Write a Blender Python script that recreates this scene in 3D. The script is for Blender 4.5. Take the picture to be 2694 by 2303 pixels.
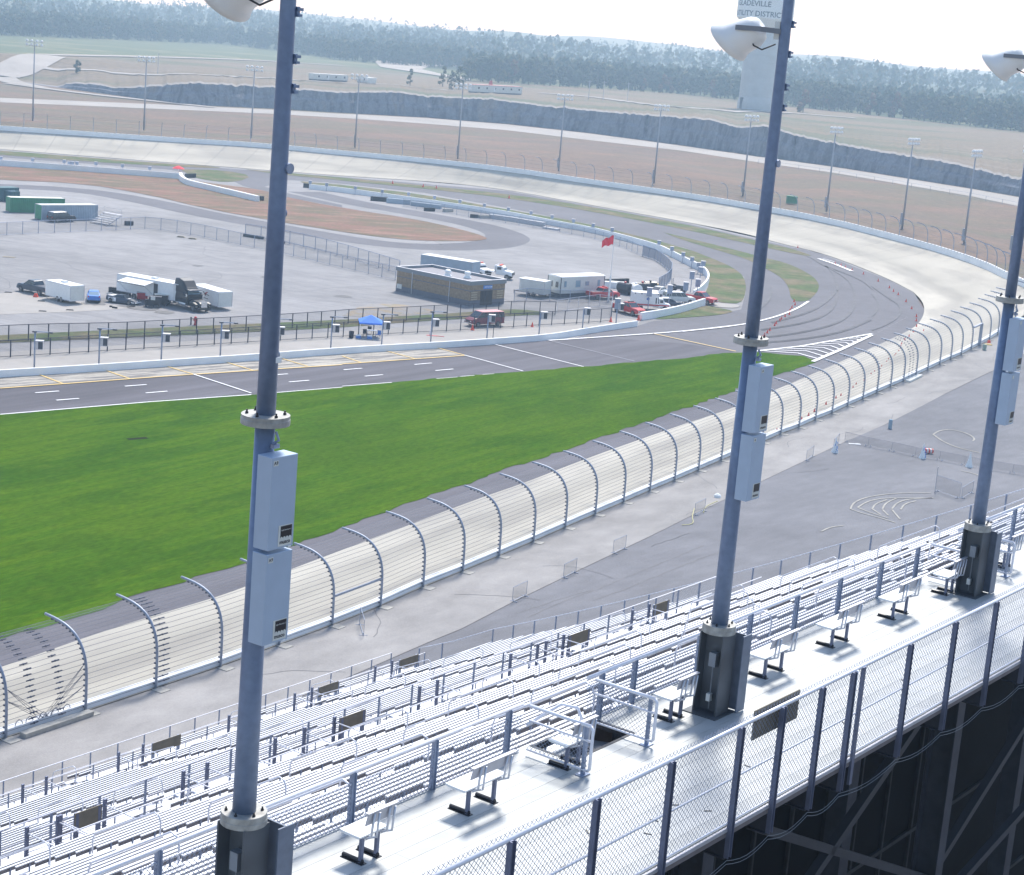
import bpy, bmesh, math, random
from mathutils import Vector, Matrix, noise
from mathutils.bvhtree import BVHTree
R = math.radians
scene = bpy.context.scene
for o in list(bpy.data.objects): bpy.data.objects.remove(o)
# ---------------------------------------------------------------- camera
CAMZ = 40.0; FPX = 4850.0; PW, PH = 2694.0, 2303.0
PITCH, ROLL = R(12.3), R(4.8)
F_ = Vector((0, math.cos(PITCH), -math.sin(PITCH))); U_ = Vector((0, math.sin(PITCH), math.cos(PITCH))); R_ = Vector((1, 0, 0))
XI = math.cos(ROLL)*R_ + math.sin(ROLL)*U_; YI = -math.sin(ROLL)*R_ + math.cos(ROLL)*U_
EYE = Vector((0, 0, CAMZ))
cam = bpy.data.cameras.new('camera'); cob = bpy.data.objects.new('camera', cam); scene.collection.objects.link(cob)
cam.sensor_width = 36; cam.lens = 36*FPX/PW; cam.clip_end = 20000; cam.clip_start = 0.5
cob.matrix_world = Matrix(((XI.x, YI.x, -F_.x, 0), (XI.y, YI.y, -F_.y, 0), (XI.z, YI.z, -F_.z, CAMZ), (0, 0, 0, 1)))
scene.camera = cob
# ---------------------------------------------------------------- world, sun, exposure
SUN_EL, SUN_AZ = R(52), R(8)          # azimuth measured from +y (ahead of the lens) towards +x
world = bpy.data.worlds.new('World'); scene.world = world; world.use_nodes = True
nt = world.node_tree; nt.nodes.clear()
sky = nt.nodes.new('ShaderNodeTexSky'); sky.sky_type = 'NISHITA'; sky.sun_disc = False
sky.sun_elevation = SUN_EL; sky.sun_rotation = SUN_AZ; sky.altitude = 150; sky.air_density = 1.0; sky.dust_density = 0.7; sky.ozone_density = 1.0
bg = nt.nodes.new('ShaderNodeBackground'); bg.inputs[1].default_value = 0.125
wo = nt.nodes.new('ShaderNodeOutputWorld'); nt.links.new(sky.outputs[0], bg.inputs[0]); nt.links.new(bg.outputs[0], wo.inputs[0])
sl = bpy.data.lights.new('sun', 'SUN'); sl.energy = 2.9; sl.angle = R(11.0); sl.color = (1, .965, .9)
so = bpy.data.objects.new('sun', sl); scene.collection.objects.link(so)
sd = Vector((math.sin(SUN_AZ)*math.cos(SUN_EL), math.cos(SUN_AZ)*math.cos(SUN_EL), math.sin(SUN_EL)))
so.rotation_euler = (-sd).to_track_quat('-Z', 'Y').to_euler()
scene.view_settings.view_transform = 'Standard'; scene.view_settings.look = 'None'; scene.view_settings.gamma = 1
scene.view_settings.exposure = 0.90
scene.render.engine = 'CYCLES'
scene.cycles.max_bounces = 6; scene.cycles.volume_bounces = 0; scene.cycles.transparent_max_bounces = 8
# ---------------------------------------------------------------- pixel -> point on a level plane
def ray(x, y): return (F_*FPX + XI*(x-PW/2) - YI*(y-PH/2)).normalized()
def at(x, y, z=0.0):
    d = ray(x, y); return EYE + d*((z-CAMZ)/d.z)
def atV(x, y, z=0.0): return at(x*1.3002, y*1.3002, z)
def proj(p):
    v = p-EYE; w = v.dot(F_); return PW/2+FPX*v.dot(XI)/w, PH/2-FPX*v.dot(YI)/w
def crop(x0, y0, k): return lambda x, y, z=0.0: at(x0+x*k, y0+y*k, z)
def zfor(P, y):
    lo, hi = -20.0, 120.0
    for _ in range(50):
        m = (lo+hi)/2
        if proj(Vector((P.x, P.y, m)))[1] > y: lo = m
        else: hi = m
    return lo
# ---------------------------------------------------------------- materials
def mat(name, col, rough=.7, metal=0, var=.12, scale=8, bump=0, col2=None, var2=0, scale2=.3, spec=.5, coords='Object', detail=4):
    m = bpy.data.materials.new(name); m.use_nodes = True; t = m.node_tree; N = t.nodes; L = t.links
    b = N['Principled BSDF']; b.inputs['Roughness'].default_value = rough; b.inputs['Metallic'].default_value = metal
    b.inputs['Specular IOR Level'].default_value = spec
    co = N.new('ShaderNodeTexCoord') if coords == 'Object' else N.new('ShaderNodeNewGeometry')
    src = co.outputs['Object'] if coords == 'Object' else co.outputs['Position']
    n1 = N.new('ShaderNodeTexNoise'); n1.inputs['Scale'].default_value = scale; n1.inputs['Detail'].default_value = detail; L.new(src, n1.inputs['Vector'])
    r = N.new('ShaderNodeMapRange'); r.inputs['From Min'].default_value = .3; r.inputs['From Max'].default_value = .7
    r.inputs['To Min'].default_value = 1-var; r.inputs['To Max'].default_value = 1+var; L.new(n1.outputs[0], r.inputs['Value'])
    last = None
    base = N.new('ShaderNodeRGB'); base.outputs[0].default_value = (*col, 1); last = base.outputs[0]
    if col2:
        n2 = N.new('ShaderNodeTexNoise'); n2.inputs['Scale'].default_value = scale2; n2.inputs['Detail'].default_value = 6; L.new(src, n2.inputs['Vector'])
        r2 = N.new('ShaderNodeMapRange'); r2.inputs['From Min'].default_value = .5-.18; r2.inputs['From Max'].default_value = .5+.18
        r2.inputs['To Min'].default_value = 0; r2.inputs['To Max'].default_value = 1; L.new(n2.outputs[0], r2.inputs['Value'])
        mx = N.new('ShaderNodeMix'); mx.data_type = 'RGBA'; L.new(r2.outputs[0], mx.inputs[0]); L.new(last, mx.inputs[6]); mx.inputs[7].default_value = (*col2, 1); last = mx.outputs[2]
    hv = N.new('ShaderNodeVectorMath'); hv.operation = 'SCALE'; L.new(last, hv.inputs[0]); L.new(r.outputs[0], hv.inputs['Scale']); L.new(hv.outputs[0], b.inputs['Base Color'])
    if bump:
        bp = N.new('ShaderNodeBump'); bp.inputs['Strength'].default_value = bump; L.new(n1.outputs[0], bp.inputs['Height']); L.new(bp.outputs[0], b.inputs['Normal'])
    return m
M = {}
M['alu'] = mat('aluminium', (.70, .71, .74), .42, .3, .05, 3)
M['plank2'] = mat('walkway_aluminium_b', (.35, .365, .36), .55, .15, .08, 3, col2=(.42, .43, .425), scale2=.5)
M['plank'] = mat('walkway_aluminium', (.41, .425, .42), .5, .15, .05, 3, col2=(.48, .49, .485), scale2=.8)
M['rail'] = mat('pale_rail_tube', (.80, .80, .86), .4, .1, .06, 6)
M['tread'] = mat('weathered_tread', (.48, .48, .50), .6, .2, .15, 3)
M['alu_dull'] = mat('dull_aluminium', (.50, .50, .54), .5, .4, .1, 3)
M['galv'] = mat('galvanised_steel', (.25, .30, .42), .45, .5, .12, 6, col2=(.30, .35, .46), scale2=1.5)
M['galv_light'] = mat('galvanised_tube', (.60, .62, .68), .4, .6, .1, 6)
M['pole'] = mat('pole_steel', (.15, .205, .33), .45, .25, .1, 9, col2=(.175, .235, .355), scale2=2.2)
M['sideplate'] = mat('painted_plate', (.15, .18, .24), .55, .2, .15, 5)
M['farpole'] = mat('far_pole_steel', (.36, .38, .43), .6, .2, .05, 2)
M['flange'] = mat('flange_steel', (.42, .42, .40), .6, .3, .2, 9, col2=(.30, .29, .27), scale2=3)
M['box'] = mat('ballast_paint', (.40, .49, .62), .45, .1, .03, 4)
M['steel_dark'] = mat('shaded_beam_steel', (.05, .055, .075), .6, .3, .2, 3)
M['ibeam'] = mat('column_steel', (.115, .13, .15), .6, .3, .2, 4, col2=(.06, .066, .075), scale2=2)
M['post_navy'] = mat('fence_post_channel', (.165, .185, .27), .5, .4, .12, 5)
M['white'] = mat('white_paint', (.84, .85, .85), .45, 0, .03, 2)
M['whitewall'] = mat('white_wall_paint', (.88, .89, .90), .7, 0, .04, .6, col2=(.80, .82, .84), scale2=.25, coords='G')
M['offwhite'] = mat('cream_panel', (.66, .67, .64), .6, 0, .05, 2)
M['black'] = mat('black_paint', (.018, .018, .024), .35, 0, .2, 3)
M['rubber'] = mat('rubber', (.022, .022, .026), .8, 0, .3, 4)
M['glass'] = mat('dark_glass', (.03, .04, .055), .08, 0, .05, 1, spec=.8)
M['glass_blue'] = mat('pale_glass', (.25, .36, .45), .12, 0, .05, 1, spec=.8)
M['chrome'] = mat('bright_rim', (.7, .7, .72), .25, .8, .05, 3)
M['red'] = mat('red_paint', (.55, .02, .025), .35, 0, .05, 3)
M['flagred'] = mat('red_cloth', (.85, .035, .06), .8, 0, .05, 3)
M['darkred'] = mat('maroon_paint', (.20, .012, .03), .35, 0, .05, 3)
M['rust'] = mat('faded_red_roof', (.60, .25, .26), .5, 0, .05, 3)
M['orange'] = mat('cone_orange', (.80, .09, .045), .6, 0, .05, 3)
M['blue'] = mat('blue_paint', (.07, .22, .62), .35, 0, .05, 3)
M['canopyblue'] = mat('blue_canopy_cloth', (.06, .22, .80), .8, 0, .08, 1)
M['greybluecar'] = mat('slate_paint', (.055, .07, .10), .35, 0, .05, 3)
M['green'] = mat('green_container_paint', (.03, .23, .11), .6, 0, .12, 1)
M['teal'] = mat('teal_container_paint', (.04, .13, .15), .6, 0, .12, 1)
M['greycont'] = mat('grey_container_paint', (.33, .40, .48), .6, 0, .08, 1)
M['brick'] = mat('tan_brick', (.32, .235, .15), .85, 0, .2, 3, col2=(.245, .18, .12), scale2=2)
M['brickpale'] = mat('pale_brick', (.50, .42, .30), .85, 0, .1, 3)
M['block'] = mat('grey_block', (.15, .15, .18), .85, 0, .1, 3)
M['roofgrey'] = mat('grey_roof_membrane', (.30, .29, .31), .9, 0, .08, 2)
M['fasciagrey'] = mat('grey_fascia', (.22, .24, .27), .6, .2, .05, 2)
M['wood'] = mat('sign_brown', (.20, .17, .12), .7, 0, .15, 3)
M['yellow'] = mat('yellow_paint', (.75, .52, .16), .7, 0, .1, 2, coords='G')
M['lineW'] = mat('road_line_white', (.78, .78, .80), .7, 0, .12, 2, coords='G')
M['lineFaint'] = mat('worn_line', (.30, .30, .33), .8, 0, .1, 2, coords='G')
M['rustleaf'] = mat('autumn_foliage', (.15, .075, .04), .8, 0, .3, .25)
M['bark'] = mat('bark', (.10, .085, .07), .9, 0, .2, 2)
M['lampwhite'] = mat('lamp_housing', (.88, .88, .87), .4, 0, .03, 2, col2=(.80, .79, .77), scale2=2)
M['skin'] = mat('skin', (.5, .3, .22), .7)
M['cloth_dark'] = mat('dark_cloth', (.03, .03, .045), .9)
M['concrete_raw'] = mat('raw_concrete', (.42, .40, .36), .9, 0, .12, 3)
for i, c in enumerate([(.050, .075, .032), (.065, .085, .036), (.042, .065, .035), (.115, .105, .040), (.055, .07, .045)]):
    M['leaf%d' % i] = mat('foliage_%s' % 'abcde'[i], c, .8, 0, .35, .25, col2=tuple(v*1.35 for v in c), scale2=.12)
# ---- ground surfaces
def gmat(name, col, rough=.9, layers=(), bump=0, bscale=3, stretch=None):
    """world-space ground: layers = (scale, amount, colour or None, lo, hi, stretchvec/rot)"""
    m = bpy.data.materials.new(name); m.use_nodes = True; t = m.node_tree; N = t.nodes; L = t.links
    b = N['Principled BSDF']; b.inputs['Roughness'].default_value = rough; b.inputs['Specular IOR Level'].default_value = .25
    geo = N.new('ShaderNodeNewGeometry'); rgb = N.new('ShaderNodeRGB'); rgb.outputs[0].default_value = (*col, 1); last = rgb.outputs[0]
    for ly in layers:
        sc, amt, c, lo, hi = ly[:5]; vec = geo.outputs['Position']
        if len(ly) > 5 and ly[5] == 'v':
            mp = N.new('ShaderNodeMapping'); mp.inputs['Scale'].default_value = (1, 1, .12); L.new(vec, mp.inputs['Vector']); vec = mp.outputs[0]
        elif len(ly) > 5:
            mp = N.new('ShaderNodeMapping'); mp.vector_type = 'TEXTURE'; mp.inputs['Rotation'].default_value = (0, 0, R(ly[5])); mp.inputs['Scale'].default_value = (ly[6], 1, 1); L.new(vec, mp.inputs['Vector']); vec = mp.outputs[0]
        n = N.new('ShaderNodeTexNoise'); n.inputs['Scale'].default_value = sc; n.inputs['Detail'].default_value = 5; n.inputs['Roughness'].default_value = .6; L.new(vec, n.inputs['Vector'])
        mr = N.new('ShaderNodeMapRange'); mr.inputs['From Min'].default_value = lo; mr.inputs['From Max'].default_value = hi; L.new(n.outputs[0], mr.inputs['Value'])
        if c is None:
            mr.inputs['To Min'].default_value = 1-amt; mr.inputs['To Max'].default_value = 1+amt
            v = N.new('ShaderNodeVectorMath'); v.operation = 'SCALE'; L.new(last, v.inputs[0]); L.new(mr.outputs[0], v.inputs['Scale']); last = v.outputs[0]
        else:
            mr.inputs['To Min'].default_value = 0; mr.inputs['To Max'].default_value = amt
            mx = N.new('ShaderNodeMix'); mx.data_type = 'RGBA'; L.new(mr.outputs[0], mx.inputs[0]); L.new(last, mx.inputs[6]); mx.inputs[7].default_value = (*c, 1); last = mx.outputs[2]
    L.new(last, b.inputs['Base Color'])
    if bump:
        n = N.new('ShaderNodeTexNoise'); n.inputs['Scale'].default_value = bscale; n.inputs['Detail'].default_value = 6; L.new(geo.outputs['Position'], n.inputs['Vector'])
        bp = N.new('ShaderNodeBump'); bp.inputs['Strength'].default_value = bump; L.new(n.outputs[0], bp.inputs['Height']); L.new(bp.outputs[0], b.inputs['Normal'])
    return m
G = {}
G['dry'] = gmat('dry_grass', (.160, .110, .078), layers=[(.05, .75, (.215, .130, .088), .46, .64), (.03, .7, (.115, .108, .065), .46, .6, 20, 4), (.012, .5, (.13, .095, .08), .5, .65), (.6, .22, None, .3, .7), (3, .15, None, .3, .7)])
G['plateau'] = gmat('plateau_scrub', (.175, .135, .092), layers=[(.02, .8, (.075, .100, .048), .48, .62, 0, 3), (.06, .6, (.22, .19, .17), .55, .68, 0, 3), (.5, .3, None, .3, .7)])
G['turf'] = gmat('mown_turf', (.052, .120, .006), layers=[(.9, .7, (.080, .146, .007), .46, .54, 58, 26), (.16, .6, (.030, .084, .005), .46, .56, 58, 3.0), (.5, .38, (.095, .150, .010), .54, .68, 56, 2.0), (.04, .45, (.066, .125, .006), .42, .62), (4, .25, None, .3, .7, 58, 3), (14, .35, None, .3, .7)], bump=.5, bscale=9)
G['turf'].node_tree.nodes['Principled BSDF'].inputs['Specular IOR Level'].default_value = .0
G['tanpatch'] = gmat('worn_clay_edge', (.29, .275, .27), layers=[(.35, .8, (.33, .25, .15), .46, .60), (.6, .5, (.20, .21, .11), .56, .66), (3, .12, None, .3, .7)])
G['turf_rough'] = gmat('rough_turf', (.070, .105, .026), layers=[(.12, .8, (.18, .135, .08), .43, .60), (.5, .3, None, .3, .7), (4, .2, None, .3, .7)])
G['redgrass'] = gmat('red_clay_grass', (.205, .110, .075), layers=[(.07, .85, (.13, .105, .06), .43, .58), (.3, .6, (.10, .115, .045), .55, .66), (.25, .6, (.33, .20, .14), .5, .66, 15, 3), (1.2, .2, None, .3, .7)])
G['asphalt'] = gmat('track_asphalt', (.118, .112, .128), layers=[(.3, .22, None, .35, .65, 56, 25), (.05, .13, None, .3, .7), (6, .10, None, .3, .7), (30, .12, None, .3, .7)])
G['turnasphalt'] = gmat('turn_asphalt', (.150, .145, .160), layers=[(.05, .13, None, .3, .7), (.6, .08, None, .3, .7), (6, .08, None, .3, .7)])
G['lot'] = gmat('paddock_asphalt', (.270, .264, .270), layers=[(.03, .15, None, .35, .65, -20, 4), (.2, .12, None, .3, .7), (1.3, .10, None, .35, .65, -25, 5), (.7, .4, (.19, .185, .195), .58, .66, -18, 9), (.5, .4, (.34, .33, .33), .58, .75, -15, 6), (5, .08, None, .3, .7)])
G['conc'] = gmat('pale_concrete', (.42, .40, .37), layers=[(.06, .07, None, .3, .7), (.6, .07, None, .3, .7, 56, 6), (7, .05, None, .3, .7)])
G['apron'] = gmat('service_road_asphalt', (.305, .292, .285), layers=[(.08, .12, None, .35, .65), (.5, .12, None, .35, .7, 60, 2), (9, .09, None, .3, .7), (40, .12, None, .3, .7)])
G['gravel'] = gmat('dark_gravel', (.182, .182, .198), layers=[(.07, .12, None, .35, .65), (.8, .10, None, .35, .7, 50, 3), (7, .14, None, .3, .7), (40, .22, None, .3, .7)], bump=.4, bscale=30)
G['roadpale'] = gmat('pale_road', (.36, .34, .32), layers=[(.04, .10, None, .35, .65), (.5, .06, None, .3, .7)])
G['pitconc'] = gmat('pit_concrete', (.43, .40, .35), layers=[(1.1, .8, (.13, .125, .13), .50, .56, 45, 12), (3.2, .6, (.15, .14, .14), .50, .56, 44, 12), (.08, .1, None, .3, .7), (5, .1, None, .3, .7)])
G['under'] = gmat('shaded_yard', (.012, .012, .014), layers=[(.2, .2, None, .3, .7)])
G['rock'] = gmat('limestone_cut', (.165, .175, .215), layers=[(.5, .75, (.070, .075, .10), .47, .60, 'v'), (.08, .6, (.24, .20, .17), .58, .66, 'v'), (.10, .45, (.23, .245, .29), .5, .66), (1.2, .2, None, .3, .7)], bump=.4, bscale=.7)
G['rocktop'] = gmat('broken_rock', (.30, .28, .27), layers=[(.5, .5, (.17, .15, .12), .45, .6), (2, .3, None, .3, .7)])
G['hill'] = gmat('far_forest_floor', (.045, .07, .035), layers=[(.02, .3, None, .3, .7)])
G['meadow'] = gmat('meadow', (.085, .115, .055), layers=[(.02, .6, (.24, .22, .13), .5, .62), (.3, .15, None, .3, .7)])
# ---------------------------------------------------------------- mesh building
class MB:
    def __init__(s): s.v = []; s.f = []; s.mi = []; s.m = 0; s.uv = {}
    def add(s, vs, fs):
        b = len(s.v); s.v += [tuple(v) for v in vs]; s.f += [tuple(b+i for i in f) for f in fs]; s.mi += [s.m]*len(fs); return s
    def box(s, c, d, rz=0, rx=0, ry=0, taper=1):
        x, y, z = d[0]/2, d[1]/2, d[2]/2
        vs = [Vector((a*x*(taper if c_ > 0 else 1), b*y*(taper if c_ > 0 else 1), c_*z)) for a in (-1, 1) for b in (-1, 1) for c_ in (-1, 1)]
        m = Matrix.Rotation(rz, 3, 'Z') @ Matrix.Rotation(ry, 3, 'Y') @ Matrix.Rotation(rx, 3, 'X')
        return s.add([m @ v + Vector(c) for v in vs], [(0, 1, 3, 2), (4, 6, 7, 5), (0, 4, 5, 1), (2, 3, 7, 6), (0, 2, 6, 4), (1, 5, 7, 3)])
    def beam(s, p, q, w, h, up=Vector((0, 0, 1))):
        p, q = Vector(p), Vector(q); d = (q-p).normalized(); sx = d.cross(up)
        if sx.length < 1e-4: sx = Vector((1, 0, 0))
        sx.normalize(); uy = sx.cross(d).normalized(); vs = []
        for e in (p, q):
            for a, b in ((-1, -1), (1, -1), (1, 1), (-1, 1)): vs.append(e+sx*a*w/2+uy*b*h/2)
        return s.add(vs, [(3, 2, 1, 0), (4, 5, 6, 7), (0, 1, 5, 4), (1, 2, 6, 5), (2, 3, 7, 6), (3, 0, 4, 7)])
    def tube(s, pts, r, n=6, r2=None, caps=True):
        pts = [Vector(p) for p in pts]; L = len(pts); vs = []; fs = []; sx = None
        for i, p in enumerate(pts):
            d = (pts[min(i+1, L-1)]-pts[max(i-1, 0)]).normalized()
            if sx is None:
                sx = d.cross(Vector((0, 0, 1)))
                if sx.length < .05: sx = d.cross(Vector((1, 0, 0)))
            sx = (sx-d*sx.dot(d)).normalized(); uy = d.cross(sx); rr = r if r2 is None else r+(r2-r)*i/(L-1)
            for k in range(n):
                a = 2*math.pi*k/n; vs.append(p+(sx*math.cos(a)+uy*math.sin(a))*rr)
        for i in range(L-1):
            for k in range(n): fs.append((i*n+k, i*n+(k+1) % n, (i+1)*n+(k+1) % n, (i+1)*n+k))
        if caps: fs.append(tuple(range(n))[::-1]); fs.append(tuple((L-1)*n+k for k in range(n)))
        return s.add(vs, fs)
    def lathe(s, prof, n=16, c=(0, 0, 0), axis='Z'):
        vs = []; fs = []
        for r, z in prof:
            for k in range(n):
                a = 2*math.pi*k/n; p = (r*math.cos(a), r*math.sin(a), z)
                if axis == 'X': p = (z, p[0], p[1])
                if axis == 'Y': p = (p[0], z, p[1])
                vs.append(Vector(p)+Vector(c))
        for i in range(len(prof)-1):
            for k in range(n): fs.append((i*n+k, i*n+(k+1) % n, (i+1)*n+(k+1) % n, (i+1)*n+k))
        fs.append(tuple(range(n))); fs.append(tuple((len(prof)-1)*n+k for k in range(n)))
        return s.add(vs, fs)
    def prism(s, prof, y0, y1, axis='Y'):
        n = len(prof); f = (lambda a, b, y: (a, y, b)) if axis == 'Y' else ((lambda a, b, y: (y, a, b)) if axis == 'X' else (lambda a, b, y: (a, b, y)))
        vs = [f(a, b, y0) for a, b in prof]+[f(a, b, y1) for a, b in prof]
        return s.add(vs, [tuple(range(n))[::-1], tuple(range(n, 2*n))]+[(i, (i+1) % n, n+(i+1) % n, n+i) for i in range(n)])
    def quads(s, A, B, uvs=None):
        b = len(s.v); s.v += [tuple(p) for p in A]+[tuple(p) for p in B]; n = len(A)
        for i in range(n-1): s.f.append((b+i, b+i+1, b+n+i+1, b+n+i)); s.mi.append(s.m)
        return s
def obj(name, mb, mats, parent=None, smooth=False, loc=None):
    me = bpy.data.meshes.new(name); me.from_pydata(mb.v, [], mb.f)
    for m in (mats if isinstance(mats, (list, tuple)) else [mats]): me.materials.append(m)
    me.polygons.foreach_set('material_index', mb.mi)
    if smooth: me.polygons.foreach_set('use_smooth', [len(p.vertices) <= 4 for p in me.polygons])
    bm = bmesh.new(); bm.from_mesh(me); bmesh.ops.recalc_face_normals(bm, faces=bm.faces); bm.to_mesh(me); bm.free(); me.update()
    o = bpy.data.objects.new(name, me); scene.collection.objects.link(o)
    if parent: o.parent = parent
    if loc is not None: o.location = loc
    return o
def tag(o, label, cat, group=None, kind=None):
    if label: o['label'] = label
    if cat: o['category'] = cat
    if group: o['group'] = group
    if kind: o['kind'] = kind
    return o
def thing(name, label, cat, loc=(0, 0, 0), rz=0, group=None):
    o = bpy.data.objects.new(name, None); scene.collection.objects.link(o); o.location = loc; o.rotation_euler = (0, 0, rz); o.empty_display_size = .3
    return tag(o, label, cat, group)
def dup(root, loc, rz=0, label=None, group=None, scale=None):
    def rec(o, par):
        c = o.copy(); scene.collection.objects.link(c)
        if par: c.parent = par
        for ch in kids.get(o.name, []): rec(ch, c)
        return c
    kids = {}
    st = [root]
    while st:
        x = st.pop()
        kids[x.name] = list(x.children); st += kids[x.name]
    r = rec(root, None); r.location = loc; r.rotation_euler = (0, 0, rz)
    if label: r['label'] = label
    if group: r['group'] = group
    if scale: r.scale = (scale,)*3 if not isinstance(scale, tuple) else scale
    return r
def struct(name, mb, m, kind='structure', smooth=False):
    o = obj(name, mb, m, smooth=smooth); o['kind'] = kind; return o
def resample(P, n):
    P = [Vector(p) for p in P]; L = [0]
    for a, b in zip(P, P[1:]): L.append(L[-1]+(b-a).length)
    out = []; j = 0
    for i in range(n):
        t = L[-1]*i/(n-1)
        while j < len(P)-2 and L[j+1] < t: j += 1
        u = (t-L[j])/max(1e-9, L[j+1]-L[j]); out.append(P[j].lerp(P[j+1], min(1, max(0, u))))
    return out
def smoothline(P, n, it=2):
    P = [Vector(p) for p in P]
    for _ in range(it):
        Q = [P[0]]
        for a, b in zip(P, P[1:]): Q += [a.lerp(b, .25), a.lerp(b, .75)]
        Q.append(P[-1]); P = Q
    return resample(P, n)
def sheet(name, P, m, z=None, kind='structure', tri=True):
    """one flat polygon as a triangulated sheet"""
    P = [Vector(p) for p in P]
    if z is not None:
        for p in P: p.z = z
    bm = bmesh.new(); vs = [bm.verts.new(p) for p in P]; es = [bm.edges.new((vs[i], vs[(i+1) % len(vs)])) for i in range(len(vs))]
    bmesh.ops.triangle_fill(bm, edges=es, use_beauty=True, normal=(0, 0, 1))
    me = bpy.data.meshes.new(name); bm.to_mesh(me); bm.free(); me.materials.append(m)
    o = bpy.data.objects.new(name, me); scene.collection.objects.link(o)
    if kind: o['kind'] = kind
    return o
def strip(mb, P, w, z=None, dz=0):
    """flat ribbon of width w along P"""
    P = [Vector(p) for p in P]; A = []; B = []
    for i, p in enumerate(P):
        d = P[min(i+1, len(P)-1)]-P[max(i-1, 0)]; d.z = 0; d.normalize(); s = Vector((-d.y, d.x, 0))*w/2; q = p.copy()
        if z is not None: q.z = z
        q.z += dz; A.append(q+s); B.append(q-s)
    return mb.quads(A, B)
# ================================================================ GROUND AND TRACK
Lc = crop(0, 770, .4348); Mc = crop(900, 770, .4348); Rc = crop(1794, 770, .4348)      # photo crops used for reading
Lt = crop(0, 0, .4348); Mt = crop(900, 0, .4348); Rt = crop(1794, 0, .4348)
K2 = crop(1894, 640, .19305); K1 = crop(2294, 640, .19305)
def sm(t): t = max(0, min(1, t)); return t*t*(3-2*t)
def zc(y): return 2.0*sm((y-190)/80)
def atc(x, y, dz=0):
    p = at(x, y, 0)
    for _ in range(6): p = at(x, y, zc(p.y)+dz)
    return p
ZO = 4.0
PH_ = lambda L, z=0.0: [at(x, y, z) for x, y in L]
# base ground of the infield and the land around it
b = MB(); b.add([(-900, -300, -.3), (900, -300, -.3), (900, 520, -.3), (-900, 520, -.3)], [(0, 1, 2, 3)]); struct('ground', b, G['dry'])
# infield lot
far_in = PH_([(-250, 372), (0, 388), (435, 425), (900, 460), (1335, 497), (1800, 583), (2155, 663), (2337, 733), (2403, 768), (2433, 820)])
lot = far_in+[Vector((60, 270, 0)), Vector((20, 185, 0)), Vector((-12, 120, 0)), Vector((-40, 75, 0)), Vector((-110, 60, 0)), Vector((-260, 180, 0))]
sheet('infield_lot', lot, G['lot'], 0)
# turn asphalt
ta = PH_([(-100, 398), (0, 400), (435, 432), (900, 466), (1335, 503), (1800, 587), (2155, 667), (2337, 737), (2403, 772), (2440, 826), (2411, 870), (2272, 940), (2011, 1045), (1700, 1130), (1552, 1010), (1400, 925), (1552, 877), (1674, 859), (1720, 845), (1829, 836), (1950, 815), (1962, 770), (1958, 729), (1894, 689), (1800, 652), (1552, 590), (1335, 548), (1117, 508), (900, 484), (760, 474), (696, 492), (770, 512), (900, 540), (900, 546), (740, 517), (640, 490), (600, 470), (435, 446), (0, 414), (-100, 410)])
sheet('turn_road', ta, G['turnasphalt'], .02)
# skid pad loop road around the clay island
b = MB(); strip(b, smoothline(PH_([(0, 490), (217, 500), (391, 530), (543, 565), (739, 600), (900, 628), (1009, 643), (1130, 652), (1280, 648), (1340, 632), (1330, 615), (1250, 590), (1096, 562), (960, 540), (800, 505)]), 80), 9, .012); struct('loop_road', b, G['turnasphalt'])
# pit road and front strip asphalt
pr = PH_([(-200, 1038), (0, 1022), (435, 990), (900, 959), (1222, 936), (1152, 917), (1300, 908), (1443, 897), (1600, 890), (1800, 905), (1920, 925), (1990, 960), (2150, 980), (2011, 1043), (1920, 1082), (1794, 1122), (1552, 1210), (1378, 1280), (1082, 1388), (900, 1457), (626, 1560), (304, 1660), (0, 1770), (-300, 1870), (-500, 1750), (-350, 1200)])
sheet('pit_road', pr, G['asphalt'], .04)
b = MB(); 
tz = .07
turf = PH_([(-300, 1115), (0, 1094), (391, 1057), (661, 1040), (900, 1020), (1104, 1002), (1300, 984), (1530, 967), (1795, 944), (1903, 931), (1980, 928), (2055, 933), (2110, 939), (2146, 950), (2130, 961), (2011, 995), (1920, 1034), (1800, 1077), (1552, 1163), (1335, 1235), (1117, 1312), (900, 1389), (774, 1437), (639, 1484), (474, 1536), (304, 1588), (174, 1635), (0, 1690), (-200, 1755), (-400, 1700)])
# ragged turf outline
rt = []
random.seed(4)
for i, p in enumerate(turf):
    q = turf[(i+1) % len(turf)]; n = max(1, int((q-p).length/1.5))
    for k in range(n):
        r = p.lerp(q, k/n); r += Vector((random.uniform(-.32, .32), random.uniform(-.36, .36), 0)); rt.append(r)
sheet('turf_infield', rt, G['turf'], tz)
# concrete racing surface: loft from the outer wall to the inner edge
PO = [(15.2,1944),(225,1874),(410,1812.6),(580.5,1755.6),(734.8,1698),(874,1647),(1001,1597),(1113,1546),(1217.4,1504.8),(1313,1464.4),(1403.5,1426.5),(1487,1389.6),(1566,1354.8),(1640.5,1323),(1709.6,1293),(1775,1265.7),(1837.5,1238.7),(1897.5,1212.6),(1953,1189),(2004.5,1165.5),(2054,1143),(2102,1125.7),(2145.3,1105.7),(2189,1088.7),(2230,1069),(2270,1051.7),(2307,1034.4),(2342.7,1018.7),(2376.6,1004.8),(2409.7,988.7),(2440.6,974.4),(2472.3,959),(2501,946),(2528.8,934.4),(2555,920),(2579,908),(2603,895),(2625,881),(2641,869)]
GP = [atc(x, y) for x, y in PO]
d0 = (GP[0]-GP[2]).normalized()
pre = [GP[0]+d0*5.7*k for k in (4, 3, 2, 1)]
near = pre+GP
apex = [Vector((80, 293, 3.2)), Vector((85.5, 305, 3.5)), Vector((88.5, 320, 3.8))]
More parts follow.
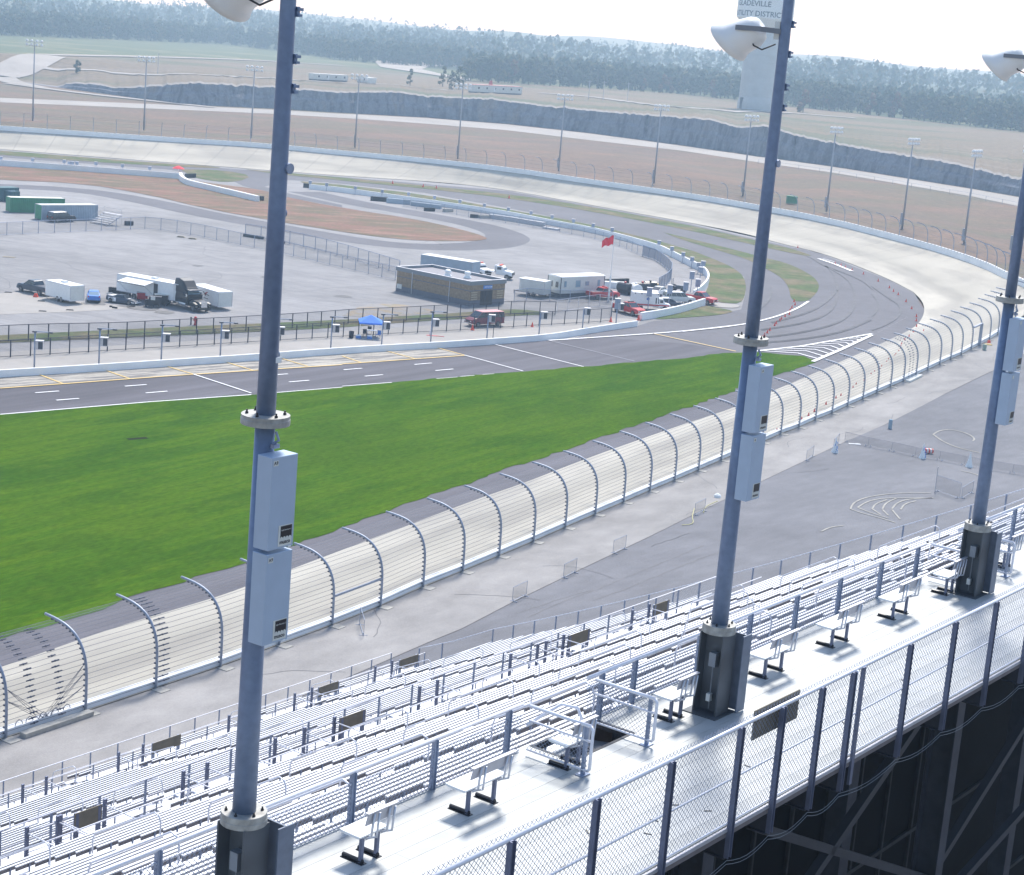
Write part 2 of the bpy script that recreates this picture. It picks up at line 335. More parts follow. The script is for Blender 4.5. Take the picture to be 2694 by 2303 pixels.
farw = [at(x, y, ZO) for x, y in [(2655, 738), (2583, 702.5), (2480, 667), (2372, 637), (2168, 585), (1968, 548), (1800, 519.6), (1552, 485), (1335, 452), (1117, 428), (900, 408.5), (696, 389), (435, 373), (261, 361), (0, 343.5), (-250, 327)]]
inn1 = PH_([(-500, 1925), (0, 1761), (304, 1652.6), (556.6, 1578.7), (626, 1554.7), (900, 1450), (1082.6, 1381), (1274, 1309), (1378, 1274), (1552, 1205), (1726, 1144), (1800, 1118), (1920, 1079), (2011, 1040), (2129, 990), (2272, 926.5)])
inn2 = PH_([(2272, 926.5), (2359, 887), (2411, 861), (2433, 826.5), (2429, 796), (2403, 770)])
inn3 = PH_([(2403, 770), (2337, 735), (2242, 696), (2155, 665), (2055, 643), (1968, 617), (1800, 584), (1552, 541), (1335, 500), (1161, 480), (900, 464), (696, 448), (435, 428), (217, 411), (0, 393.5), (-250, 374)])
i24 = len(pre)+24
seg = [(near[:i24+1], inn1, 90), (near[i24:]+apex+[farw[0]], inn2, 60), (farw, inn3, 140)]
OUT = []; INN = []
for o_, i_, n_ in seg:
    A = smoothline(o_, n_, 1); B_ = smoothline(i_, n_, 2)
    if OUT: A = A[1:]; B_ = B_[1:]
    OUT += A; INN += B_
def track_mat():
    m = bpy.data.materials.new('turn_concrete'); m.use_nodes = True; t = m.node_tree; N = t.nodes; L = t.links; b = N['Principled BSDF']; b.inputs['Roughness'].default_value = .85; b.inputs['Specular IOR Level'].default_value = .3
    uv = N.new('ShaderNodeUVMap'); sp = N.new('ShaderNodeSeparateXYZ'); L.new(uv.outputs[0], sp.inputs[0]); geo = N.new('ShaderNodeNewGeometry')
    mp = N.new('ShaderNodeMapping'); mp.inputs['Scale'].default_value = (.012, 1.1, 1); L.new(uv.outputs[0], mp.inputs[0])
    n1 = N.new('ShaderNodeTexNoise'); n1.inputs['Scale'].default_value = 3.2; n1.inputs['Detail'].default_value = 6; L.new(mp.outputs[0], n1.inputs['Vector'])
    n2 = N.new('ShaderNodeTexNoise'); n2.inputs['Scale'].default_value = .12; n2.inputs['Detail'].default_value = 5; L.new(geo.outputs['Position'], n2.inputs['Vector'])
    ra = N.new('ShaderNodeValToRGB'); ra.color_ramp.elements[0].position = .38; ra.color_ramp.elements[0].color = (.385, .36, .315, 1); ra.color_ramp.elements[1].position = .55; ra.color_ramp.elements[1].color = (.49, .46, .395, 1); L.new(n1.outputs[0], ra.inputs[0])
    # groove: dark band across the racing line
    gr = N.new('ShaderNodeValToRGB'); e = gr.color_ramp.elements; e[0].position = 0; e[0].color = (1, 1, 1, 1); e[1].position = 1; e[1].color = (1.0, 1.0, 1.0, 1)
    for p, v in ((.30, .97), (.45, .90), (.60, .84), (.70, .90), (.80, 1.0)): x = e.new(p); x.color = (v, v, v, 1)
    L.new(sp.outputs[1], gr.inputs[0])
    m1 = N.new('ShaderNodeMix'); m1.data_type = 'RGBA'; m1.blend_type = 'MULTIPLY'; m1.inputs[0].default_value = 1; L.new(ra.outputs[0], m1.inputs[6]); L.new(gr.outputs[0], m1.inputs[7])
    # joints
    fr = N.new('ShaderNodeMath'); fr.operation = 'FRACT'; dv = N.new('ShaderNodeMath'); dv.operation = 'DIVIDE'; dv.inputs[1].default_value = 9.0; L.new(sp.outputs[0], dv.inputs[0]); L.new(dv.outputs[0], fr.inputs[0])
    lt = N.new('ShaderNodeMath'); lt.operation = 'LESS_THAN'; lt.inputs[1].default_value = .035; L.new(fr.outputs[0], lt.inputs[0])
    m2 = N.new('ShaderNodeMix'); m2.data_type = 'RGBA'; m2.blend_type = 'MULTIPLY'; m2.inputs[7].default_value = (.80, .80, .82, 1); gt = N.new('ShaderNodeMath'); gt.operation = 'GREATER_THAN'; gt.inputs[1].default_value = 330; L.new(sp.outputs[0], gt.inputs[0]); ml = N.new('ShaderNodeMath'); ml.operation = 'MULTIPLY'; L.new(gt.outputs[0], ml.inputs[0]); L.new(lt.outputs[0], ml.inputs[1]); L.new(ml.outputs[0], m2.inputs[0]); L.new(m1.outputs[2], m2.inputs[6])
    r = N.new('ShaderNodeMapRange'); r.inputs['From Min'].default_value = .3; r.inputs['From Max'].default_value = .7; r.inputs['To Min'].default_value = .93; r.inputs['To Max'].default_value = 1.06; L.new(n2.outputs[0], r.inputs[0])
    v = N.new('ShaderNodeVectorMath'); v.operation = 'SCALE'; L.new(m2.outputs[2], v.inputs[0]); L.new(r.outputs[0], v.inputs['Scale']); L.new(v.outputs[0], b.inputs['Base Color'])
    return m
NW = 9
vs = []; uvs = []; acc = 0
for i, (a, c) in enumerate(zip(OUT, INN)):
    if i: acc += (a-OUT[i-1]).length
    for k in range(NW):
        t = k/(NW-1); p = a.lerp(c, t)
        zt = a.z*(1-t)**1.25 if t < 1 else 0
        p.z = zt+.09*(1-.0*t); vs.append(p); uvs.append((acc, t))
fs = [(i*NW+k, i*NW+k+1, (i+1)*NW+k+1, (i+1)*NW+k) for i in range(len(OUT)-1) for k in range(NW-1)]
me = bpy.data.meshes.new('banked_track'); me.from_pydata(vs, [], fs); me.materials.append(track_mat()); ul = me.uv_layers.new(name='UVMap')
for l in me.loops: ul.data[l.index].uv = uvs[l.vertex_index]
me.polygons.foreach_set('use_smooth', [True]*len(me.polygons))
trk = bpy.data.objects.new('banked_track', me); scene.collection.objects.link(trk); trk['kind'] = 'structure'
# ---- far side terrain
def lerpx(L, x):
    if x <= L[0][0]: return L[0][1]
    for (a, b_), (c, d) in zip(L, L[1:]):
        if x <= c: return b_+(d-b_)*(x-a)/(c-a)
    return L[-1][1]
XS = [-300+i*24 for i in range(134)]
ringlo = [(-300, 251), (0, 270), (435, 288), (713, 300), (900, 311), (1117, 326), (1335, 343.5), (1552, 369.6), (1800, 398), (1994, 428), (2185, 454), (2381, 487), (2555, 517), (2681, 543.5), (2900, 590)]
ringup = [(-300, 240), (0, 258), (435, 276), (713, 289), (900, 300), (1117, 311), (1335, 328), (1552, 352), (1800, 385), (1994, 413), (2185, 439), (2381, 470), (2555, 498), (2681, 520), (2900, 562)]
foot = [(-300, 200), (0, 214), (100, 224), (161, 232), (304, 251), (478, 275), (713, 286), (900, 297), (1117, 309), (1335, 326), (1552, 350), (1800, 383), (1994, 411), (2185, 437), (2381, 468), (2555, 496), (2681, 518), (2900, 560)]
top = [(-300, 199), (0, 213), (100, 222), (150, 230), (175, 222), (196, 220), (261, 224), (304, 234), (378, 230), (470, 222), (513, 220), (600, 225), (696, 230), (800, 238), (900, 245), (1030, 243.5), (1130, 256.5), (1204, 259), (1291, 263), (1380, 274), (1465, 285), (1639, 300), (1800, 312), (1859, 316), (1937, 338), (2003, 333), (2098, 361), (2229, 387), (2359, 409), (2490, 430), (2620, 461), (2694, 478), (2900, 520)]
A = [at(x, lerpx(ringlo, x), ZO) for x in XS]; B_ = [at(x, lerpx(ringup, x), ZO) for x in XS]; C_ = [at(x, lerpx(foot, x), ZO) for x in XS]
W0 = smoothline([Vector((120, 210, 1.0)), Vector((110, 260, 2.5)), Vector((100, 300, 3.6))]+[p+Vector((10, 0, 0)) for p in apex[2:]]+farw, 134, 1)
W0 = W0[::-1]
# push the near rim of the slope just behind the wall
b = MB(); back = []
for i, p in enumerate(W0):
    d = W0[min(i+1, 133)]-W0[max(i-1, 0)]; d.z = 0; d.normalize(); back.append(Vector((p.x, p.y, p.z-.05)))
rowsg = 7; prev = back
A2 = resample(A, 134)
for k in range(1, rowsg+1):
    t = k/rowsg; cur = [p.lerp(q, t)+Vector((0, 0, (.6*math.sin(i*.21)+.5*math.sin(i*.07+k))*math.sin(math.pi*t))) for i, (p, q) in enumerate(zip(back, A2))]
    b.quads(prev, cur); prev = cur
slope = struct('grass_bank', b, G['dry'], smooth=True)
b = MB(); b.quads([p+Vector((0, 0, .05)) for p in A], [p+Vector((0, 0, .05)) for p in B_]); struct('ring_road', b, G['roadpale'])
b = MB(); b.quads(A, B_); b.quads(B_, C_); struct('verge', b, G['dry'])
# rock cut
random.seed(7)
XC = [-300+i*6 for i in range(534)]
b = MB(); rows = []
FT = []
for i, x in enumerate(XC):
    f = at(x, lerpx(foot, x), ZO); aw = Vector((f.x, f.y, 0)).normalized()
    t_ = f+aw*2.5; hz = zfor(t_, lerpx(top, x)+3*noise.noise(Vector((x*.03, 1, 0)))+1.5*noise.noise(Vector((x*.11, 4, 0)))); FT.append((f, t_, aw, max(hz, ZO+.15)))
NR = 8
for k in range(NR+1):
    t = k/NR; row = []
    for i, (f, t_, aw, hz) in enumerate(FT):
        h = hz-ZO
        p = f.lerp(t_, t); p.z = ZO+h*t
        if 0 < k: 
            nn = noise.noise(Vector((i*.22, k*.5, 3)))+.6*noise.noise(Vector((i*.7, k*1.2, 9)))
            p += aw*nn*.5*min(1, h/4)
            for gx, gw in ((1132, 9), (1475, 8), (640, 9), (1932, 10), (2225, 5), (2090, 6), (930, 6), (1700, 6)): p += aw*3.6*t*math.exp(-((XC[i]-gx)/gw)**2)
            p += aw*(.8 if k >= NR*.6 else 0)
            if k == NR: p.z += .5*noise.noise(Vector((i*.5, 0, 5)))*min(1, h/4)
        row.append(p)
    rows.append(row)
for r0, r1 in zip(rows, rows[1:]): b.quads(r0, r1)
cliff = struct('rock_cut', b, G['rock'])
b = MB(); edge = rows[-1]; e2 = []
for i, (f, t_, aw, hz) in enumerate(FT): e2.append(edge[i]+aw*(5+2.5*noise.noise(Vector((i*.15, 2, 2))))+Vector((0, 0, .5*min(1, (hz-ZO)/4))))
b.quads(edge, e2); struct('broken_rock_rim', b, G['rocktop'])
# plateau up to the wood
ZP = 13.0
farD = [(-300, 126), (0, 140), (435, 148), (696, 158), (900, 171), (1060, 190), (1237, 213), (1800, 248), (2259, 300), (2694, 348), (2900, 372)]
FD = [at(x, lerpx(farD, x), ZP) for x in XC]
b = MB(); prev = e2
for k in range(1, 9):
    t = k/8; cur = [p.lerp(q, t) for p, q in zip(e2, FD)]
    for i, c in enumerate(cur):
        c.z = e2[i].z+(ZP-e2[i].z)*sm(t*1.3)+(.15*noise.noise(Vector((i*.03, k*.7, 0))) if k < 8 else 0)
    b.quads(prev, cur); prev = cur
plateau = struct('plateau', b, G['plateau'], smooth=True)
# meadow and far hills, polar grid
farE = [(-300, 80), (0, 93), (600, 118), (900, 158), (1237, 190), (1800, 238), (2259, 290), (2694, 338), (2900, 362)]
def hz_land(x, dist, d1):
    t = sm((dist-d1-60)/500)
    ridge = 16*sm((dist-2300)/1500)*(1+.5*noise.noise(Vector((x*.004, dist*.0008, 4))))
    lift = 8+9*noise.noise(Vector((x*.0025, dist*.002, 1)))
    left = 10*sm((500-x)/700)
    return ZP+t*(lift+left)+ridge+(14*sm((dist-3600)/800)*max(0, noise.noise(Vector((x*.002+7, 0, 2)))+.35))
XH = [-500+i*30 for i in range(124)]
b = MB(); prev = None; bm_ = MB(); mprev = None
def hdir(x):
    d = ray(x, PH/2-FPX*math.tan(PITCH)*1.0+ (x-PW/2)*math.tan(ROLL)); d = Vector((d.x, d.y, 0)); return d.normalized()
LAND = {}
D0 = []
for x in XH:
    p = at(x, lerpx(farD, x), ZP); q = at(x, lerpx(farE, x), ZP); D0.append((math.hypot(p.x, p.y), math.hypot(q.x, q.y)))
rA = [hdir(x)*d[0]+Vector((0, 0, ZP-.02)) for x, d in zip(XH, D0)]; rB = [hdir(x)*d[1]+Vector((0, 0, ZP)) for x, d in zip(XH, D0)]
bm_.quads(rA, rB); meadow = struct('meadow', bm_, G['meadow'])
prev = rB
for dd in [40, 90, 150, 220, 300, 400, 520, 680, 880, 1100, 1400, 1750, 2100, 2500, 3000, 3500, 4200]:
    cur = []
    for x, d in zip(XH, D0):
        dist = d[1]+dd; v = hdir(x)*dist; v.z = hz_land(x, dist, d[1]); cur.append(v)
    b.quads(prev, cur); prev = cur
hills = struct('hills', b, G['hill'], smooth=True)
bpy.context.view_layer.update()
BV = [BVHTree.FromPolygons([v.co[:] for v in o.data.vertices], [p.vertices[:] for p in o.data.polygons]) for o in (slope, plateau, meadow, hills, bpy.data.objects['verge'], bpy.data.objects['broken_rock_rim'])]
def drop(x, y, dz=0):
    """pixel -> point on the far terrain"""
    best = None; d = ray(x, y)
    for t in BV:
        h = t.ray_cast(EYE, d)
        if h[0] is not None and (best is None or h[3] < best[1]): best = (h[0], h[3])
    p = best[0] if best else at(x, y, ZP); return p+Vector((0, 0, dz))
def drape(name, L, w, m, dz=.12, n=60, kind='structure'):
    P = smoothline([drop(x, y) for x, y in L], n); mb = MB(); strip(mb, P, w/2, dz=dz); S1 = mb.v; mb = MB(); A = []; 
    for i, p in enumerate(P):
        d = P[min(i+1, len(P)-1)]-P[max(i-1, 0)]; d.z = 0; d.normalize(); s = Vector((-d.y, d.x, 0)); row = []
        for k in range(5):
            q = p+s*w*(k/4-.5); hz = [h[0].z for h in (t.ray_cast(Vector((q.x, q.y, 200)), Vector((0, 0, -1))) for t in BV) if h[0] is not None]; q = Vector((q.x, q.y, (max(hz) if hz else p.z)+dz)); row.append(q)
        A.append(row)
    for r0, r1 in zip(A, A[1:]): mb.quads(r0, r1)
    return struct(name, mb, m, kind)
def drapepoly(name, L, m, dz=.12):
    P = [drop(x, y, dz) for x, y in L]; return sheet(name, P, m)
drape('access_road', [(2, 201), (30, 190), (60, 176), (90, 161), (125, 147)], 17, G['roadpale'], .3)
drape('access_road', [(8, 205), (22, 214), (50, 222), (100, 231)], 10, G['roadpale'], .3)
drape('access_road', [(20, 221), (100, 232), (240, 250), (435, 271), (560, 284)], 7, G['roadpale'], .3)
drape('plateau_road', [(120, 146), (300, 149), (435, 152), (696, 161), (900, 174)], 9, G['roadpale'], .35)
drape('plateau_road', [(95, 177), (200, 184), (300, 192), (500, 197), (650, 203), (800, 212), (1000, 222), (1200, 240)], 5, G['roadpale'], .3)
drapepoly('far_paddock', [(985, 162), (1010, 161), (1230, 168), (1235, 176), (1130, 176), (1110, 184), (1160, 196), (1237, 208), (1237, 214), (1120, 196), (1040, 184), (1000, 178)], G['roadpale'], .4)
drape('plateau_road', [(1420, 246), (1560, 255), (1700, 275), (1850, 290), (2050, 295), (2250, 312)], 8, G['roadpale'], .3)
# ---- infield grass and clay
def poly(name, L, m, z=.06): return sheet(name, smoothline(PH_(L)+[at(*L[0])], max(40, len(L)*6), 1)[:-1], m, z)
poly('clay_island', [(-60, 432), (0, 439), (261, 454), (470, 471), (548, 482), (690, 500), (748, 519), (900, 548), (1096, 578), (1204, 602), (1287, 626), (1270, 635), (1117, 635), (1009, 626), (900, 611), (739, 585), (543, 550), (391, 513), (217, 483), (0, 474), (-60, 468)], G['redgrass'])
poly('clay_patch', [(475, 446), (590, 449), (665, 463), (625, 480), (560, 478), (505, 466)], G['turf_rough'])
poly('grass_strip', [(-60, 394), (0, 397), (217, 414), (435, 431), (545, 437), (600, 445), (435, 438), (217, 425), (0, 408), (-60, 404)], G['turf_rough'])
poly('grass_strip', [(643, 446), (900, 468), (1117, 489), (1335, 511), (1552, 544), (1800, 590), (2008, 638), (2087, 656), (2155, 681), (2068, 664), (1968, 642), (1800, 604), (1552, 556), (1335, 522), (1117, 497), (900, 476), (720, 458)], G['turf_rough'])
poly('grass_strip', [(790, 478), (900, 487), (1117, 513), (1335, 552), (1552, 590), (1800, 652), (1894, 689), (1930, 706), (1958, 729), (1964, 765), (1950, 803), (1880, 795), (1850, 783), (1868, 745), (1862, 712), (1835, 688), (1800, 672), (1700, 640), (1552, 604), (1335, 563), (1117, 524), (900, 496), (800, 484)], G['turf_rough'])
poly('grass_island', [(1744, 612), (1800, 625), (1894, 648), (1967, 667), (2002, 677), (2068, 692), (2126, 719), (2151, 740), (2156, 760), (2135, 787), (2116, 794), (2093, 795), (2080, 785), (2075, 756), (2058, 733), (2029, 715), (2002, 702), (1963, 682), (1894, 661), (1800, 634)], G['turf_rough'])
poly('grass_patch', [(1741, 834), (1800, 820), (1852, 804), (1894, 812), (1935, 820), (1900, 829), (1829, 835), (1714, 843)], G['turf_rough'], .07)
poly('concrete_kerb', [(1865, 797), (1894, 798), (1950, 804), (1938, 812), (1894, 810), (1850, 803)], G['roadpale'], .075)
poly('grass_strip', [(-60, 887), (0, 883), (450, 862), (900, 843), (1182, 826), (1350, 813), (1413, 819), (1462, 827), (1380, 830), (1030, 851), (900, 863), (450, 884), (0, 903), (-60, 906)], G['turf_rough'], .05)
poly('gravel_patch', [(900, 832), (960, 800), (1050, 800), (1120, 812), (1160, 822), (1000, 838)], G['tanpatch'], .03)
# cream strip of old concrete in front of the parked rigs
poly('concrete_apron', [(-60, 775), (0, 772), (60, 768), (110, 780), (250, 802), (420, 805), (250, 819), (0, 828), (-60, 831)], G['pitconc'] if 0 else G['roadpale'], .02)
poly('service_strip', [(-60, 1000), (-60, 930), (0, 926), (450, 902), (900, 872), (1300, 845), (1600, 838), (1690, 838), (1674, 859), (1552, 877), (1443, 896), (1300, 906), (900, 931), (435, 966), (0, 994)], G['roadpale'], .015)
sheet('pit_stalls', PH_([(-120, 1001), (0, 994), (435, 966), (900, 931.5), (1152, 917), (1222, 937), (900, 961), (435, 992), (0, 1024), (-120, 1032)]), G['pitconc'], .055)
# ---- service road and gravel outside the fence
edge_ag = [(-700, 2400), (400, 1990), (900, 1790), (1117, 1695), (1252, 1640), (1300, 1608.6), (1474, 1524.6), (1613, 1458), (1729, 1403), (1794, 1370), (1998, 1270), (2207, 1170), (2337.5, 1113.5), (2490, 1035), (2620, 972), (2694, 933), (2780, 885)]
EA = resample([atc(x, y) for x, y in edge_ag], 60); FE = resample(near+[Vector((84, 306, 3.6))], 60)
b = MB()
for k in range(4):
    b.quads([p.lerp(q, k/4)+Vector((0, 0, .03)) for p, q in zip(FE, EA)], [p.lerp(q, (k+1)/4)+Vector((0, 0, .03)) for p, q in zip(FE, EA)])
for i, v in enumerate(b.v): b.v[i] = (v[0], v[1], zc(v[1])+.03)
struct('service_road', b, G['apron'])
b = MB(); prev = EA
for k in range(1, 12): 
    cur = [Vector((p.x+k*k*1.8, p.y-k*2, zc(p.y-k*2))) for p in EA]; b.quads(prev, cur); prev = cur
struct('gravel_yard', b, G['gravel'])
# ---- painted lines
def line(L, f, w, m='lineW', z=.10, name='painted_line', n=None):
    P = [f(x, y) for x, y in L]
    if n: P = smoothline(P, n)
    return strip(LN[m], P, w, z)
LN = {'lineW': MB(), 'yellow': MB(), 'lineFaint': MB()}
ident = lambda x, y, z=0: at(x, y, z)
line([(0, 742), (900, 666), (1520, 622)], Lc, .25, z=.085); line([(1640, 612), (2070, 577)], Lc, .2, z=.085)
line([(0, 571), (300, 548)], Mc, .2, z=.085); line([(570, 525), (700, 515)], Mc, .12, z=.085); line([(715, 512), (800, 505)], Mc, .16, z=.085); line([(850, 500), (920, 495)], Mc, .12, z=.085)
line([(0, 584), (400, 556), (1000, 511), (2070, 441)], Lc, .28, 'yellow'); line([(0, 437), (740, 385)], Mc, .28, 'yellow')
for a, c in (((235, 500), (385, 558)), ((630, 472), (790, 528)), ((1000, 448), (1170, 499)), ((1365, 425), (1530, 475)), ((1700, 402), (1860, 450))): line([a, c], Lc, .22, 'yellow', .105)
for a, c in (((0, 388), (120, 430)), ((270, 358), (440, 405)), ((575, 338), (740, 383))): line([a, c], Mc, .22, 'yellow', .105)
line([(1170, 499), (1520, 614)], Lc, .25, z=.11); line([(740, 383), (1095, 480)], Mc, .25, z=.11); line([(920, 317), (1460, 453)], Mc, .25, z=.11); line([(1250, 294), (1770, 420)], Mc, .2, 'lineFaint', .11)
for a, c in (((213, 612), (357, 601)), ((755, 572), (887, 562)), ((340, 657), (478, 646)), ((882, 613), (1012, 602)), ((1660, 503), (1742, 497)), ((1750, 546), (1870, 536))): line([a, c], Lc, .3)
for a, c in (((10, 472), (120, 463)), ((438, 440), (542, 431)), ((137, 511), (246, 502)), ((565, 477), (672, 467))): line([a, c], Mc, .3)
line([(1250, 294), (1650, 268), (2056, 240), (2400, 200)], Mc, .45, z=.12, n=20)
line([(0, 240), (350, 203), (560, 155), (700, 100), (765, 57)], Rc, .45, z=.125, n=24)
line([(1880, 252), (2056, 290)], Mc, .3, 'yellow', .12); line([(0, 290), (325, 360)], Rc, .3, 'yellow', .12)
line([(420, 1490), (1100, 1415), (2070, 1245)], K2, .5, z=.13); line([(1265, 1625), (1650, 1460), (2070, 1262)], K2, .6, z=.14)
for L in ([(600, 1480), (1060, 1510), (1345, 1590)], [(700, 1465), (1180, 1480), (1420, 1555)], [(860, 1442), (1300, 1460), (1490, 1520)], [(1050, 1417), (1410, 1435), (1570, 1490)], [(1210, 1397), (1510, 1410), (1640, 1460)], [(1380, 1375), (1610, 1385), (1710, 1430)], [(1510, 1355), (1710, 1365), (1790, 1400)], [(1640, 1335), (1795, 1340), (1850, 1370)], [(1760, 1315), (1865, 1318), (1910, 1345)], [(1850, 1298), (1920, 1300), (1960, 1318)]):
    line(L, K2, .38, z=.135)
line([(1345, 218), (1560, 290), (1800, 388)], K2, .9, z=.12); line([(1400, 218), (1560, 262)], K2, .3, z=.125)
line([(2070, 1260), (2560, 1010)], lambda x, y, z=0: K2(x, y), .01, z=.05)
# pale rings left by spinning tyres on the gravel, dark tyre arcs on the turn
for L in ([(880, 235), (900, 190), (1000, 150), (1200, 125), (1430, 125)], [(880, 235), (950, 262), (1080, 295), (1190, 330)], [(930, 225), (990, 185), (1100, 160), (1300, 160), (1450, 160)], [(930, 225), (1000, 255), (1140, 300)], [(1030, 235), (1050, 200), (1130, 172)], [(1030, 235), (1090, 275)], [(1100, 235), (1120, 195), (1200, 160)], [(1100, 240), (1140, 280)], [(1165, 235), (1200, 190), (1290, 165), (1440, 160)], [(1165, 240), (1220, 305)], [(1225, 240), (1250, 200), (1330, 180)], [(680, 390), (740, 360), (830, 350)]):
    P = smoothline([atc(1900+x*.3833, 1250+y*.3833) for x, y in L], 14); strip(LN.setdefault('sand', MB()), P, .16, dz=.04)
for L in ([(1520, 860), (1560, 835), (1640, 830), (1730, 855), (1775, 885), (1760, 900)], [(1520, 860), (1580, 905), (1680, 945), (1800, 970)], [(1690, 1080), (1780, 1100), (1830, 1125)]):
    P = smoothline([atc(1794+x*.4348, 770+y*.4348) for x, y in L], 14); strip(LN['sand'], P, .2, dz=.04)
for L in ([(1180, 170), (1500, 330), (1600, 560), (1590, 800), (1450, 980), (1100, 1100), (560, 1180)], [(1300, 240), (1750, 480), (1850, 700), (1800, 950), (1560, 1110), (1100, 1220), (560, 1290)], [(560, 1360), (1200, 1300), (1700, 1200), (2050, 1040)], [(700, 1080), (1200, 950), (1450, 800), (1590, 640)], [(690, 600), (700, 700), (620, 830), (490, 920)], [(1400, 300), (1900, 480), (2070, 620)]):
    for off in (0, 10): strip(LN.setdefault('skid', MB()), smoothline([K2(x+off, y+off*1.2) for x, y in L], 40), .28, .09+off*.0005)
for L in ([(0, 590), (200, 740), (400, 860), (380, 1000), (180, 1130), (0, 1190)], [(0, 700), (90, 800), (60, 940), (0, 1000)]):
    strip(LN['skid'], smoothline([K1(x, y) for x, y in L], 40), .35, .096)
M['sand'] = mat('bleached_sand', (.36, .345, .31), .9, 0, .2, 1, coords='G'); M['skid'] = mat('tyre_rubber_film', (.115, .112, .125), .85, 0, .2, .6, coords='G')
struct('painted_lines', LN['lineW'], M['lineW']); struct('yellow_lines', LN['yellow'], M['yellow']); struct('worn_lines', LN['lineFaint'], M['lineFaint'])
struct('tyre_rings', LN['sand'], M['sand'], 'stuff'); struct('tyre_marks', LN['skid'], M['skid'], 'stuff')
# ================================================================ GRANDSTAND (local frame: x along the rows, y down towards the track, z up)
SP = Vector((1.4, 30.4, 0)); ST = R(54); DR = Vector((math.cos(ST), math.sin(ST), 0)); DN = Vector((-DR.y, DR.x, 0))
def W(a, d, z): return SP+DR*a+DN*d+Vector((0, 0, z))
WZ = 28.15
stand = thing('grandstand', 'long aluminium grandstand with rows of bench seats falling away below the walkway', 'grandstand', SP, ST)
TR = .81; DD = [.5]; ZZ = [27.2]
for i in range(60): s_ = .585+(.42-.585)*i/64; DD.append(DD[-1]+TR); ZZ.append(ZZ[-1]-s_*TR)
NROW = 58; DECK1 = (29, 30, 31); DECK2 = (52, 53, 54)
def aend(d): return 46.6+.2*d if d < 42 else 52.5
A0 = -18.0
upA = [-3.3, 3.9, 11.1, 18.3, 25.5, 32.7, 39.9]; loA = [-7, 4.7, 16.2, 27.7, 39.2, 45.2]
def aisles(i): return upA if i < 29 else loA
def spans(i):
    e = aend(DD[i]); x = A0; out = []
    for c in aisles(i):
        if c-.8 > x and c < e: out.append((x, c-.78)); x = c+.78
    out.append((x, e-.35)); return [s for s in out if s[1]-s[0] > .5]
tb = MB()
for i in range(NROW):
    if i in DECK1 or i in DECK2: continue
    e = aend(DD[i]); y0 = DD[i]-.40; y1 = DD[i]+.41; z = ZZ[i]
    tb.m = 0; tb.add([(A0, y0, z), (e, y0, z), (e, y1, z), (A0, y1, z)], [(0, 1, 2, 3)])
    nz = ZZ[i+1] if not (i+1 in DECK1 or i+1 in DECK2) else ZZ[31 if i < 40 else 54]
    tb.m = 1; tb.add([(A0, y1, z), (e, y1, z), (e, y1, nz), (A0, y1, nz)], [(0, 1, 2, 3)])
for dk in (DECK1, DECK2):
    y0 = DD[dk[0]]-.40; y1 = DD[dk[2]]+.41; z = ZZ[dk[2]]; e = aend(y0)
    tb.m = 0; tb.add([(A0, y0, z), (e, y0, z), (e, y1, z), (A0, y1, z)], [(0, 1, 2, 3)])
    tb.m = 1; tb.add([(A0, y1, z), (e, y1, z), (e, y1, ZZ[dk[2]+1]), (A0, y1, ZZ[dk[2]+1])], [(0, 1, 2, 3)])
tb.m = 1
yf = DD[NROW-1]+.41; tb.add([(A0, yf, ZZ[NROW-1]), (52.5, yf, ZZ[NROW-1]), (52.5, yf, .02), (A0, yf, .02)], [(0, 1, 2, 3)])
# closed end under the last seats
sidev = [(aend(DD[0]-.4), DD[0]-.4, .02)]; 
for i in range(0, NROW, 1): sidev.append((aend(DD[i]), DD[i]-.4, ZZ[i]-.02))
sidev.append((52.5, yf, ZZ[NROW-1]-.02)); sidev.append((52.5, yf, .02))
tb.add(sidev, [tuple(range(len(sidev)))])
M['seatback'] = mat('shaded_backrest', (.22, .205, .215), .55, .2, .15, 4)  # shade of the backrest faces put into the colour; lips stay bright aluminium
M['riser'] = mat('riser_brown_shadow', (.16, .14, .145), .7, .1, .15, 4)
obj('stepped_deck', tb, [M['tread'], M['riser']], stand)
for i in range(NROW):
    if i in DECK1 or i in DECK2 or i == 28: continue
    mb = MB(); y = DD[i]; z = ZZ[i]
    for a, c in spans(i):
        mb.m = 0; mb.box(((a+c)/2, y-.02, z+.415), (c-a, .25, .045))
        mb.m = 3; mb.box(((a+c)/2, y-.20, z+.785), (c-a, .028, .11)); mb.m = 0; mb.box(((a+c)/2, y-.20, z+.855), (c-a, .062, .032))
        mb.m = 1; k = a+.45
        while k < c: mb.box((k, y-.02, z+.2), (.055, .16, .40)); mb.box((k, y-.225, z+.60), (.045, .03, .46)); k += 1.83
        for e_ in (a, c): mb.box((e_, y-.02, z+.41), (.02, .26, .07))
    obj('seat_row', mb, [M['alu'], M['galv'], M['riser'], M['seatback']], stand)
# steps in the aisles (bright), one part per aisle
for grp, lo, hi in ((upA, 0, 28), (loA, 32, 52), (loA, 55, NROW)):
    for c in grp:
        mb = MB()
        for i in range(lo, hi):
            if i in DECK1 or i in DECK2 or c > aend(DD[i])-.5: continue
            mb.box((c, DD[i]+.2, ZZ[i]+.10), (1.46, .40, .17))
        if mb.v: obj('aisle_steps', mb, M['alu'], stand)
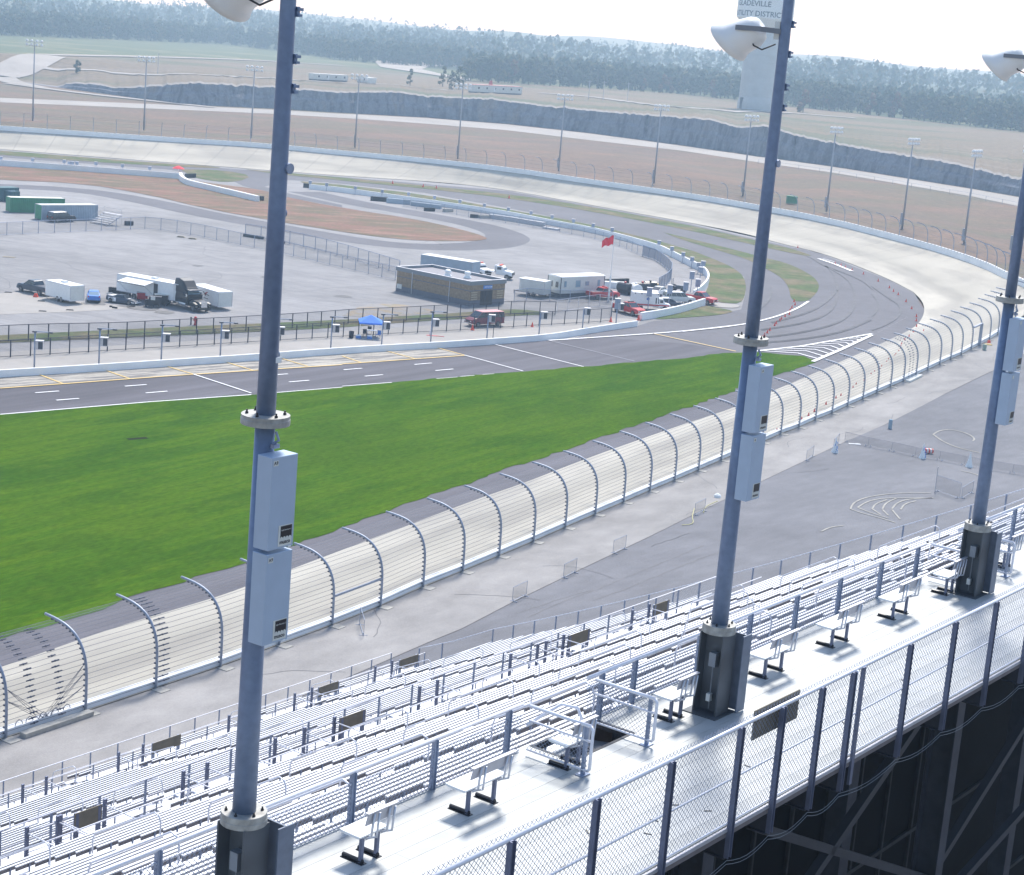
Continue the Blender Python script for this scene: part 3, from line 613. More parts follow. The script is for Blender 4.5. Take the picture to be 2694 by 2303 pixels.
# handrail loops in the aisles
def loop(mb, c, i, n=3):
    y0, y1 = DD[i]-.1, DD[i+n]-.1; z0, z1 = ZZ[i], ZZ[i+n]; h = 1.3; r = .022
    P = [(c, y0, z0)]+[(c, y0, z0+h-.2), (c, y0+.06, z0+h-.05), (c, y0+.22, z0+h+.0)]+[(c, y1-.22, z1+h+.10), (c, y1-.06, z1+h-.0), (c, y1, z1+h-.18), (c, y1, z1)]
    mb.tube(P, r, 6); mb.tube([(c, y0, z0+.45), (c, y1, z1+.45)], .015, 5)
for c in upA:
    for i in range(2, 26, 5):
        if c < aend(DD[i])-1: mb = MB(); loop(mb, c, i); obj('handrail', mb, M['rail'], stand, smooth=True)
for c in loA:
    for i in (33, 38, 43, 47, 55):
        if c < aend(DD[i])-1: mb = MB(); loop(mb, c, i, 3 if i < 55 else 2); obj('handrail', mb, M['rail'], stand, smooth=True)
# mesh helper: diagonal wires in a vertical plane along x at y
def chain(mb, a0, a1, y, z0, z1, p=.09, r=.004):
    H = z1-z0; k = a0-H
    while k < a1:
        for sgn in (1, -1):
            xa, za, xb, zb = (k, z0, k+H, z1) if sgn > 0 else (k+H, z0, k, z1)
            # clip
            pts = []
            lo_, hi_ = max(a0, min(xa, xb)), min(a1, max(xa, xb))
            if hi_-lo_ < .02: continue
            f = lambda x: za+(zb-za)*(x-xa)/(xb-xa)
            p0 = Vector((lo_, y, f(lo_))); p1 = Vector((hi_, y, f(hi_))); dn = Vector((0, 1, 0)); sx = Vector((-(p1-p0).z, 0, (p1-p0).x)).normalized()
            vs = [p0+dn*r, p0-dn*r*.5+sx*r, p0-dn*r*.5-sx*r, p1+dn*r, p1-dn*r*.5+sx*r, p1-dn*r*.5-sx*r]
            mb.add(vs, [(0, 1, 4, 3), (1, 2, 5, 4), (2, 0, 3, 5)])
        k += p
def chainY(mb, x, d0_, d1_, z0, z1, p=.09, r=.004):
    t = MB(); chain(t, d0_, d1_, 0, z0, z1, p, r)
    mb.add([(x+v[1], v[0], v[2]) for v in t.v], t.f)
# cross-aisle rails
def railrun(mb, a0, a1, y, z, h=1.05, sp=1.9, mid=True, r=.024):
    mb.tube([(a0, y, z+h), (a1, y, z+h)], r, 6)
    if mid: mb.tube([(a0, y, z+h*.55), (a1, y, z+h*.55)], r*.7, 5)
PL = []
def posts(mb, a0, a1, y, z, h=1.05, sp=1.9, w=.06):
    n = max(1, int((a1-a0)/sp))
    for k in range(n+1): PL.append((a0+(a1-a0)*k/n, y, z, w, h))
yd = DD[31]+.36; zd = ZZ[31]
mb = MB(); railrun(mb, A0, aend(yd), yd, zd, 1.4); obj('cross_aisle_rail', mb, M['rail'], stand, smooth=True)
mb = MB(); posts(mb, A0+.8, aend(yd), yd, zd, 1.4, 1.96); pass
mb = MB(); chain(mb, A0, aend(yd), yd, zd+.1, zd+1.3, .12, .003); obj('chain_link', mb, M['galv_light'], stand)
yb = DD[28]+.30; zb = ZZ[28]
mb = MB(); railrun(mb, A0, aend(yb), yb, zb, .75, mid=False); obj('guard_rail', mb, M['rail'], stand, smooth=True)
yd2 = DD[54]+.36; zd2 = ZZ[54]
mb = MB(); railrun(mb, A0, 52.4, yd2, zd2, 1.0, mid=True); obj('cross_aisle_rail', mb, M['rail'], stand, smooth=True)
mb = MB(); posts(mb, A0+.8, 52.4, yd2, zd2, 1.0, 2.4, .05); pass
# front rail and climbing end rail
yfr = DD[57]+.36; zfr = ZZ[57]
mb = MB(); railrun(mb, A0, 52.4, yfr, zfr, 1.4); obj('front_rail', mb, M['rail'], stand, smooth=True)
mb = MB(); posts(mb, A0+.8, 52.4, yfr, zfr, 1.4, 1.66, .05); pass
mb = MB(); mp = MB()
P = [(aend(DD[i])-.05, DD[i], ZZ[i]+1.5) for i in range(1, 56)]; Pl = [(p[0], p[1], p[2]-1.3) for p in P]
mb.tube(P, .026, 6); mb.tube(Pl, .018, 5)
for i in range(1, 56, 2): PL.append((aend(DD[i])-.05, DD[i], ZZ[i], .06, 1.5))
obj('end_rail', mb, M['rail'], stand, smooth=True); pass
# wheelchair bays: railed boxes and dark posts on the two cross aisles
def bay(a0, a1, d0_, d1_, z, h=1.0, board=None, heavy=.11):
    h += .3
    mb = MB()
    for y in (d0_, d1_):
        mb.tube([(a0, y, z+h), (a1, y, z+h)], .022, 6); mb.tube([(a0, y, z+h*.5), (a1, y, z+h*.5)], .015, 5)
    for x in (a0, a1): mb.tube([(x, d0_, z+h), (x, d1_, z+h)], .022, 6); mb.tube([(x, d0_, z+.5*h), (x, d1_, z+.5*h)], .015, 5)
    obj('bay_rail', mb, M['rail'], stand, smooth=True)
    mb = MB()
    for x in (a0, a1):
        for y in (d0_, d1_): mb = MB(); mb.box((x, y, z+h/2+.1), (heavy, .09, h+.2)); obj('bay_post', mb, M['post_navy'], stand)
    if board:
        mb = MB(); mb.box(((board[0]+board[1])/2, d1_-.06, z+h*.78), (board[1]-board[0], .03, .52)); obj('brown_board', mb, M['wood'], stand)
D1z = ZZ[31]; d1a, d1b = DD[29]-.3, DD[31]+.3
for a0, a1, bd in ((9.0, 10.2, None), (10.3, 12.1, (10.7, 11.8)), (15.5, 16.6, None), (18.4, 19.9, None), (21.4, 23.0, (23.1, 24.5)), (33.8, 35.7, None), (36.3, 37.6, (37.7, 39.3)), (5.6, 6.9, None), (27.9, 29.0, None), (43, 44.4, (44.5, 45.8)), (-3, -1.4, (-1.2, .2))):
    bay(a0, a1, d1a, d1b-.5, D1z, 1.05)
    if bd: mb = MB(); mb.box(((bd[0]+bd[1])/2, d1b-.7, D1z+1.25), (bd[1]-bd[0], .03, .55)); obj('brown_board', mb, M['wood'], stand); mb = MB(); posts(mb, bd[0]+.1, bd[1]-.1, d1b-.66, D1z, 1.5, 3, .12); pass
D2z = ZZ[54]; d2a, d2b = DD[52]-.3, DD[54]+.3
for a0, a1, bd in ((29.5, 31, (31.4, 33.2)), (36.6, 38, None), (41.3, 42.6, (42.9, 44.4)), (24, 25.3, None), (19, 20.4, (20.6, 22)), (47.6, 49, (49.4, 51))):
    bay(a0, a1, d2a, d2b-.4, D2z, .95)
    if bd: mb = MB(); mb.box(((bd[0]+bd[1])/2, d2b-.6, D2z+1.15), (bd[1]-bd[0], .03, .55)); obj('brown_board', mb, M['wood'], stand); mb = MB(); posts(mb, bd[0]+.1, bd[1]-.1, d2b-.55, D2z, 1.4, 3, .12); pass
PL.sort(key=lambda p: p[1]*.6+p[0]*.8)
rest = MB()
for k, (x, y, z, w, h) in enumerate(PL):
    mb = MB() if k < 96 else rest
    mb.box((x, y, z+h/2), (w, w, h))
    if k < 96: obj('rail_post', mb, M['galv'] if w < .1 else M['post_navy'], stand)
o_ = obj('rail_post', rest, M['galv'], stand); o_['kind'] = 'stuff'
# ---- top walkway
AW0, AW1 = -18.0, 34.0
VOM = [(-.9, .99), (15.2, 17.05)]
rows_ = 14; pw = (3.93+.17)/rows_
for k in range(rows_):
    y = -3.93+pw*(k+.5); mb = MB(); cuts = [AW0]
    if y > -.80 and y < .1:
        for v in VOM: cuts += [v[0], v[1]]
    cuts.append(AW1)
    for a, c in zip(cuts[::2], cuts[1::2]):
        x = a
        while x < c: e = min(c, x+6.1+.7*((k*7) % 3)); mb.box(((x+e)/2, y, WZ-.03), (e-x-.004, pw-.006, .06)); x = e
    obj('walkway_plank', mb, M['plank' if k % 3 else 'plank2'], stand)
mb = MB(); mb.m = 0; mb.box(((AW0+AW1)/2, -3.96, WZ-.05), (AW1-AW0, .05, .06)); mb.m = 1; mb.box(((AW0+AW1)/2, -3.955, WZ-.125), (AW1-AW0, .04, .09)); obj('edge_beam', mb, [M['alu_dull'], M['riser']], stand)
# joists and brackets below
OP = [-11.1, -9.1, -7.15, -5.18, -3.23, -1.2, .14, 1.5, 2.65, 4.93, 6.92, 8.9, 10.87, 12.85, 14.8, 16.8, 18.8, 20.8, 22.8, 24.8, 26.8, 28.8]
for a in OP:
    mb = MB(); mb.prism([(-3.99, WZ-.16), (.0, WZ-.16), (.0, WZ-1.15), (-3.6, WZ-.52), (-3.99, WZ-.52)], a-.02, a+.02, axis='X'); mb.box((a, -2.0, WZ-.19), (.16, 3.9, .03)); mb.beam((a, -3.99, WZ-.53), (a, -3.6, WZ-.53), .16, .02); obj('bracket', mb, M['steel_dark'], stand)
for v in VOM:
    mb = MB(); a, c = v; 
    for q in (((a, -.74), (c, -.74)), ((a, .12), (c, .12)), ((a, -.74), (a, .12)), ((c, -.74), (c, .12))): mb.beam((q[0][0], q[0][1], WZ-.06), (q[1][0], q[1][1], WZ-.06), .06, .135)
    obj('hatch_frame', mb, M['black'], stand)
    mb = MB(); mb.add([(a, -.74, WZ-.25), (c, -.74, WZ-.25), (c, .3, WZ-.42), (a, .3, WZ-.42)], [(0, 1, 2, 3)]); obj('hatch_floor', mb, M['fasciagrey'], stand)
    for x in (a-.38, c-.32):
        mb = MB()
        mb.tube([(x, -.05, WZ+.88), (x, -1.30, WZ+.88)], .034, 8); mb.tube([(x, -.05, WZ+.62), (x, -1.30, WZ+.62)], .022, 7); mb.tube([(x, -.05, WZ+.1), (x, -1.3, WZ+.1)], .02, 6)
        mb.tube([(x, -1.30, WZ+.88), (x, -1.34, WZ+.82), (x, -1.34, WZ+.14), (x, -1.3, WZ+.1)], .028, 7); obj('hatch_rail', mb, M['rail'], stand, smooth=True)
    x = a+.1; mb = MB(); mb.tube([(x-.55, -.05, WZ+.55), (x, -.35, WZ+.88), (x+.10, -.62, WZ+.86), (x+.12, -.7, WZ+.7), (x+.12, -.7, WZ-.3)], .030, 8)
    obj('hatch_rail', mb, M['rail'], stand, smooth=True)
    mb = MB()
    for x in (a-.38, c-.32): mb = MB(); mb.box((x+.02, -1.2, WZ+.44), (.07, .05, .88)); mb.box((x+.02, -1.2, WZ+.01), (.22, .16, .02)); obj('hatch_post', mb, M['galv'], stand)
    mb = MB(); chainY(mb, a-.38, -1.28, -.05, WZ+.1, WZ+.62); obj('chain_link', mb, M['galv'], stand); mb = MB(); chainY(mb, c-.32, -1.28, -.05, WZ+.1, WZ+.85); obj('chain_link', mb, M['galv'], stand)
# ---- columns, braces and added shade sheet under the walkway
for a in (-9.1, 3.0, 14.6, 26.3):
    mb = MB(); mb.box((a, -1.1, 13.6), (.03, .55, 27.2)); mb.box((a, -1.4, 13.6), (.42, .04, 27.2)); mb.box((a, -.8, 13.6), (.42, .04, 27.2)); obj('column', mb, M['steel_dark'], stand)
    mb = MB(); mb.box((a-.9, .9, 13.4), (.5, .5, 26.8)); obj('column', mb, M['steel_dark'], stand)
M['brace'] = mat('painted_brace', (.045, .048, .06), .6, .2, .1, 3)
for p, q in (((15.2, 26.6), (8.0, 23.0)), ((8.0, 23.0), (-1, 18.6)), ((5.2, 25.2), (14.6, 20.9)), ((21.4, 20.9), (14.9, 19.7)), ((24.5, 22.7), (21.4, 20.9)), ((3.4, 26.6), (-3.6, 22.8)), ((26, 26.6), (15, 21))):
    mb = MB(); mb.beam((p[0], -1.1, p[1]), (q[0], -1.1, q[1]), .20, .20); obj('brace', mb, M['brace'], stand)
mb = MB(); mb.box(((A0+44)/2, 2.2, 12.6), (44-A0, .05, 25.2)); obj('shade_sheet', mb, mat('black_shade_sheet', (.004, .004, .006), .8, 0, .2, 2, spec=.1), stand)  # near-black wall added so the void under the stand reads as deep shade
mb = MB(); mb.m = 0
for a in [-3.5+1.9*k for k in range(14)]: mb.box((a, 2.12, 12.4), (.09, .09, 24.8))
for z in (3, 7, 11, 15, 19, 23): mb.box((14, 2.10, z), (60, .08, .12))
obj('girt', mb, M['rubber'], stand); mb = MB()
for a, c in ((AW0, VOM[0][0]), (VOM[0][1], VOM[1][0]), (VOM[1][1], AW1)): mb = MB(); mb.box(((a+c)/2, .155, 27.6), (c-a, .02, .98)); obj('sun_block_riser', mb, M['riser'], stand)  # riser strip added to block sun leaking in below the walkway
mb = MB(); mb.box((2.15, -3.2, 24.9), (.35, .04, 1.2)); obj('banner', mb, M['blue'], stand)
# drooping cables under the edge
for zo in (0, .06):
    mb = MB()
    for a, c in zip(OP, OP[1:]):
        mb.tube([(a+(c-a)*t, -4.0-.03*zo, WZ-.58-zo-.12*math.sin(math.pi*t)) for t in [k/6 for k in range(7)]], .005, 4, caps=False)
    obj('cable', mb, M['fasciagrey'], stand)
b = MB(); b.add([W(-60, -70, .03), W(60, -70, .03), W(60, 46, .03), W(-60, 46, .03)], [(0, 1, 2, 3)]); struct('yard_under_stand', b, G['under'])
# ================================================================ FENCES ON THE WALKWAY
of = thing('back_fence', 'tall chain-link fence with dark channel posts along the outer edge of the top walkway', 'fence', W(0, -3.99, WZ), ST)
for a in OP:
    mb = MB(); x = a; z0, z1 = -.52, 1.66
    if a == 2.65: 
        t = MB(); t.tube([(a+.14, .02, -.05), (a+.14, .02, 1.66)], .045, 8); obj('round_post', t, M['galv_light'], of, smooth=True)
    mb.box((x, 0, (z0+z1)/2), (.10, .05, z1-z0)); mb.box((x-.045, -.03, (z0+z1)/2), (.012, .06, z1-z0)); mb.box((x+.045, -.03, (z0+z1)/2), (.012, .06, z1-z0))
    if a < 99: obj('post', mb, M['post_navy'], of)
    if a == 2.65: mb = MB(); mb.box((3.05, 0, .57), (.10, .05, 2.18)); obj('post', mb, M['post_navy'], of)
mb = MB(); mb.tube([(AW0, .03, 1.66), (AW1, .03, 1.66)], .035, 8); obj('top_rail', mb, M['rail'], of, smooth=True)
mb = MB(); mb.tube([(AW0, .03, .81), (AW1, .03, .81)], .018, 6); obj('mid_rail', mb, M['rail'], of, smooth=True)
mb = MB(); mb.tube([(AW0, .03, .06), (AW1, .03, .06)], .018, 6); obj('bottom_rail', mb, M['rail'], of, smooth=True)
mb = MB(); chain(mb, -10, 22, .07, .02, 1.75, .098, .0042); obj('chain_link', mb, M['galv'], of)
mb = MB(); mb.box((.13, .1, 1.50), (1.5, .02, .5)); obj('back_sign', mb, M['wood'], of)
inf = thing('inner_fence', 'low chain-link fence with a round top rail between the walkway and the top seat row', 'fence', W(0, .12, WZ), ST)
IP = [-15.3, -13.4, -11.4, -9.45, -7.5, -5.55, -3.6, -1.65, 1.12, 2.2, 4.5, 6.47, 8.43, 10.42, 12.46, 14.4, 17.4, 18.5, 20.36, 22.3, 24.3, 26.3, 28.2, 30.2]
for a in IP: mb = MB(); mb.box((a, 0, .35), (.07, .07, 1.0)); mb.box((a+.03, -.03, .35), (.02, .05, 1.0)); obj('post', mb, M['galv'], inf)
for a, c in ((AW0, -1.28), (.67, 14.82), (16.75, AW1)):
    mb = MB(); mb.tube([(a, 0, .86), (c, 0, .86)], .036, 8); obj('top_rail', mb, M['rail'], inf, smooth=True)
    mb = MB(); mb.tube([(a, 0, .66), (c, 0, .66)], .020, 6); mb.tube([(a, 0, .04), (c, 0, .04)], .022, 6); obj('lower_rail', mb, M['rail'], inf, smooth=True)
    mb = MB(); chain(mb, max(a, -12), min(c, 26), -.02, .0, .70, .09, .0045); obj('chain_link', mb, M['galv'], inf)
# ================================================================ WALKWAY SEATS
def seat(wide, label, loc, rz, group):
    w = 1.06 if wide else .62
    t = thing('stadium_seat', label, 'seat', loc, rz, group)
    # seat board with a curved front lip, long axis x
    pr = [(.20, .015), (.17, -.012), (.10, -.02), (-.18, -.02), (-.20, .0), (-.20, .02), (-.1, .018), (.12, .022), (.19, .03)]
    mb = MB(); mb.prism([(y, .45+z) for y, z in pr], -w/2, w/2, axis='X'); obj('seat_board', mb, M['white'], t)
    mb = MB(); mb.prism([(-.27, .66), (-.255, .66), (-.30, .86), (-.335, .875), (-.335, .86), (-.315, .85)], -w/2+.02, w/2+.02, axis='X'); mb.box((0, -.315, .875), (w+.04, .07, .02)); obj('backrest', mb, M['alu_dull'], t)
    lx = (-.33, .33) if wide else (-.17, .17)
    for x in lx:
        mb = MB(); mb.tube([(x, .05, .42), (x, -.20, .41), (x, -.29, .46), (x, -.30, .6), (x, -.33, .85)], .020, 7); mb.tube([(x+.07, .05, .42), (x+.07, -.22, .41), (x+.07, -.33, .46), (x+.07, -.34, .6), (x+.07, -.36, .85)], .018, 7); obj('seat_bracket', mb, M['galv_light'], t, smooth=True)
        mb = MB(); mb.box((x, -.12, .22), (.06, .05, .42)); obj('leg', mb, M['post_navy'], t)
        mb = MB(); mb.tube([(x, -.16, .035), (x, .22, .035)], .034, 8); mb.box((x, .02, .006), (.11, .42, .012)); obj('foot', mb, M['black'], t, smooth=False)
    return t
S0 = None; S1 = None
seats = [(-6.25, 0, 'white seat on the walkway nearest the foremost light pole'), (-3.6, 1, 'wide white seat on the walkway, first to the left of the nearer hatch rails'), (-1.1, 0, 'narrow white seat tucked against the left rail of the nearer floor hatch'), (2.15, 0, 'narrow white seat half hidden behind the base of the middle light pole'), (5.77, 1, 'wide white seat on the walkway, first to the right of the middle light pole'), (8.6, 1, 'wide white seat on the walkway, second to the right of the middle light pole'), (11.5, 1, 'wide white seat on the walkway, third to the right of the middle light pole'), (14.15, 0, 'narrow white seat on the walkway just left of the right-hand light pole base'), (17.6, 0, 'narrow white seat on the walkway at the right edge beyond the second hatch')]
for a, wide, lb in seats:
    loc = W(a, -.75, WZ)
    src = S1 if wide else S0
    if src is None:
        s_ = seat(wide, lb, loc, ST, 'white seats along the top walkway')
        if wide: S1 = s_
        else: S0 = s_
    else: dup(src, loc, ST, lb)
# ================================================================ TEXT
def text(body, size, m, parent, M4, name='lettering', bold=0):
    cu = bpy.data.curves.new(name, 'FONT'); cu.body = body; cu.size = size; cu.align_x = 'CENTER'; cu.align_y = 'CENTER'; cu.extrude = .0006; cu.offset = bold; cu.resolution_u = 3
    ob = bpy.data.objects.new(name, cu); scene.collection.objects.link(ob); bpy.context.view_layer.update()
    me = bpy.data.meshes.new_from_object(ob.evaluated_get(bpy.context.evaluated_depsgraph_get())); bpy.data.objects.remove(ob)
    me.materials.clear(); me.materials.append(m); o = bpy.data.objects.new(name, me); scene.collection.objects.link(o); o.parent = parent; o.matrix_local = M4; return o
# ================================================================ STADIUM LIGHT POLES (local frame as the stand)
def face(x, y, z): return Matrix(((1, 0, 0, x), (0, 0, -1, y), (0, 1, 0, z), (0, 0, 0, 1)))      # text plane facing -y
def lightpole(label, a, d, tagtxt, detail):
    t = thing('light_pole', label, 'light pole', W(a, d, WZ), ST, 'stadium light poles on the walkway')
    mb = MB(); h = 1.55
    mb.box((0, 0, h/2), (.03, .44, h)); mb.box((0, -.235, h/2), (.46, .03, h)); mb.box((0, .235, h/2), (.46, .03, h)); mb.box((-.02, .02, .01), (.7, .7, .02))
    mb.box((.12, -.03, .35), (.02, .40, .6)); obj('base_column', mb, M['ibeam'], t)
    mb = MB(); mb.box((.40, -.16, h/2-.02), (.03, .46, h-.08)); mb.box((.40, -.39, h/2-.02), (.30, .025, h-.08)); obj('side_plate', mb, M['sideplate'], t)
    mb = MB(); mb.box((-.11, -.03, 1.05), (.14, .14, .26)); mb.tube([(-.12, -.03, .92), (-.12, -.03, .1)], .012, 5); obj('junction_box', mb, M['fasciagrey'], t)
    mb = MB(); mb.box((-.13, -.02, .32), (.09, .08, .14)); obj('junction_box', mb, M['offwhite'], t)
    mb = MB(); mb.lathe([(.31, h), (.31, h+.07), (.305, h+.075), (.305, h+.155), (.30, h+.16), (.16, h+.16)], 32); obj('flange', mb, M['flange'], t, smooth=False)
    mb = MB(); mb.lathe([(.157, h+.15), (.141, h+2.7), (.126, h+5.33)], 28); obj('pole', mb, M['pole'], t, smooth=True)
    mb = MB(); mb.lathe([(.12, h+5.33), (.31, h+5.33), (.31, h+5.40), (.305, h+5.405), (.305, h+5.45), (.11, h+5.455)], 32); obj('flange', mb, M['flange'], t)
    mb = MB(); mb.lathe([(.123, h+5.45), (.108, h+8), (.094, h+10.7), (.084, h+13.3), (.075, h+16)], 28); obj('pole', mb, M['pole'], t, smooth=True)
    for zz, n in ((h+.16, 6), (h+5.455, 6)):
        for k in range(n):
            mb = MB(); an = k*math.pi/3+.3; mb.lathe([(.022, zz), (.022, zz+.02), (.012, zz+.02), (.012, zz+.05)], 6, (.235*math.cos(an), .235*math.sin(an), 0)); obj('bolt', mb, M['black'], t)
    for z0 in (4.11, 5.35):
        mb = MB(); mb.box((-.04, -.285, z0+.61), (.46, .25, 1.19)); bx = obj('ballast_box', mb, M['box'], t)
        bm = bmesh.new(); bm.from_mesh(bx.data); bmesh.ops.bevel(bm, geom=bm.edges[:], offset=.006, segments=1, affect='EDGES'); bm.to_mesh(bx.data); bm.free()
        mb = MB(); mb.box((-.2, -.413, z0+1.13), (.085, .003, .07)); pl = obj('label_plate', mb, M['offwhite'], bx)
        if tagtxt: text(tagtxt, .062, M['black'], bx, face(-.2, -.4155, z0+1.13), 'label_text', .001)
        mb = MB(); mb.box((.03, -.413, z0+.18), (.24, .003, .27)); obj('sticker', mb, M['offwhite'], bx)
        mb = MB(); mb.box((.045, -.4155, z0+.225), (.20, .002, .155)); 
        obj('sticker_panel', mb, M['black'], bx)
        mb = MB()
        for k in range(4): mb.lathe([(.021, 0), (.021, .002)], 14, (0, 0, 0)); n_ = 28; v = mb.v[-n_:]; mb.v[-n_:] = [(p[0]-.035+k*.05, -.4175-p[2], p[1]+z0+.145) for p in v]
        obj('sticker_dots', mb, M['offwhite'], bx)
        if detail: text('Light-Structure 2', .026, M['offwhite'], bx, face(.045, -.4175, z0+.25), 'sticker_text')
        text('musco', .072, M['black'], bx, face(.03, -.4155, z0+.095), 'sticker_text', .0022)
        mb = MB(); mb.box((.12, -.4145, z0+.02), (.05, .002, .02)); obj('label_plate', mb, M['white'], bx)
    mb = MB(); mb.tube([(.0, -.14, 6.64), (.05, -.2, 6.70), (.04, -.15, 6.80)], .02, 6); mb.box((.0, -.19, 6.63), (.1, .06, .05)); obj('cable_gland', mb, M['galv'], t)
    for zz in (11.9, 11.35, 11.0, 12.4, 12.95):
        mb = MB(); mb.box((.075, -.08, zz-.0), (.05, .05, .12)); mb.box((.095, -.095, zz+.03), (.09, .06, .035)); mb.box((.095, -.095, zz-.04), (.07, .05, .03)); obj('step_clip', mb, M['pole'], t)
    mb = MB(); mb.lathe([(.065, 0), (.065, .05)], 16, axis='Y'); mb.v = [(v[0]*1+.06, -v[1]-.08, v[2]+10.05) for v in mb.v]; obj('hand_hole', mb, M['galv'], t)
    mb = MB(); mb.lathe([(.06, 0), (.06, .03)], 16, axis='X'); mb.v = [(v[0]+.09, v[1], v[2]+9.5) for v in mb.v]; obj('hand_hole', mb, M['pole'], t)
    mb = MB(); mb.lathe([(.06, 0), (.06, .03)], 16, axis='X'); mb.v = [(v[0]+.10, v[1], v[2]+7.75) for v in mb.v]; obj('hand_hole', mb, M['pole'], t)
    if tagtxt == 'A9': mb = MB(); mb.box((.05, -.118, 7.7), (.10, .01, .07)); obj('label_plate', mb, M['white'], t)
    # lamp head : axis points down the stand (+y) and dips
    for zz in (12.30, 15.2):
        ax = Matrix.Rotation(R(-24), 4, 'X'); n = 28; prof = [(0, .0), (.13, .015), (.22, .07), (.265, .16), (.285, .28), (.30, .42), (.33, .56), (.385, .72)]
        vs = []; fs = []
        for r_, y_ in prof:
            for k in range(n):
                an = 2*math.pi*k/n; cut = .16*math.sin(an)*max(0, (y_-.42)/.3) ; flare = 1+.0*math.cos(an)
                vs.append(ax @ Vector((r_*math.cos(an)*flare, y_+cut, r_*math.sin(an))))
        for i in range(len(prof)-1):
            for k in range(n): fs.append((i*n+k, i*n+(k+1) % n, (i+1)*n+(k+1) % n, (i+1)*n+k))
        mb = MB(); mb.add([v+Vector((0, .44, zz)) for v in vs], fs); hd = obj('lamp_housing', mb, M['lampwhite'], t, smooth=True)
        sdm = hd.modifiers.new('wall', 'SOLIDIFY'); sdm.thickness = .008
        mb = MB(); vs2 = [ax @ Vector((.27*math.cos(2*math.pi*k/n), .34, .27*math.sin(2*math.pi*k/n)))+Vector((0, .44, zz)) for k in range(n)]; mb.add(vs2, [tuple(range(n))]); obj('lens', mb, M['glass_blue'], hd)
        mb = MB(); mb.beam((-.30, .80, zz-.02), (-.30, .30, zz-.02), .03, .085); mb.beam((-.30, .32, zz-.02), (-.02, -.02, zz-.04), .03, .085); mb.beam((.30, .75, zz-.02), (.30, .30, zz-.02), .03, .085); mb.beam((.30, .32, zz-.02), (.02, -.02, zz-.04), .03, .085); obj('lamp_arm', mb, M['fasciagrey'], t)
        mb = MB(); mb.box((0, .12, zz-.02), (.16, .10, .30)); obj('mounting_plate', mb, M['offwhite'], t)
        mb = MB(); mb.tube([(-.14, .58, zz-.15), (-.15, .50, zz-.30), (-.13, .34, zz-.36), (-.05, .13, zz-.25)], .014, 6); obj('lamp_cable', mb, M['black'], t, smooth=True)
    return t
lightpole('foremost tall light pole standing left of centre, boxes marked A9', -9.1, -1.08, 'A9', True)
lightpole('middle tall light pole between the wide walkway seats, lamp head near its top', 3.0, -1.1, 'A', False)
lightpole('right-hand tall light pole at the edge of the picture beside the second hatch', 14.6, -1.18, '', False)
# ================================================================ CATCH FENCE ALONG THE FRONT STRAIGHT
M['cable'] = mat('steel_cable', (.16, .17, .22), .6, .3, .1, 5)
M['catchpost'] = mat('catch_fence_tube', (.30, .34, .43), .5, .4, .1, 2)
M['clamp'] = mat('cable_clamp', (.07, .08, .13), .6, .3, .1, 5)
def fabric_mat(name, col, alpha):
    m = bpy.data.materials.new(name); m.use_nodes = True; t = m.node_tree; N = t.nodes; L = t.links; b = N['Principled BSDF']; b.inputs['Base Color'].default_value = (*col, 1); b.inputs['Roughness'].default_value = .8
    b.inputs['Alpha'].default_value = alpha; n = N.new('ShaderNodeTexNoise'); n.inputs['Scale'].default_value = 1.5; r = N.new('ShaderNodeMapRange'); r.inputs['To Min'].default_value = alpha*.7; r.inputs['To Max'].default_value = alpha*1.3; L.new(n.outputs[0], r.inputs[0]); L.new(r.outputs[0], b.inputs['Alpha']); return m
M['wiremesh'] = fabric_mat('woven_wire_mesh', (.12, .13, .16), .22)
M['catchmesh'] = fabric_mat('fine_catch_mesh', (.30, .31, .34), .10)
M['privacy'] = fabric_mat('privacy_fabric', (.16, .19, .27), .75)
CP = [(0, 0), (0, 1.3), (.02, 2.4), (.14, 3.15), (.45, 3.85), (1.0, 4.45), (1.8, 4.82), (2.7, 4.98), (3.6, 5.05)]
CL = smoothline([Vector((a, 0, b)) for a, b in CP], 24, 2)
cf = thing('catch_fence', 'curved steel catch fence with cables along the outside of the front straight', 'catch fence', GP[0])
def fence_frames(pts, flip=1):
    out = []
    for i, p in enumerate(pts):
        d = pts[min(i+1, len(pts)-1)]-pts[max(i-1, 0)]; d.z = 0; d.normalize(); out.append((p, d, Vector((-d.y, d.x, 0))*flip))
    return out
allp = near[2:]+[near[-1]+(near[-1]-near[-2]).normalized()*5.8*k for k in (1, 2)]
FR = fence_frames(allp); base0 = GP[0]
post_me = None
pm = MB(); pm.tube([(c.x, 0, c.z) for c in CL], .085, 7)
cm = MB()
for k in range(1, 22, 1):
    c = CL[k]; nx = CL[k+1]-CL[k-1]; nx.normalize(); off = Vector((nx.z, 0, -nx.x))*.12; cm.box((c.x+off.x, 0, c.z+off.z), (.12, .16, .09))
P0 = None; C0 = None; B0 = None
for p, d, n in FR:
    rz = math.atan2(n.y, n.x)
    if P0 is None:
        P0 = obj('post', pm, M['catchpost'], cf, smooth=True); C0 = obj('clamps', cm, M['clamp'], P0)
        bm_ = MB(); bm_.box((-.45, 0, .03), (.8, .8, .08)); B0 = obj('base_pad', bm_, M['concrete_raw'], P0); q = P0
    else:
        q = P0.copy(); scene.collection.objects.link(q); q.parent = cf
        for ch in (C0, B0): c = ch.copy(); scene.collection.objects.link(c); c.parent = q
    q.location = p-base0; q.rotation_euler = (0, 0, rz)
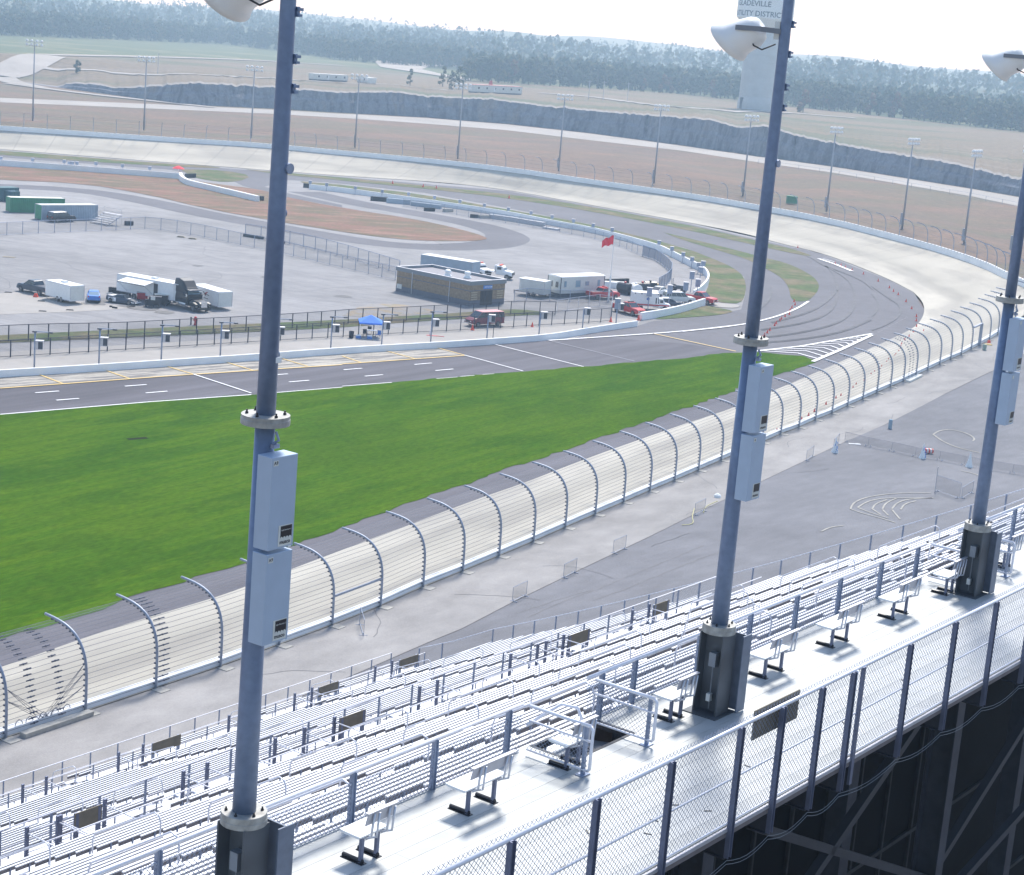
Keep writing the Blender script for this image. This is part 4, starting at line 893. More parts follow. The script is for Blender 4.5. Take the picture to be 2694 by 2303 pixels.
for k in range(1, 22):
    c = CL[k]; nx = (CL[k+1]-CL[k-1]).normalized(); o_ = Vector((nx.z, 0, -nx.x))*.13; mb = MB()
    mb.tube([p+n*(c.x+o_.x)+Vector((0, 0, c.z+o_.z))-base0 for p, d, n in FR], .013, 4, caps=False); obj('cable', mb, M['cable'], cf)
mb = MB(); 
for k in range(0, 20): mb.quads([p+n*(CL[k].x+.05)+Vector((0, 0, CL[k].z+.02))-base0 for p, d, n in FR], [p+n*(CL[k+1].x+.05)+Vector((0, 0, CL[k+1].z+.02))-base0 for p, d, n in FR])
obj('wire_mesh', mb, M['catchmesh'], cf)
# turnbuckles and crossed stays where the fence opens
mb = MB()
def tb_at(i, t, k, L=.55):
    (p, d, n), (p2, d2, n2) = FR[i], FR[i+1]; c = CL[k]; q = p.lerp(p2, t)+n*(c.x+.13)+Vector((0, 0, c.z))-base0; e = (p2-p).normalized(); mb.beam(q-e*L/2, q+e*L/2, .06, .06); mb.box(q, (.1, .1, .09))
for i, t0 in ((2, .35), (2, .7), (1, .4), (1, .75), (4, .12), (28, .1), (30, .45), (30, .7)):
    for k in range(1, 20): tb_at(i, t0+.02*(k % 2)-.012*k*(1 if i < 4 else 0)*.5, k, .55 if i != 4 else .9)
obj('turnbuckles', mb, M['clamp'], cf)
mb = MB(); (p, d, n), (p2, d2, n2) = FR[2], FR[3]
for t in (.45, .5, .56): 
    for zz, side in ((2.2, 0), (2.9, 0), (1.6, 1), (2.4, 1), (3.0, 1)):
        a = (p if side == 0 else p2)+n*.13+Vector((0, 0, zz))-base0; b2 = p.lerp(p2, t)+n*.2+Vector((0, 0, .35))-base0; mb.tube([a, b2], .014, 4)
for t in (.2, .33, .5, .65, .8): 
    q = p.lerp(p2, t)+n*.3-base0; e = (p2-p).normalized(); mb.tube([q-e*.3+Vector((0, 0, .3)), q-e*.2+Vector((0, 0, .6)), q+Vector((0, 0, .72)), q+e*.2+Vector((0, 0, .6)), q+e*.3+Vector((0, 0, .3))], .025, 5)
obj('stay_cables', mb, M['cable'], cf)
mb = MB(); mb.beam(FR[2][0]-FR[2][2]*.55+FR[2][1]*.7+Vector((0, 0, .15))-base0, FR[3][0]-FR[3][2]*.55-FR[3][1]*.1+Vector((0, 0, .15))-base0, .5, .30); obj('kerb_block', mb, M['concrete_raw'], cf)
mb = MB(); mb.beam(FR[30][0]-FR[30][2]*.55+Vector((0, 0, .15))-base0, FR[31][0]-FR[31][2]*.55+Vector((0, 0, .15))-base0, .6, .25); obj('kerb_block', mb, M['offwhite'], cf)
mb = MB(); (p, d, n), (p2, d2, n2) = FR[7], FR[8]; mb.beam(p+n*.0+Vector((0, 0, 2.1))-base0, p2+Vector((0, 0, 2.1))-base0, .1, .14); obj('cross_bar', mb, M['catchpost'], cf)
# opening with a gate frame further up the fence
mb = MB(); (p, d, n), (p2, d2, n2) = FR[36], FR[37]; q0 = p.lerp(p2, .0)-base0; q1 = p.lerp(p2, .9)-base0
mb.beam(q0+Vector((0, 0, 3.2)), q1+Vector((0, 0, 3.2)), .2, .2); mb.beam(q1+Vector((0, 0, .1)), q1+Vector((0, 0, 3.2)), .3, .3, up=d); mb.beam(q1-d*.9+Vector((0, 0, .1)), q1-d*.9+Vector((0, 0, 3.2)), .12, .12, up=d)
obj('gate_frame', mb, M['catchpost'], cf)
# white barrier at the foot
def wall(name, label, cat, P, h, th, m, group=None, zoff=0, smooth_n=None, cap=None, z_end=None):
    P = [Vector(p) for p in P]
    if smooth_n: P = smoothline(P, smooth_n, 1)
    t = thing(name, label, cat, P[0], 0, group); o0 = P[0]; A = []; B_ = []; C2 = []; D2 = []
    for i, p in enumerate(P):
        d = P[min(i+1, len(P)-1)]-P[max(i-1, 0)]; d.z = 0; d.normalize(); s = Vector((-d.y, d.x, 0))*th/2; q = p-o0+Vector((0, 0, zoff))
        A.append(q+s); B_.append(q-s); C2.append(q+s*.8+Vector((0, 0, h))); D2.append(q-s*.8+Vector((0, 0, h)))
    mb = MB(); mb.quads(A, C2); mb.quads(C2, D2); mb.quads(D2, B_); mb.add([A[0], B_[0], D2[0], C2[0]], [(0, 1, 2, 3)]); mb.add([A[-1], B_[-1], D2[-1], C2[-1]], [(0, 1, 2, 3)])
    obj('wall_body', mb, m, t)
    if cap: 
        mb = MB(); acc_ = 0
        for a, b in zip(C2, C2[1:]):
            L_ = (b-a).length; k = cap-(acc_ % cap)
            while k < L_: c = a.lerp(b, k/L_); mb.box(c+Vector((0, 0, .02)), (.18, .18, .10)); k += cap
            acc_ += L_
        obj('notches', mb, M['fasciagrey'], t)
    return t
wp = [p+n*.42+Vector((0, 0, .0)) for p, d, n in FR]
wall('track_wall', 'white-topped barrier at the foot of the near catch fence', 'wall', wp, .42, .62, M['whitewall'])
mb = MB(); 
for zz in (0,): strip(mb, [p+n*.05 for p, d, n in FR], .12, dz=.06)
struct('rust_stain', mb, M['riser'], 'stuff')
# far wall and fence round the turn
farwall = smoothline([p+Vector((0, 0, 0)) for p in apex[:]]+farw, 150, 1)
wall('track_wall', 'long white outer wall curving round the far turn above the banking', 'wall', [p+Vector((0, 0, .02)) for p in farwall], 1.25, .6, M['whitewall'], cap=1.6)
ff = thing('catch_fence', 'far catch fence of curved posts standing on the white wall round the turn', 'catch fence', farwall[20])
pts = resample(farwall, int(sum((b-a).length for a, b in zip(farwall, farwall[1:]))/5.9)); FF = fence_frames(pts, 1)
o0 = farwall[20]; pm2 = MB(); pm2.tube([(c.x*.85, 0, c.z) for c in CL[::2]], .085, 5); Q0 = None
for p, d, n in FF:
    n2 = n if (Vector((0, 330, 0))-p).dot(n) > 0 else -n
    if Q0 is None: Q0 = obj('post', pm2, M['catchpost'], ff); q = Q0
    else: q = Q0.copy(); scene.collection.objects.link(q); q.parent = ff
    q.location = p-n2*.7+Vector((0, 0, .1))-o0; q.rotation_euler = (0, 0, math.atan2(n2.y, n2.x))
for k in (3, 6, 9, 12, 15, 19):
    mb = MB(); mb.tube([p+(n if (Vector((0, 330, 0))-p).dot(n) > 0 else -n)*(CL[k].x*.85-.6)+Vector((0, 0, CL[k].z+.1))-o0 for p, d, n in FF], .018, 4, caps=False); obj('cable', mb, M['cable'], ff)
# ================================================================ FAR LAMP POLES
def farlamp(label, loc, h):
    t = thing('lamp_pole', label, 'lamp pole', loc, 0, 'tall lamp poles round the far turn')
    mb = MB(); mb.lathe([(.27, 0), (.13, h)], 8); obj('pole', mb, M['farpole'], t, smooth=True)
    mb = MB(); mb.box((0, .35, 2.6), (.6, .5, 3.0)); obj('cabinet', mb, M['farpole'], t)
    for z in (h-.1, h-1.2, ):
        mb = MB(); mb.box((0, 0, z), (4.6, .12, .12)); obj('crossarm', mb, M['farpole'], t)
        for x in (-2.1, -.75, .75, 2.1):
            mb = MB(); mb.lathe([(.06, .45), (.30, .4), (.42, .1), (.46, -.25), (.40, -.3)], 10, (x, -.25, z+.25)); obj('lamp_head', mb, M['lampwhite'], t, smooth=True)
    return t
LP = [(66, 250, 71, 103), (291, 267, 296, 118), (508, 283, 513, 137), (718, 302, 725, 154), (926, 325, 935, 173), (1130, 350, 1138, 195), (1323, 375, 1331, 216), (1503, 400, 1513, 237), (1672, 432, 1685, 261), (1825, 467, 1838, 284), (1950, 500, 1969, 308), (2047, 520, 2068, 297)]
NTH = ['first', 'second', 'third', 'fourth', 'fifth', 'sixth', 'seventh', 'eighth', 'ninth', 'tenth', 'eleventh', 'twelfth']
L0 = None
for i, (bx, by, tx, ty) in enumerate(LP):
    lb = 'tall grey lamp pole behind the far wall, %s from the left' % NTH[i]
    loc = at(bx*1.3002, by*1.3002-4, 4.2); h = zfor(loc, ty*1.3002)-4.2
    if L0 is None: L0 = farlamp(lb, loc, 22.6); 
    else: dup(L0, loc, .1*i, lb, scale=(1, 1, h/22.6))
# ================================================================ WALLS OF THE INFIELD
wall('pit_wall', 'long white concrete wall between the pit stalls and the service lane', 'wall', PH_([(-160, 1005), (0, 994), (200, 982), (435, 966), (670, 950), (900, 931.5), (1152, 917), (1300, 907), (1443, 896), (1552, 877), (1674, 859)]), .85, .4, M['whitewall'], smooth_n=60)
wall('infield_wall', 'white wall across the left of the infield running to the red umbrella', 'wall', PH_([(-60, 432), (0, 436), (217, 452), (470, 471)]), 1.35, .4, M['whitewall'], smooth_n=20)
wall('curved_barrier', 'thick white barrier curving down from the red umbrella to a dark tyre end', 'barrier', PH_([(474, 466), (476, 476), (488, 484), (500, 489), (565, 504), (620, 517), (678, 531)]), 1.25, 1.0, M['whitewall'], smooth_n=24)
wall('infield_wall', 'long curving white wall round the right end of the infield with boxes on poles', 'wall', PH_([(813, 498), (900, 506.5), (1117, 537), (1248, 556.5), (1335, 569.6), (1465, 596), (1552, 611), (1639, 632.6), (1733, 659), (1764, 674), (1795, 690), (1820, 703), (1842, 713), (1858, 726), (1864, 742), (1857, 757), (1841, 773), (1824, 783)]), 1.2, .4, M['whitewall'], smooth_n=90)
wall('short_wall', 'short white wall in front of the parked rescue vehicles', 'wall', PH_([(1685, 842.6), (1741, 834), (1800, 820.6), (1852, 803.7)]), 1.15, .5, M['whitewall'], smooth_n=24)
# ================================================================ FENCES OF THE PADDOCK
def fence(name, label, L, h, step, pm_, w=.12, mesh='wiremesh', z=0, top=True, toph=None):
    P = resample(PH_(L, z) if isinstance(L[0], tuple) else L, 400); tot = sum((b-a).length for a, b in zip(P, P[1:])); n = min(98, max(2, int(tot/step))); Q = resample(P, n+1)
    t = thing(name, label, 'fence', Q[0]); o = Q[0]; p0 = None
    for q in Q:
        if p0 is None: mb = MB(); mb.box((0, 0, h/2), (w, w, h)); p0 = obj('post', mb, pm_, t); c = p0
        else: c = p0.copy(); scene.collection.objects.link(c); c.parent = t
        c.location = q-o
    mb = MB(); mb.tube([q-o+Vector((0, 0, h-.03)) for q in Q], w*.36, 4, caps=False); obj('top_rail', mb, pm_, t)
    mb = MB(); mb.tube([q-o+Vector((0, 0, .12)) for q in Q], w*.3, 4, caps=False); obj('bottom_rail', mb, pm_, t)
    if mesh: mb = MB(); mb.quads([q-o+Vector((0, 0, .1)) for q in Q], [q-o+Vector((0, 0, h-.05)) for q in Q]); obj('fence_mesh', mb, M[mesh], t)
    return t
M['fenceblack'] = mat('black_fence_post', (.02, .025, .05), .5, 0, .1, 3)
fence('pit_fence', 'black chain-link fence nearer the pit wall ending beyond the maroon van', [(-80, 947), (0, 942), (325, 922), (606, 905), (800, 893), (1032, 879.6), (1099, 876), (1196, 871), (1317, 863.6), (1438, 856), (1495, 853), (1578, 848), (1607, 845)], 2.0, 2.44, M['fenceblack'])
fence('pit_fence', 'black chain-link fence behind the grass strip beside the parked rigs', [(-80, 906), (12, 900), (98, 896), (306, 891), (464, 882), (613, 874), (800, 862), (930, 851), (1062, 845), (1217, 836), (1364, 827), (1460, 829)], 2.0, 2.44, M['fenceblack'])
fence('paddock_fence', 'grey wire fence across the left of the paddock below the shipping containers', [(-60, 625), (0, 620), (90, 615), (261, 608), (391, 602), (460, 611), (545, 626), (620, 643), (735, 665), (830, 688), (900, 705), (1040, 738)], 2.2, 3.4, M['galv'], .09)
fence('paddock_fence', 'grey wire fence on the far side of the gate left of the brick building', [(645, 622), (720, 634), (810, 652), (900, 676), (1000, 706), (1050, 722)], 2.3, 3.6, M['galv'], .11)
fence('infield_fence', 'thin grey fence following the inside of the white wall', [(1060, 545), (1180, 562), (1330, 588), (1420, 602), (1478, 612), (1560, 628), (1642, 652), (1690, 674)], 1.9, 3.6, M['galv'], .08)
fence('infield_fence', 'blue-grey screened fence curving round the right end of the paddock', [(1690, 674), (1722, 684), (1741, 696), (1757, 710), (1766, 722), (1765, 736), (1753, 750), (1732, 762)], 2.1, 2.6, M['galv'], .1, 'privacy')
fence('yard_fence', 'light grey wire fence in front of the white office trailer', [(1352, 795), (1385, 790), (1440, 794), (1470, 796), (1530, 794), (1570, 796), (1610, 800)], 1.9, 3.2, M['galv'], .09)
fence('yard_fence', 'thin silver fence between the black fence ends and the red pickup', [(1465, 822), (1520, 814), (1580, 806), (1610, 812), (1606, 835)], 1.9, 3.0, M['galv_light'], .07)
fence('slope_fence', 'low wire fence along the ring road on the bank above the far turn', [(1994, 431), (2185, 458), (2381, 491), (2555, 521), (2681, 547)], 1.4, 9, M['galv'], .08, None, ZO)
# light poles of the pit lane
def pitpole(label, loc, arms=True, h=4.15, bz=2.75):
    t = thing('pit_pole', label, 'pole', loc, .1, 'grey equipment poles behind the pit wall')
    mb = MB(); mb.tube([(0, 0, 0), (0, 0, h)], .095, 7); obj('pole', mb, M['galv'], t, smooth=True)
    mb = MB(); mb.box((.5, 0, bz-.1), (.80, .6, .95)); mb.box((.5, 0, bz+.40), (.92, .7, .06)); obj('cabinet', mb, M['offwhite'] if 0 else M['alu_dull'], t)
    mb = MB(); mb.box((.64, -.31, bz-.1), (.48, .03, .8)); obj('cabinet_front', mb, M['steel_dark'], t)
    if arms:
        mb = MB(); mb.box((.78, 0, h-.02), (1.9, .1, .1)); obj('arm', mb, M['galv'], t)
        for x in (-.05, 1.65): mb = MB(); mb.box((x, 0, h-.06), (.5, .26, .14)); obj('light', mb, M['steel_dark'], t)
    return t
pp = [(207, 460, 0), (598, 437, 0), (975, 410, 0), (1332, 388, 0), (1668, 362, 0), (2000, 345, 0)]; PB = [Lc(x, y) for x, y, _ in pp]+[Mc(x, y) for x, y in ((238, 325), (535, 305))]
T0 = None
for i, p in enumerate(PB):
    lb = 'grey pole with a T-shaped arm and cabinet behind the pit wall, %s from the left' % NTH[i]
    if T0 is None: T0 = pitpole(lb, p)
    else: dup(T0, p, .12+.03*i, lb)
T1 = None; 
for i, (x, y) in enumerate(((875, 283), (1190, 262), (1452, 235), (1655, 203))):
    lb = 'armless grey pole with a cabinet behind the pit wall, %s from the maroon van' % NTH[i]
    if T1 is None: T1 = pitpole(lb, Mc(x, y), False, 3.2, 2.95); T1['group'] = 'cabinet poles behind the pit wall'
    else: dup(T1, Mc(x, y), .2, lb)
tag(obj('post', MB().box((0, 0, 1.0), (.09, .09, 2.0)), M['fenceblack'], loc=Mc(912, 283)), 'short dark post beside the pole in front of the maroon van', 'post')
K3 = crop(1594, 640, .1468)
bx = [(x*.4348, y*.4348+17, 1.5) for x, y in ((5, 960), (197, 970), (388, 980), (418, 989), (438, 990), (465, 990), (580, 992), (740, 1005), (905, 1020), (1875, 1105), (1975, 1120))]
bx += [(900+x*.4348, y*.4348+17, 1.5) for x, y in ((78, 1140), (240, 1160), (400, 1177), (557, 1198), (710, 1222), (858, 1246), (1003, 1270), (1140, 1293), (1267, 1318), (1397, 1343), (1515, 1370), (1630, 1397))]
bx += [(1594+x*.1468, 640+y*.1468, h) for x, y, h in ((940, 130, 1.25), (1170, 245, 1.35), (1372, 350, 1.45), (1530, 440, 1.5), (1645, 545, 1.55), (1725, 560, 1.9), (1680, 690, 2.0), (1515, 870, 2.65), (1620, 1010, 2.6), (1402, 1085, 2.7), (1116, 1160, 2.8), (748, 1212, 2.8), (172, 1485, 3.1))]
S0_ = None
for i, (x, y, h) in enumerate(bx):
    lb = 'grey box on a thin pole beside the infield wall'
    p = at(x, y)
    if S0_ is None:
        S0_ = thing('box_pole', lb, 'box on a pole', p, 0, 'grey boxes on poles along the infield walls')
        mb = MB(); mb.tube([(0, 0, 0), (0, 0, 1.5)], .06, 6); obj('pole', mb, M['galv'], S0_); mb = MB(); mb.box((0, -.05, 1.62), (.68, .5, .72)); obj('cabinet', mb, M['galv'], S0_); mb = MB(); mb.box((0, -.05, 2.0), (.76, .58, .05)); obj('cabinet_lid', mb, M['alu_dull'], S0_); q = S0_
    else: q = dup(S0_, p, 0, lb)
    if h > 1.6: q.scale = (1.15, 1.15, h/1.55)
# ================================================================ CONES
cn = [K2(x, y+14) for x, y in ((545, 1310), (570, 1290), (605, 1255), (645, 1215), (680, 1180), (745, 1115), (765, 1090), (815, 1050), (838, 1030), (887, 993), (945, 965), (955, 915), (980, 875), (1023, 833), (1010, 790))]
cn2 = [K1(x, y+10) for x, y in ((83, 515), (237, 607), (293, 655), (357, 700), (462, 795), (540, 890), (605, 1000), (603, 1057), (605, 1140))]+[K2(x, y+8) for x, y in ((1060, 58), (1570, 282), (1648, 305), (1710, 333), (1800, 370), (1955, 420))]
cn3 = [K1(x, y+14) for x, y in ((700, 1210), (563, 1215), (503, 1280), (443, 1330), (400, 1390), (388, 1425), (380, 1460), (360, 1495), (320, 1540), (305, 1560), (220, 1610), (195, 1645), (127, 1705), (100, 1745))]+[Rc(x, y+8) for x, y in ((1205, 460), (1195, 475), (1163, 490), (1142, 505), (1105, 530), (1100, 545), (1052, 565), (1033, 585), (960, 632), (930, 647), (870, 682), (800, 725), (765, 750), (722, 775), (572, 845))]
cone0 = None
def cone(label, p, group, s=1):
    global cone0
    if cone0 is None:
        cone0 = thing('traffic_cone', label, 'traffic cone', p, 0, group); mb = MB(); mb.lathe([(.17, .03), (.15, .05), (.035, .50), (.03, .51)], 12); obj('cone_body', mb, M['orange'], cone0, smooth=True); mb = MB(); mb.box((0, 0, .015), (.38, .38, .03)); obj('cone_base', mb, M['orange'], cone0); cone0.scale = (s,)*3; return cone0
    return dup(cone0, p, 0, label, group, s)
for p in cn: cone('orange cone in the row crossing the turn towards the grass island', p+Vector((0, 0, .03)), 'cones across the turn')
for p in cn2: cone('orange cone in the row along the outside of the turn beside the pale concrete', p+Vector((0, 0, .06)), 'cones along the outside of the turn')
for p in cn3: p.z = .12; cone('orange cone on the pale concrete behind the catch fence', p, 'cones behind the catch fence')
for (x, y), s_, lb in (((788, 228), 1.5, 'orange cone in front of the maroon van'), ((1150, 208), 1.3, 'orange cone by the black fence to the right of the maroon van'), ((1625, 178), 1.5, 'orange cone at the end of the black fence'), ((1793, 168), 1.6, 'orange cone at the near end of the short white wall')): cone(lb, Mc(x, y), None, s_)
for x, y, lb in ((305, 1114, 'first'), (490, 1134, 'second'), (570, 1143, 'third'), (1010, 1202, 'fourth')): cone('tiny orange cone beside the grass strip below the far banking, %s from the left' % lb, Mt(x, y)+Vector((0, 0, .1)), None, 1.5)
# ================================================================ VEHICLES
cA = crop(0, 700, .1694); cB = crop(290, 700, .1694); cE = crop(1030, 660, .16892); cD = crop(1350, 600, .14684); cH = crop(0, 470, .16892)
def wheel(parent, x, y, r=.36, w=.24, rim='chrome'):
    mb = MB(); mb.lathe([(r*.6, -w/2), (r*.93, -w/2), (r, -w/2+.04), (r, w/2-.04), (r*.93, w/2), (r*.6, w/2)], 16, axis='Y'); o = obj('wheel', mb, M['rubber'], parent, loc=(x, y, r))
    mb = MB(); s = 1 if y > 0 else -1; mb.lathe([(r*.58, s*(w/2-.03)), (r*.56, s*(w/2+.005)), (r*.2, s*(w/2-.02)), (r*.15, s*(w/2+.02))], 12, axis='Y'); obj('rim', mb, M[rim], o)
    return o
def place(near_rear, near_front, wd):
    d = (near_front-near_rear); d.z = 0; d.normalize(); n = Vector((-d.y, d.x, 0))
    mid = (near_rear+near_front)/2
    if n.dot(mid) < 0: n = -n
    return mid+n*wd/2, math.atan2(d.y, d.x)
def hull(mb, secs):
    """secs: (x, halfwidth bottom, halfwidth top, z0, z1); joined front to back"""
    vs = []; 
    for x, wb, wt, z0, z1 in secs: vs += [(x, -wb, z0), (x, -wb*1.0, z0+(z1-z0)*.55), (x, -wt, z1), (x, wt, z1), (x, wb*1.0, z0+(z1-z0)*.55), (x, wb, z0)]
    fs = []; n = len(secs)
    for i in range(n-1):
        for k in range(6): fs.append((i*6+k, i*6+(k+1) % 6, (i+1)*6+(k+1) % 6, (i+1)*6+k))
    fs += [(0, 1, 2, 3, 4, 5), tuple((n-1)*6+k for k in range(6))]
    return mb.add(vs, fs)
STY = {
 'pickup': dict(L=5.7, W=1.95, body=[(-2.85, .93, .92, .55, 1.22), (-.75, .97, .95, .42, 1.22), (.9, .97, .93, .42, 1.2), (2.5, .95, .84, .42, 1.12), (2.85, .86, .76, .45, .95)], cab=[(-.85, .88, 1.2), (-.55, .76, 1.82), (.55, .76, 1.86), (1.35, .88, 1.2)], wx=(-1.85, 1.85), wr=.42, bed=(-2.75, -.95)),
 'sedan': dict(L=4.7, W=1.78, body=[(-2.35, .76, .70, .42, .98), (-1.9, .87, .80, .32, 1.02), (0, .89, .84, .28, .98), (1.5, .88, .80, .30, .90), (2.2, .78, .68, .36, .74), (2.35, .7, .6, .42, .66)], cab=[(-1.75, .76, .98), (-1.05, .62, 1.42), (.25, .62, 1.45), (1.15, .76, .95)], wx=(-1.4, 1.42), wr=.33),
 'suv': dict(L=5.3, W=1.95, body=[(-2.6, .92, .88, .45, 1.15), (-1, .97, .94, .38, 1.18), (1.1, .97, .92, .38, 1.15), (2.4, .94, .82, .40, 1.08), (2.65, .85, .74, .45, .9)], cab=[(-2.55, .86, 1.12), (-2.35, .76, 1.85), (.55, .76, 1.88), (1.35, .86, 1.15)], wx=(-1.6, 1.65), wr=.39),
 'van': dict(L=5.7, W=2.0, body=[(-2.85, .95, .94, .42, 1.30), (1.2, .99, .96, .38, 1.30), (2.3, .96, .86, .40, 1.18), (2.85, .85, .76, .45, .95)], cab=[(-2.85, .94, 1.28), (-2.75, .84, 2.10), (1.05, .84, 2.12), (1.95, .90, 1.25)], wx=(-1.7, 1.75), wr=.38),
}
def car(name, label, cat, sty, a, b, paint, roof=None, glass='glass', group=None, z=.03, rack=None, grille=True, cabpaint=None):
    S = STY[sty]; p, rz = place(a, b, S['W']); p.z = z
    t = thing(name, label, cat, p, rz, group)
    mb = MB(); hull(mb, S['body'])
    o = obj('body', mb, M[paint], t); bv = o.modifiers.new('bevel', 'BEVEL'); bv.width = .05; bv.segments = 2; bv.limit_method = 'ANGLE'
    c = S['cab']; zb = c[0][2]; mb = MB(); (x0, w0, _), (x1, w1, z1), (x2, w2, z2), (x3, w3, _2) = c
    V = [(x0, -w0, zb-.02), (x3, -w3, zb-.02), (x3, w3, zb-.02), (x0, w0, zb-.02), (x1, -w1, z1-.05), (x2, -w2, z2-.05), (x2, w2, z2-.05), (x1, w1, z1-.05)]
    mb.add(V, [(0, 1, 5, 4), (1, 2, 6, 5), (2, 3, 7, 6), (3, 0, 4, 7), (4, 5, 6, 7)]); obj('windows', mb, M[glass], t)
    mb = MB(); mb.add([(x1-.03, -w1-.02, z1-.07), (x2+.03, -w2-.02, z2-.07), (x2+.03, w2+.02, z2-.07), (x1-.03, w1+.02, z1-.07), (x1+.08, -w1+.08, z1), (x2-.08, -w2+.08, z2), (x2-.08, w2-.08, z2), (x1+.08, w1-.08, z1)], [(0, 1, 5, 4), (1, 2, 6, 5), (2, 3, 7, 6), (3, 0, 4, 7), (4, 5, 6, 7)])
    o = obj('roof', mb, M[roof or paint], t)
    # pillars
    n_ = 3 if sty in ('suv', 'van') else (2 if sty == 'sedan' else 1)
    mb = MB()
    for s in (-1, 1):
        for k in range(n_+2):
            u = k/(n_+1); mb.beam((x0+(x3-x0)*u, s*(w0+.005), zb-.02), (x1+(x2-x1)*u, s*(w1+.008), z1-.06), .07, .03)
    obj('pillars', mb, M[cabpaint or paint], t)
    if 'bed' in S:
        b0, b1 = S['bed']; mb = MB(); mb.box(((b0+b1)/2, 0, 1.225), (b1-b0, 1.5, .02)); obj('truck_bed', mb, M['steel_dark'], t)
    for x in S['wx']:
        for y in (-S['W']/2+.1, S['W']/2-.1): wheel(t, x, y, S['wr'])
    xf = S['body'][-1][0]; xr = S['body'][0][0]
    for s in (-1, 1):
        mb = MB(); mb.box((xf-.02, s*.6, .78), (.10, .26, .14)); obj('headlight', mb, M['white'], t)
        mb = MB(); mb.box((xr-.01, s*.72, .9), (.06, .14, .22)); obj('tail_light', mb, M['red'], t)
    mb = MB(); mb.box((xf+.03, 0, .5), (.16, S['W']*.82, .16)); obj('bumper', mb, M['chrome' if sty != 'sedan' else paint], t)
    mb = MB(); mb.box((xr-.03, 0, .5), (.14, S['W']*.85, .16)); obj('bumper', mb, M['steel_dark' if sty != 'sedan' else paint], t)
    if grille: mb = MB(); mb.box((xf+.005, 0, .76), (.05, .85, .22)); obj('grille', mb, M['black'], t)
    if rack: mb = MB(); mb.box(((x1+x2)/2+.2, 0, z2+.07), (.30, 1.1, .12)); obj('light_bar', mb, M[rack], t)
    return t
car('pickup_truck', 'dark slate pickup towing the white trailer at the left of the paddock', 'pickup truck', 'pickup', cA(560, 455), cA(360, 412), 'greybluecar')
car('sports_car', 'bright blue car parked right of the plain white trailer', 'car', 'sedan', cA(1350, 575), cA(1350, 575)+Vector((-.25, 1, 0))*4.2, 'blue', glass='glass_blue')
# race car
p, rz = place(cB(60, 580), cB(225, 604), 1.9); p.z = .03
rc = thing('race_car', 'low navy and white race car with a number on its door beside the long trailer', 'race car', p, rz)
mb = MB(); hull(mb, [(-2.2, .85, .72, .35, .92), (-1.6, .93, .80, .18, .92), (-.8, .92, .78, .14, .80), (.6, .92, .74, .14, .78), (1.5, .95, .80, .14, .72), (2.3, .82, .62, .16, .46)]); obj('body', mb, M['greybluecar'], rc)
mb = MB(); mb.add([(-1.3, -.62, .8), (.9, -.66, .76), (.9, .66, .76), (-1.3, .62, .8), (-.7, -.45, 1.14), (.1, -.48, 1.16), (.1, .48, 1.16), (-.7, .45, 1.14)], [(0, 1, 5, 4), (1, 2, 6, 5), (2, 3, 7, 6), (3, 0, 4, 7), (4, 5, 6, 7)]); obj('canopy', mb, M['glass'], rc)
mb = MB(); mb.add([(.95, -.4, .775), (2.25, -.14, .49), (2.25, .14, .49), (.95, .4, .775)], [(0, 1, 2, 3)]); obj('hood_stripe', mb, M['white'], rc)
mb = MB(); mb.add([(2.3, -.8, .44), (2.36, -.78, .26), (2.36, .78, .26), (2.3, .8, .44)], [(0, 1, 2, 3)]); mb.beam((2.2, -.86, .34), (1.3, -.955, .42), .02, .12); obj('nose_stripe', mb, M['white'], rc)
mb = MB(); mb.box((-1.75, 0, .93), (.9, 1.3, .03)); obj('deck_panel', mb, M['white'], rc)
mb = MB(); mb.box((-1.2, -.935, .5), (1.2, .02, .52)); obj('door_panel', mb, M['white'], rc)
text('73', .50, M['black'], rc, face(-1.2, -.95, .5), 'door_number', .01)
for x in (-1.45, 1.45):
    for y in (-.86, .86): wheel(rc, x, y, .32, .28)
mb = MB(); mb.box((-2.2, 0, 1.12), (.28, 1.5, .03)); mb.box((-2.15, .5, 1.0), (.1, .03, .24)); mb.box((-2.15, -.5, 1.0), (.1, .03, .24)); obj('rear_wing', mb, M['greybluecar'], rc)
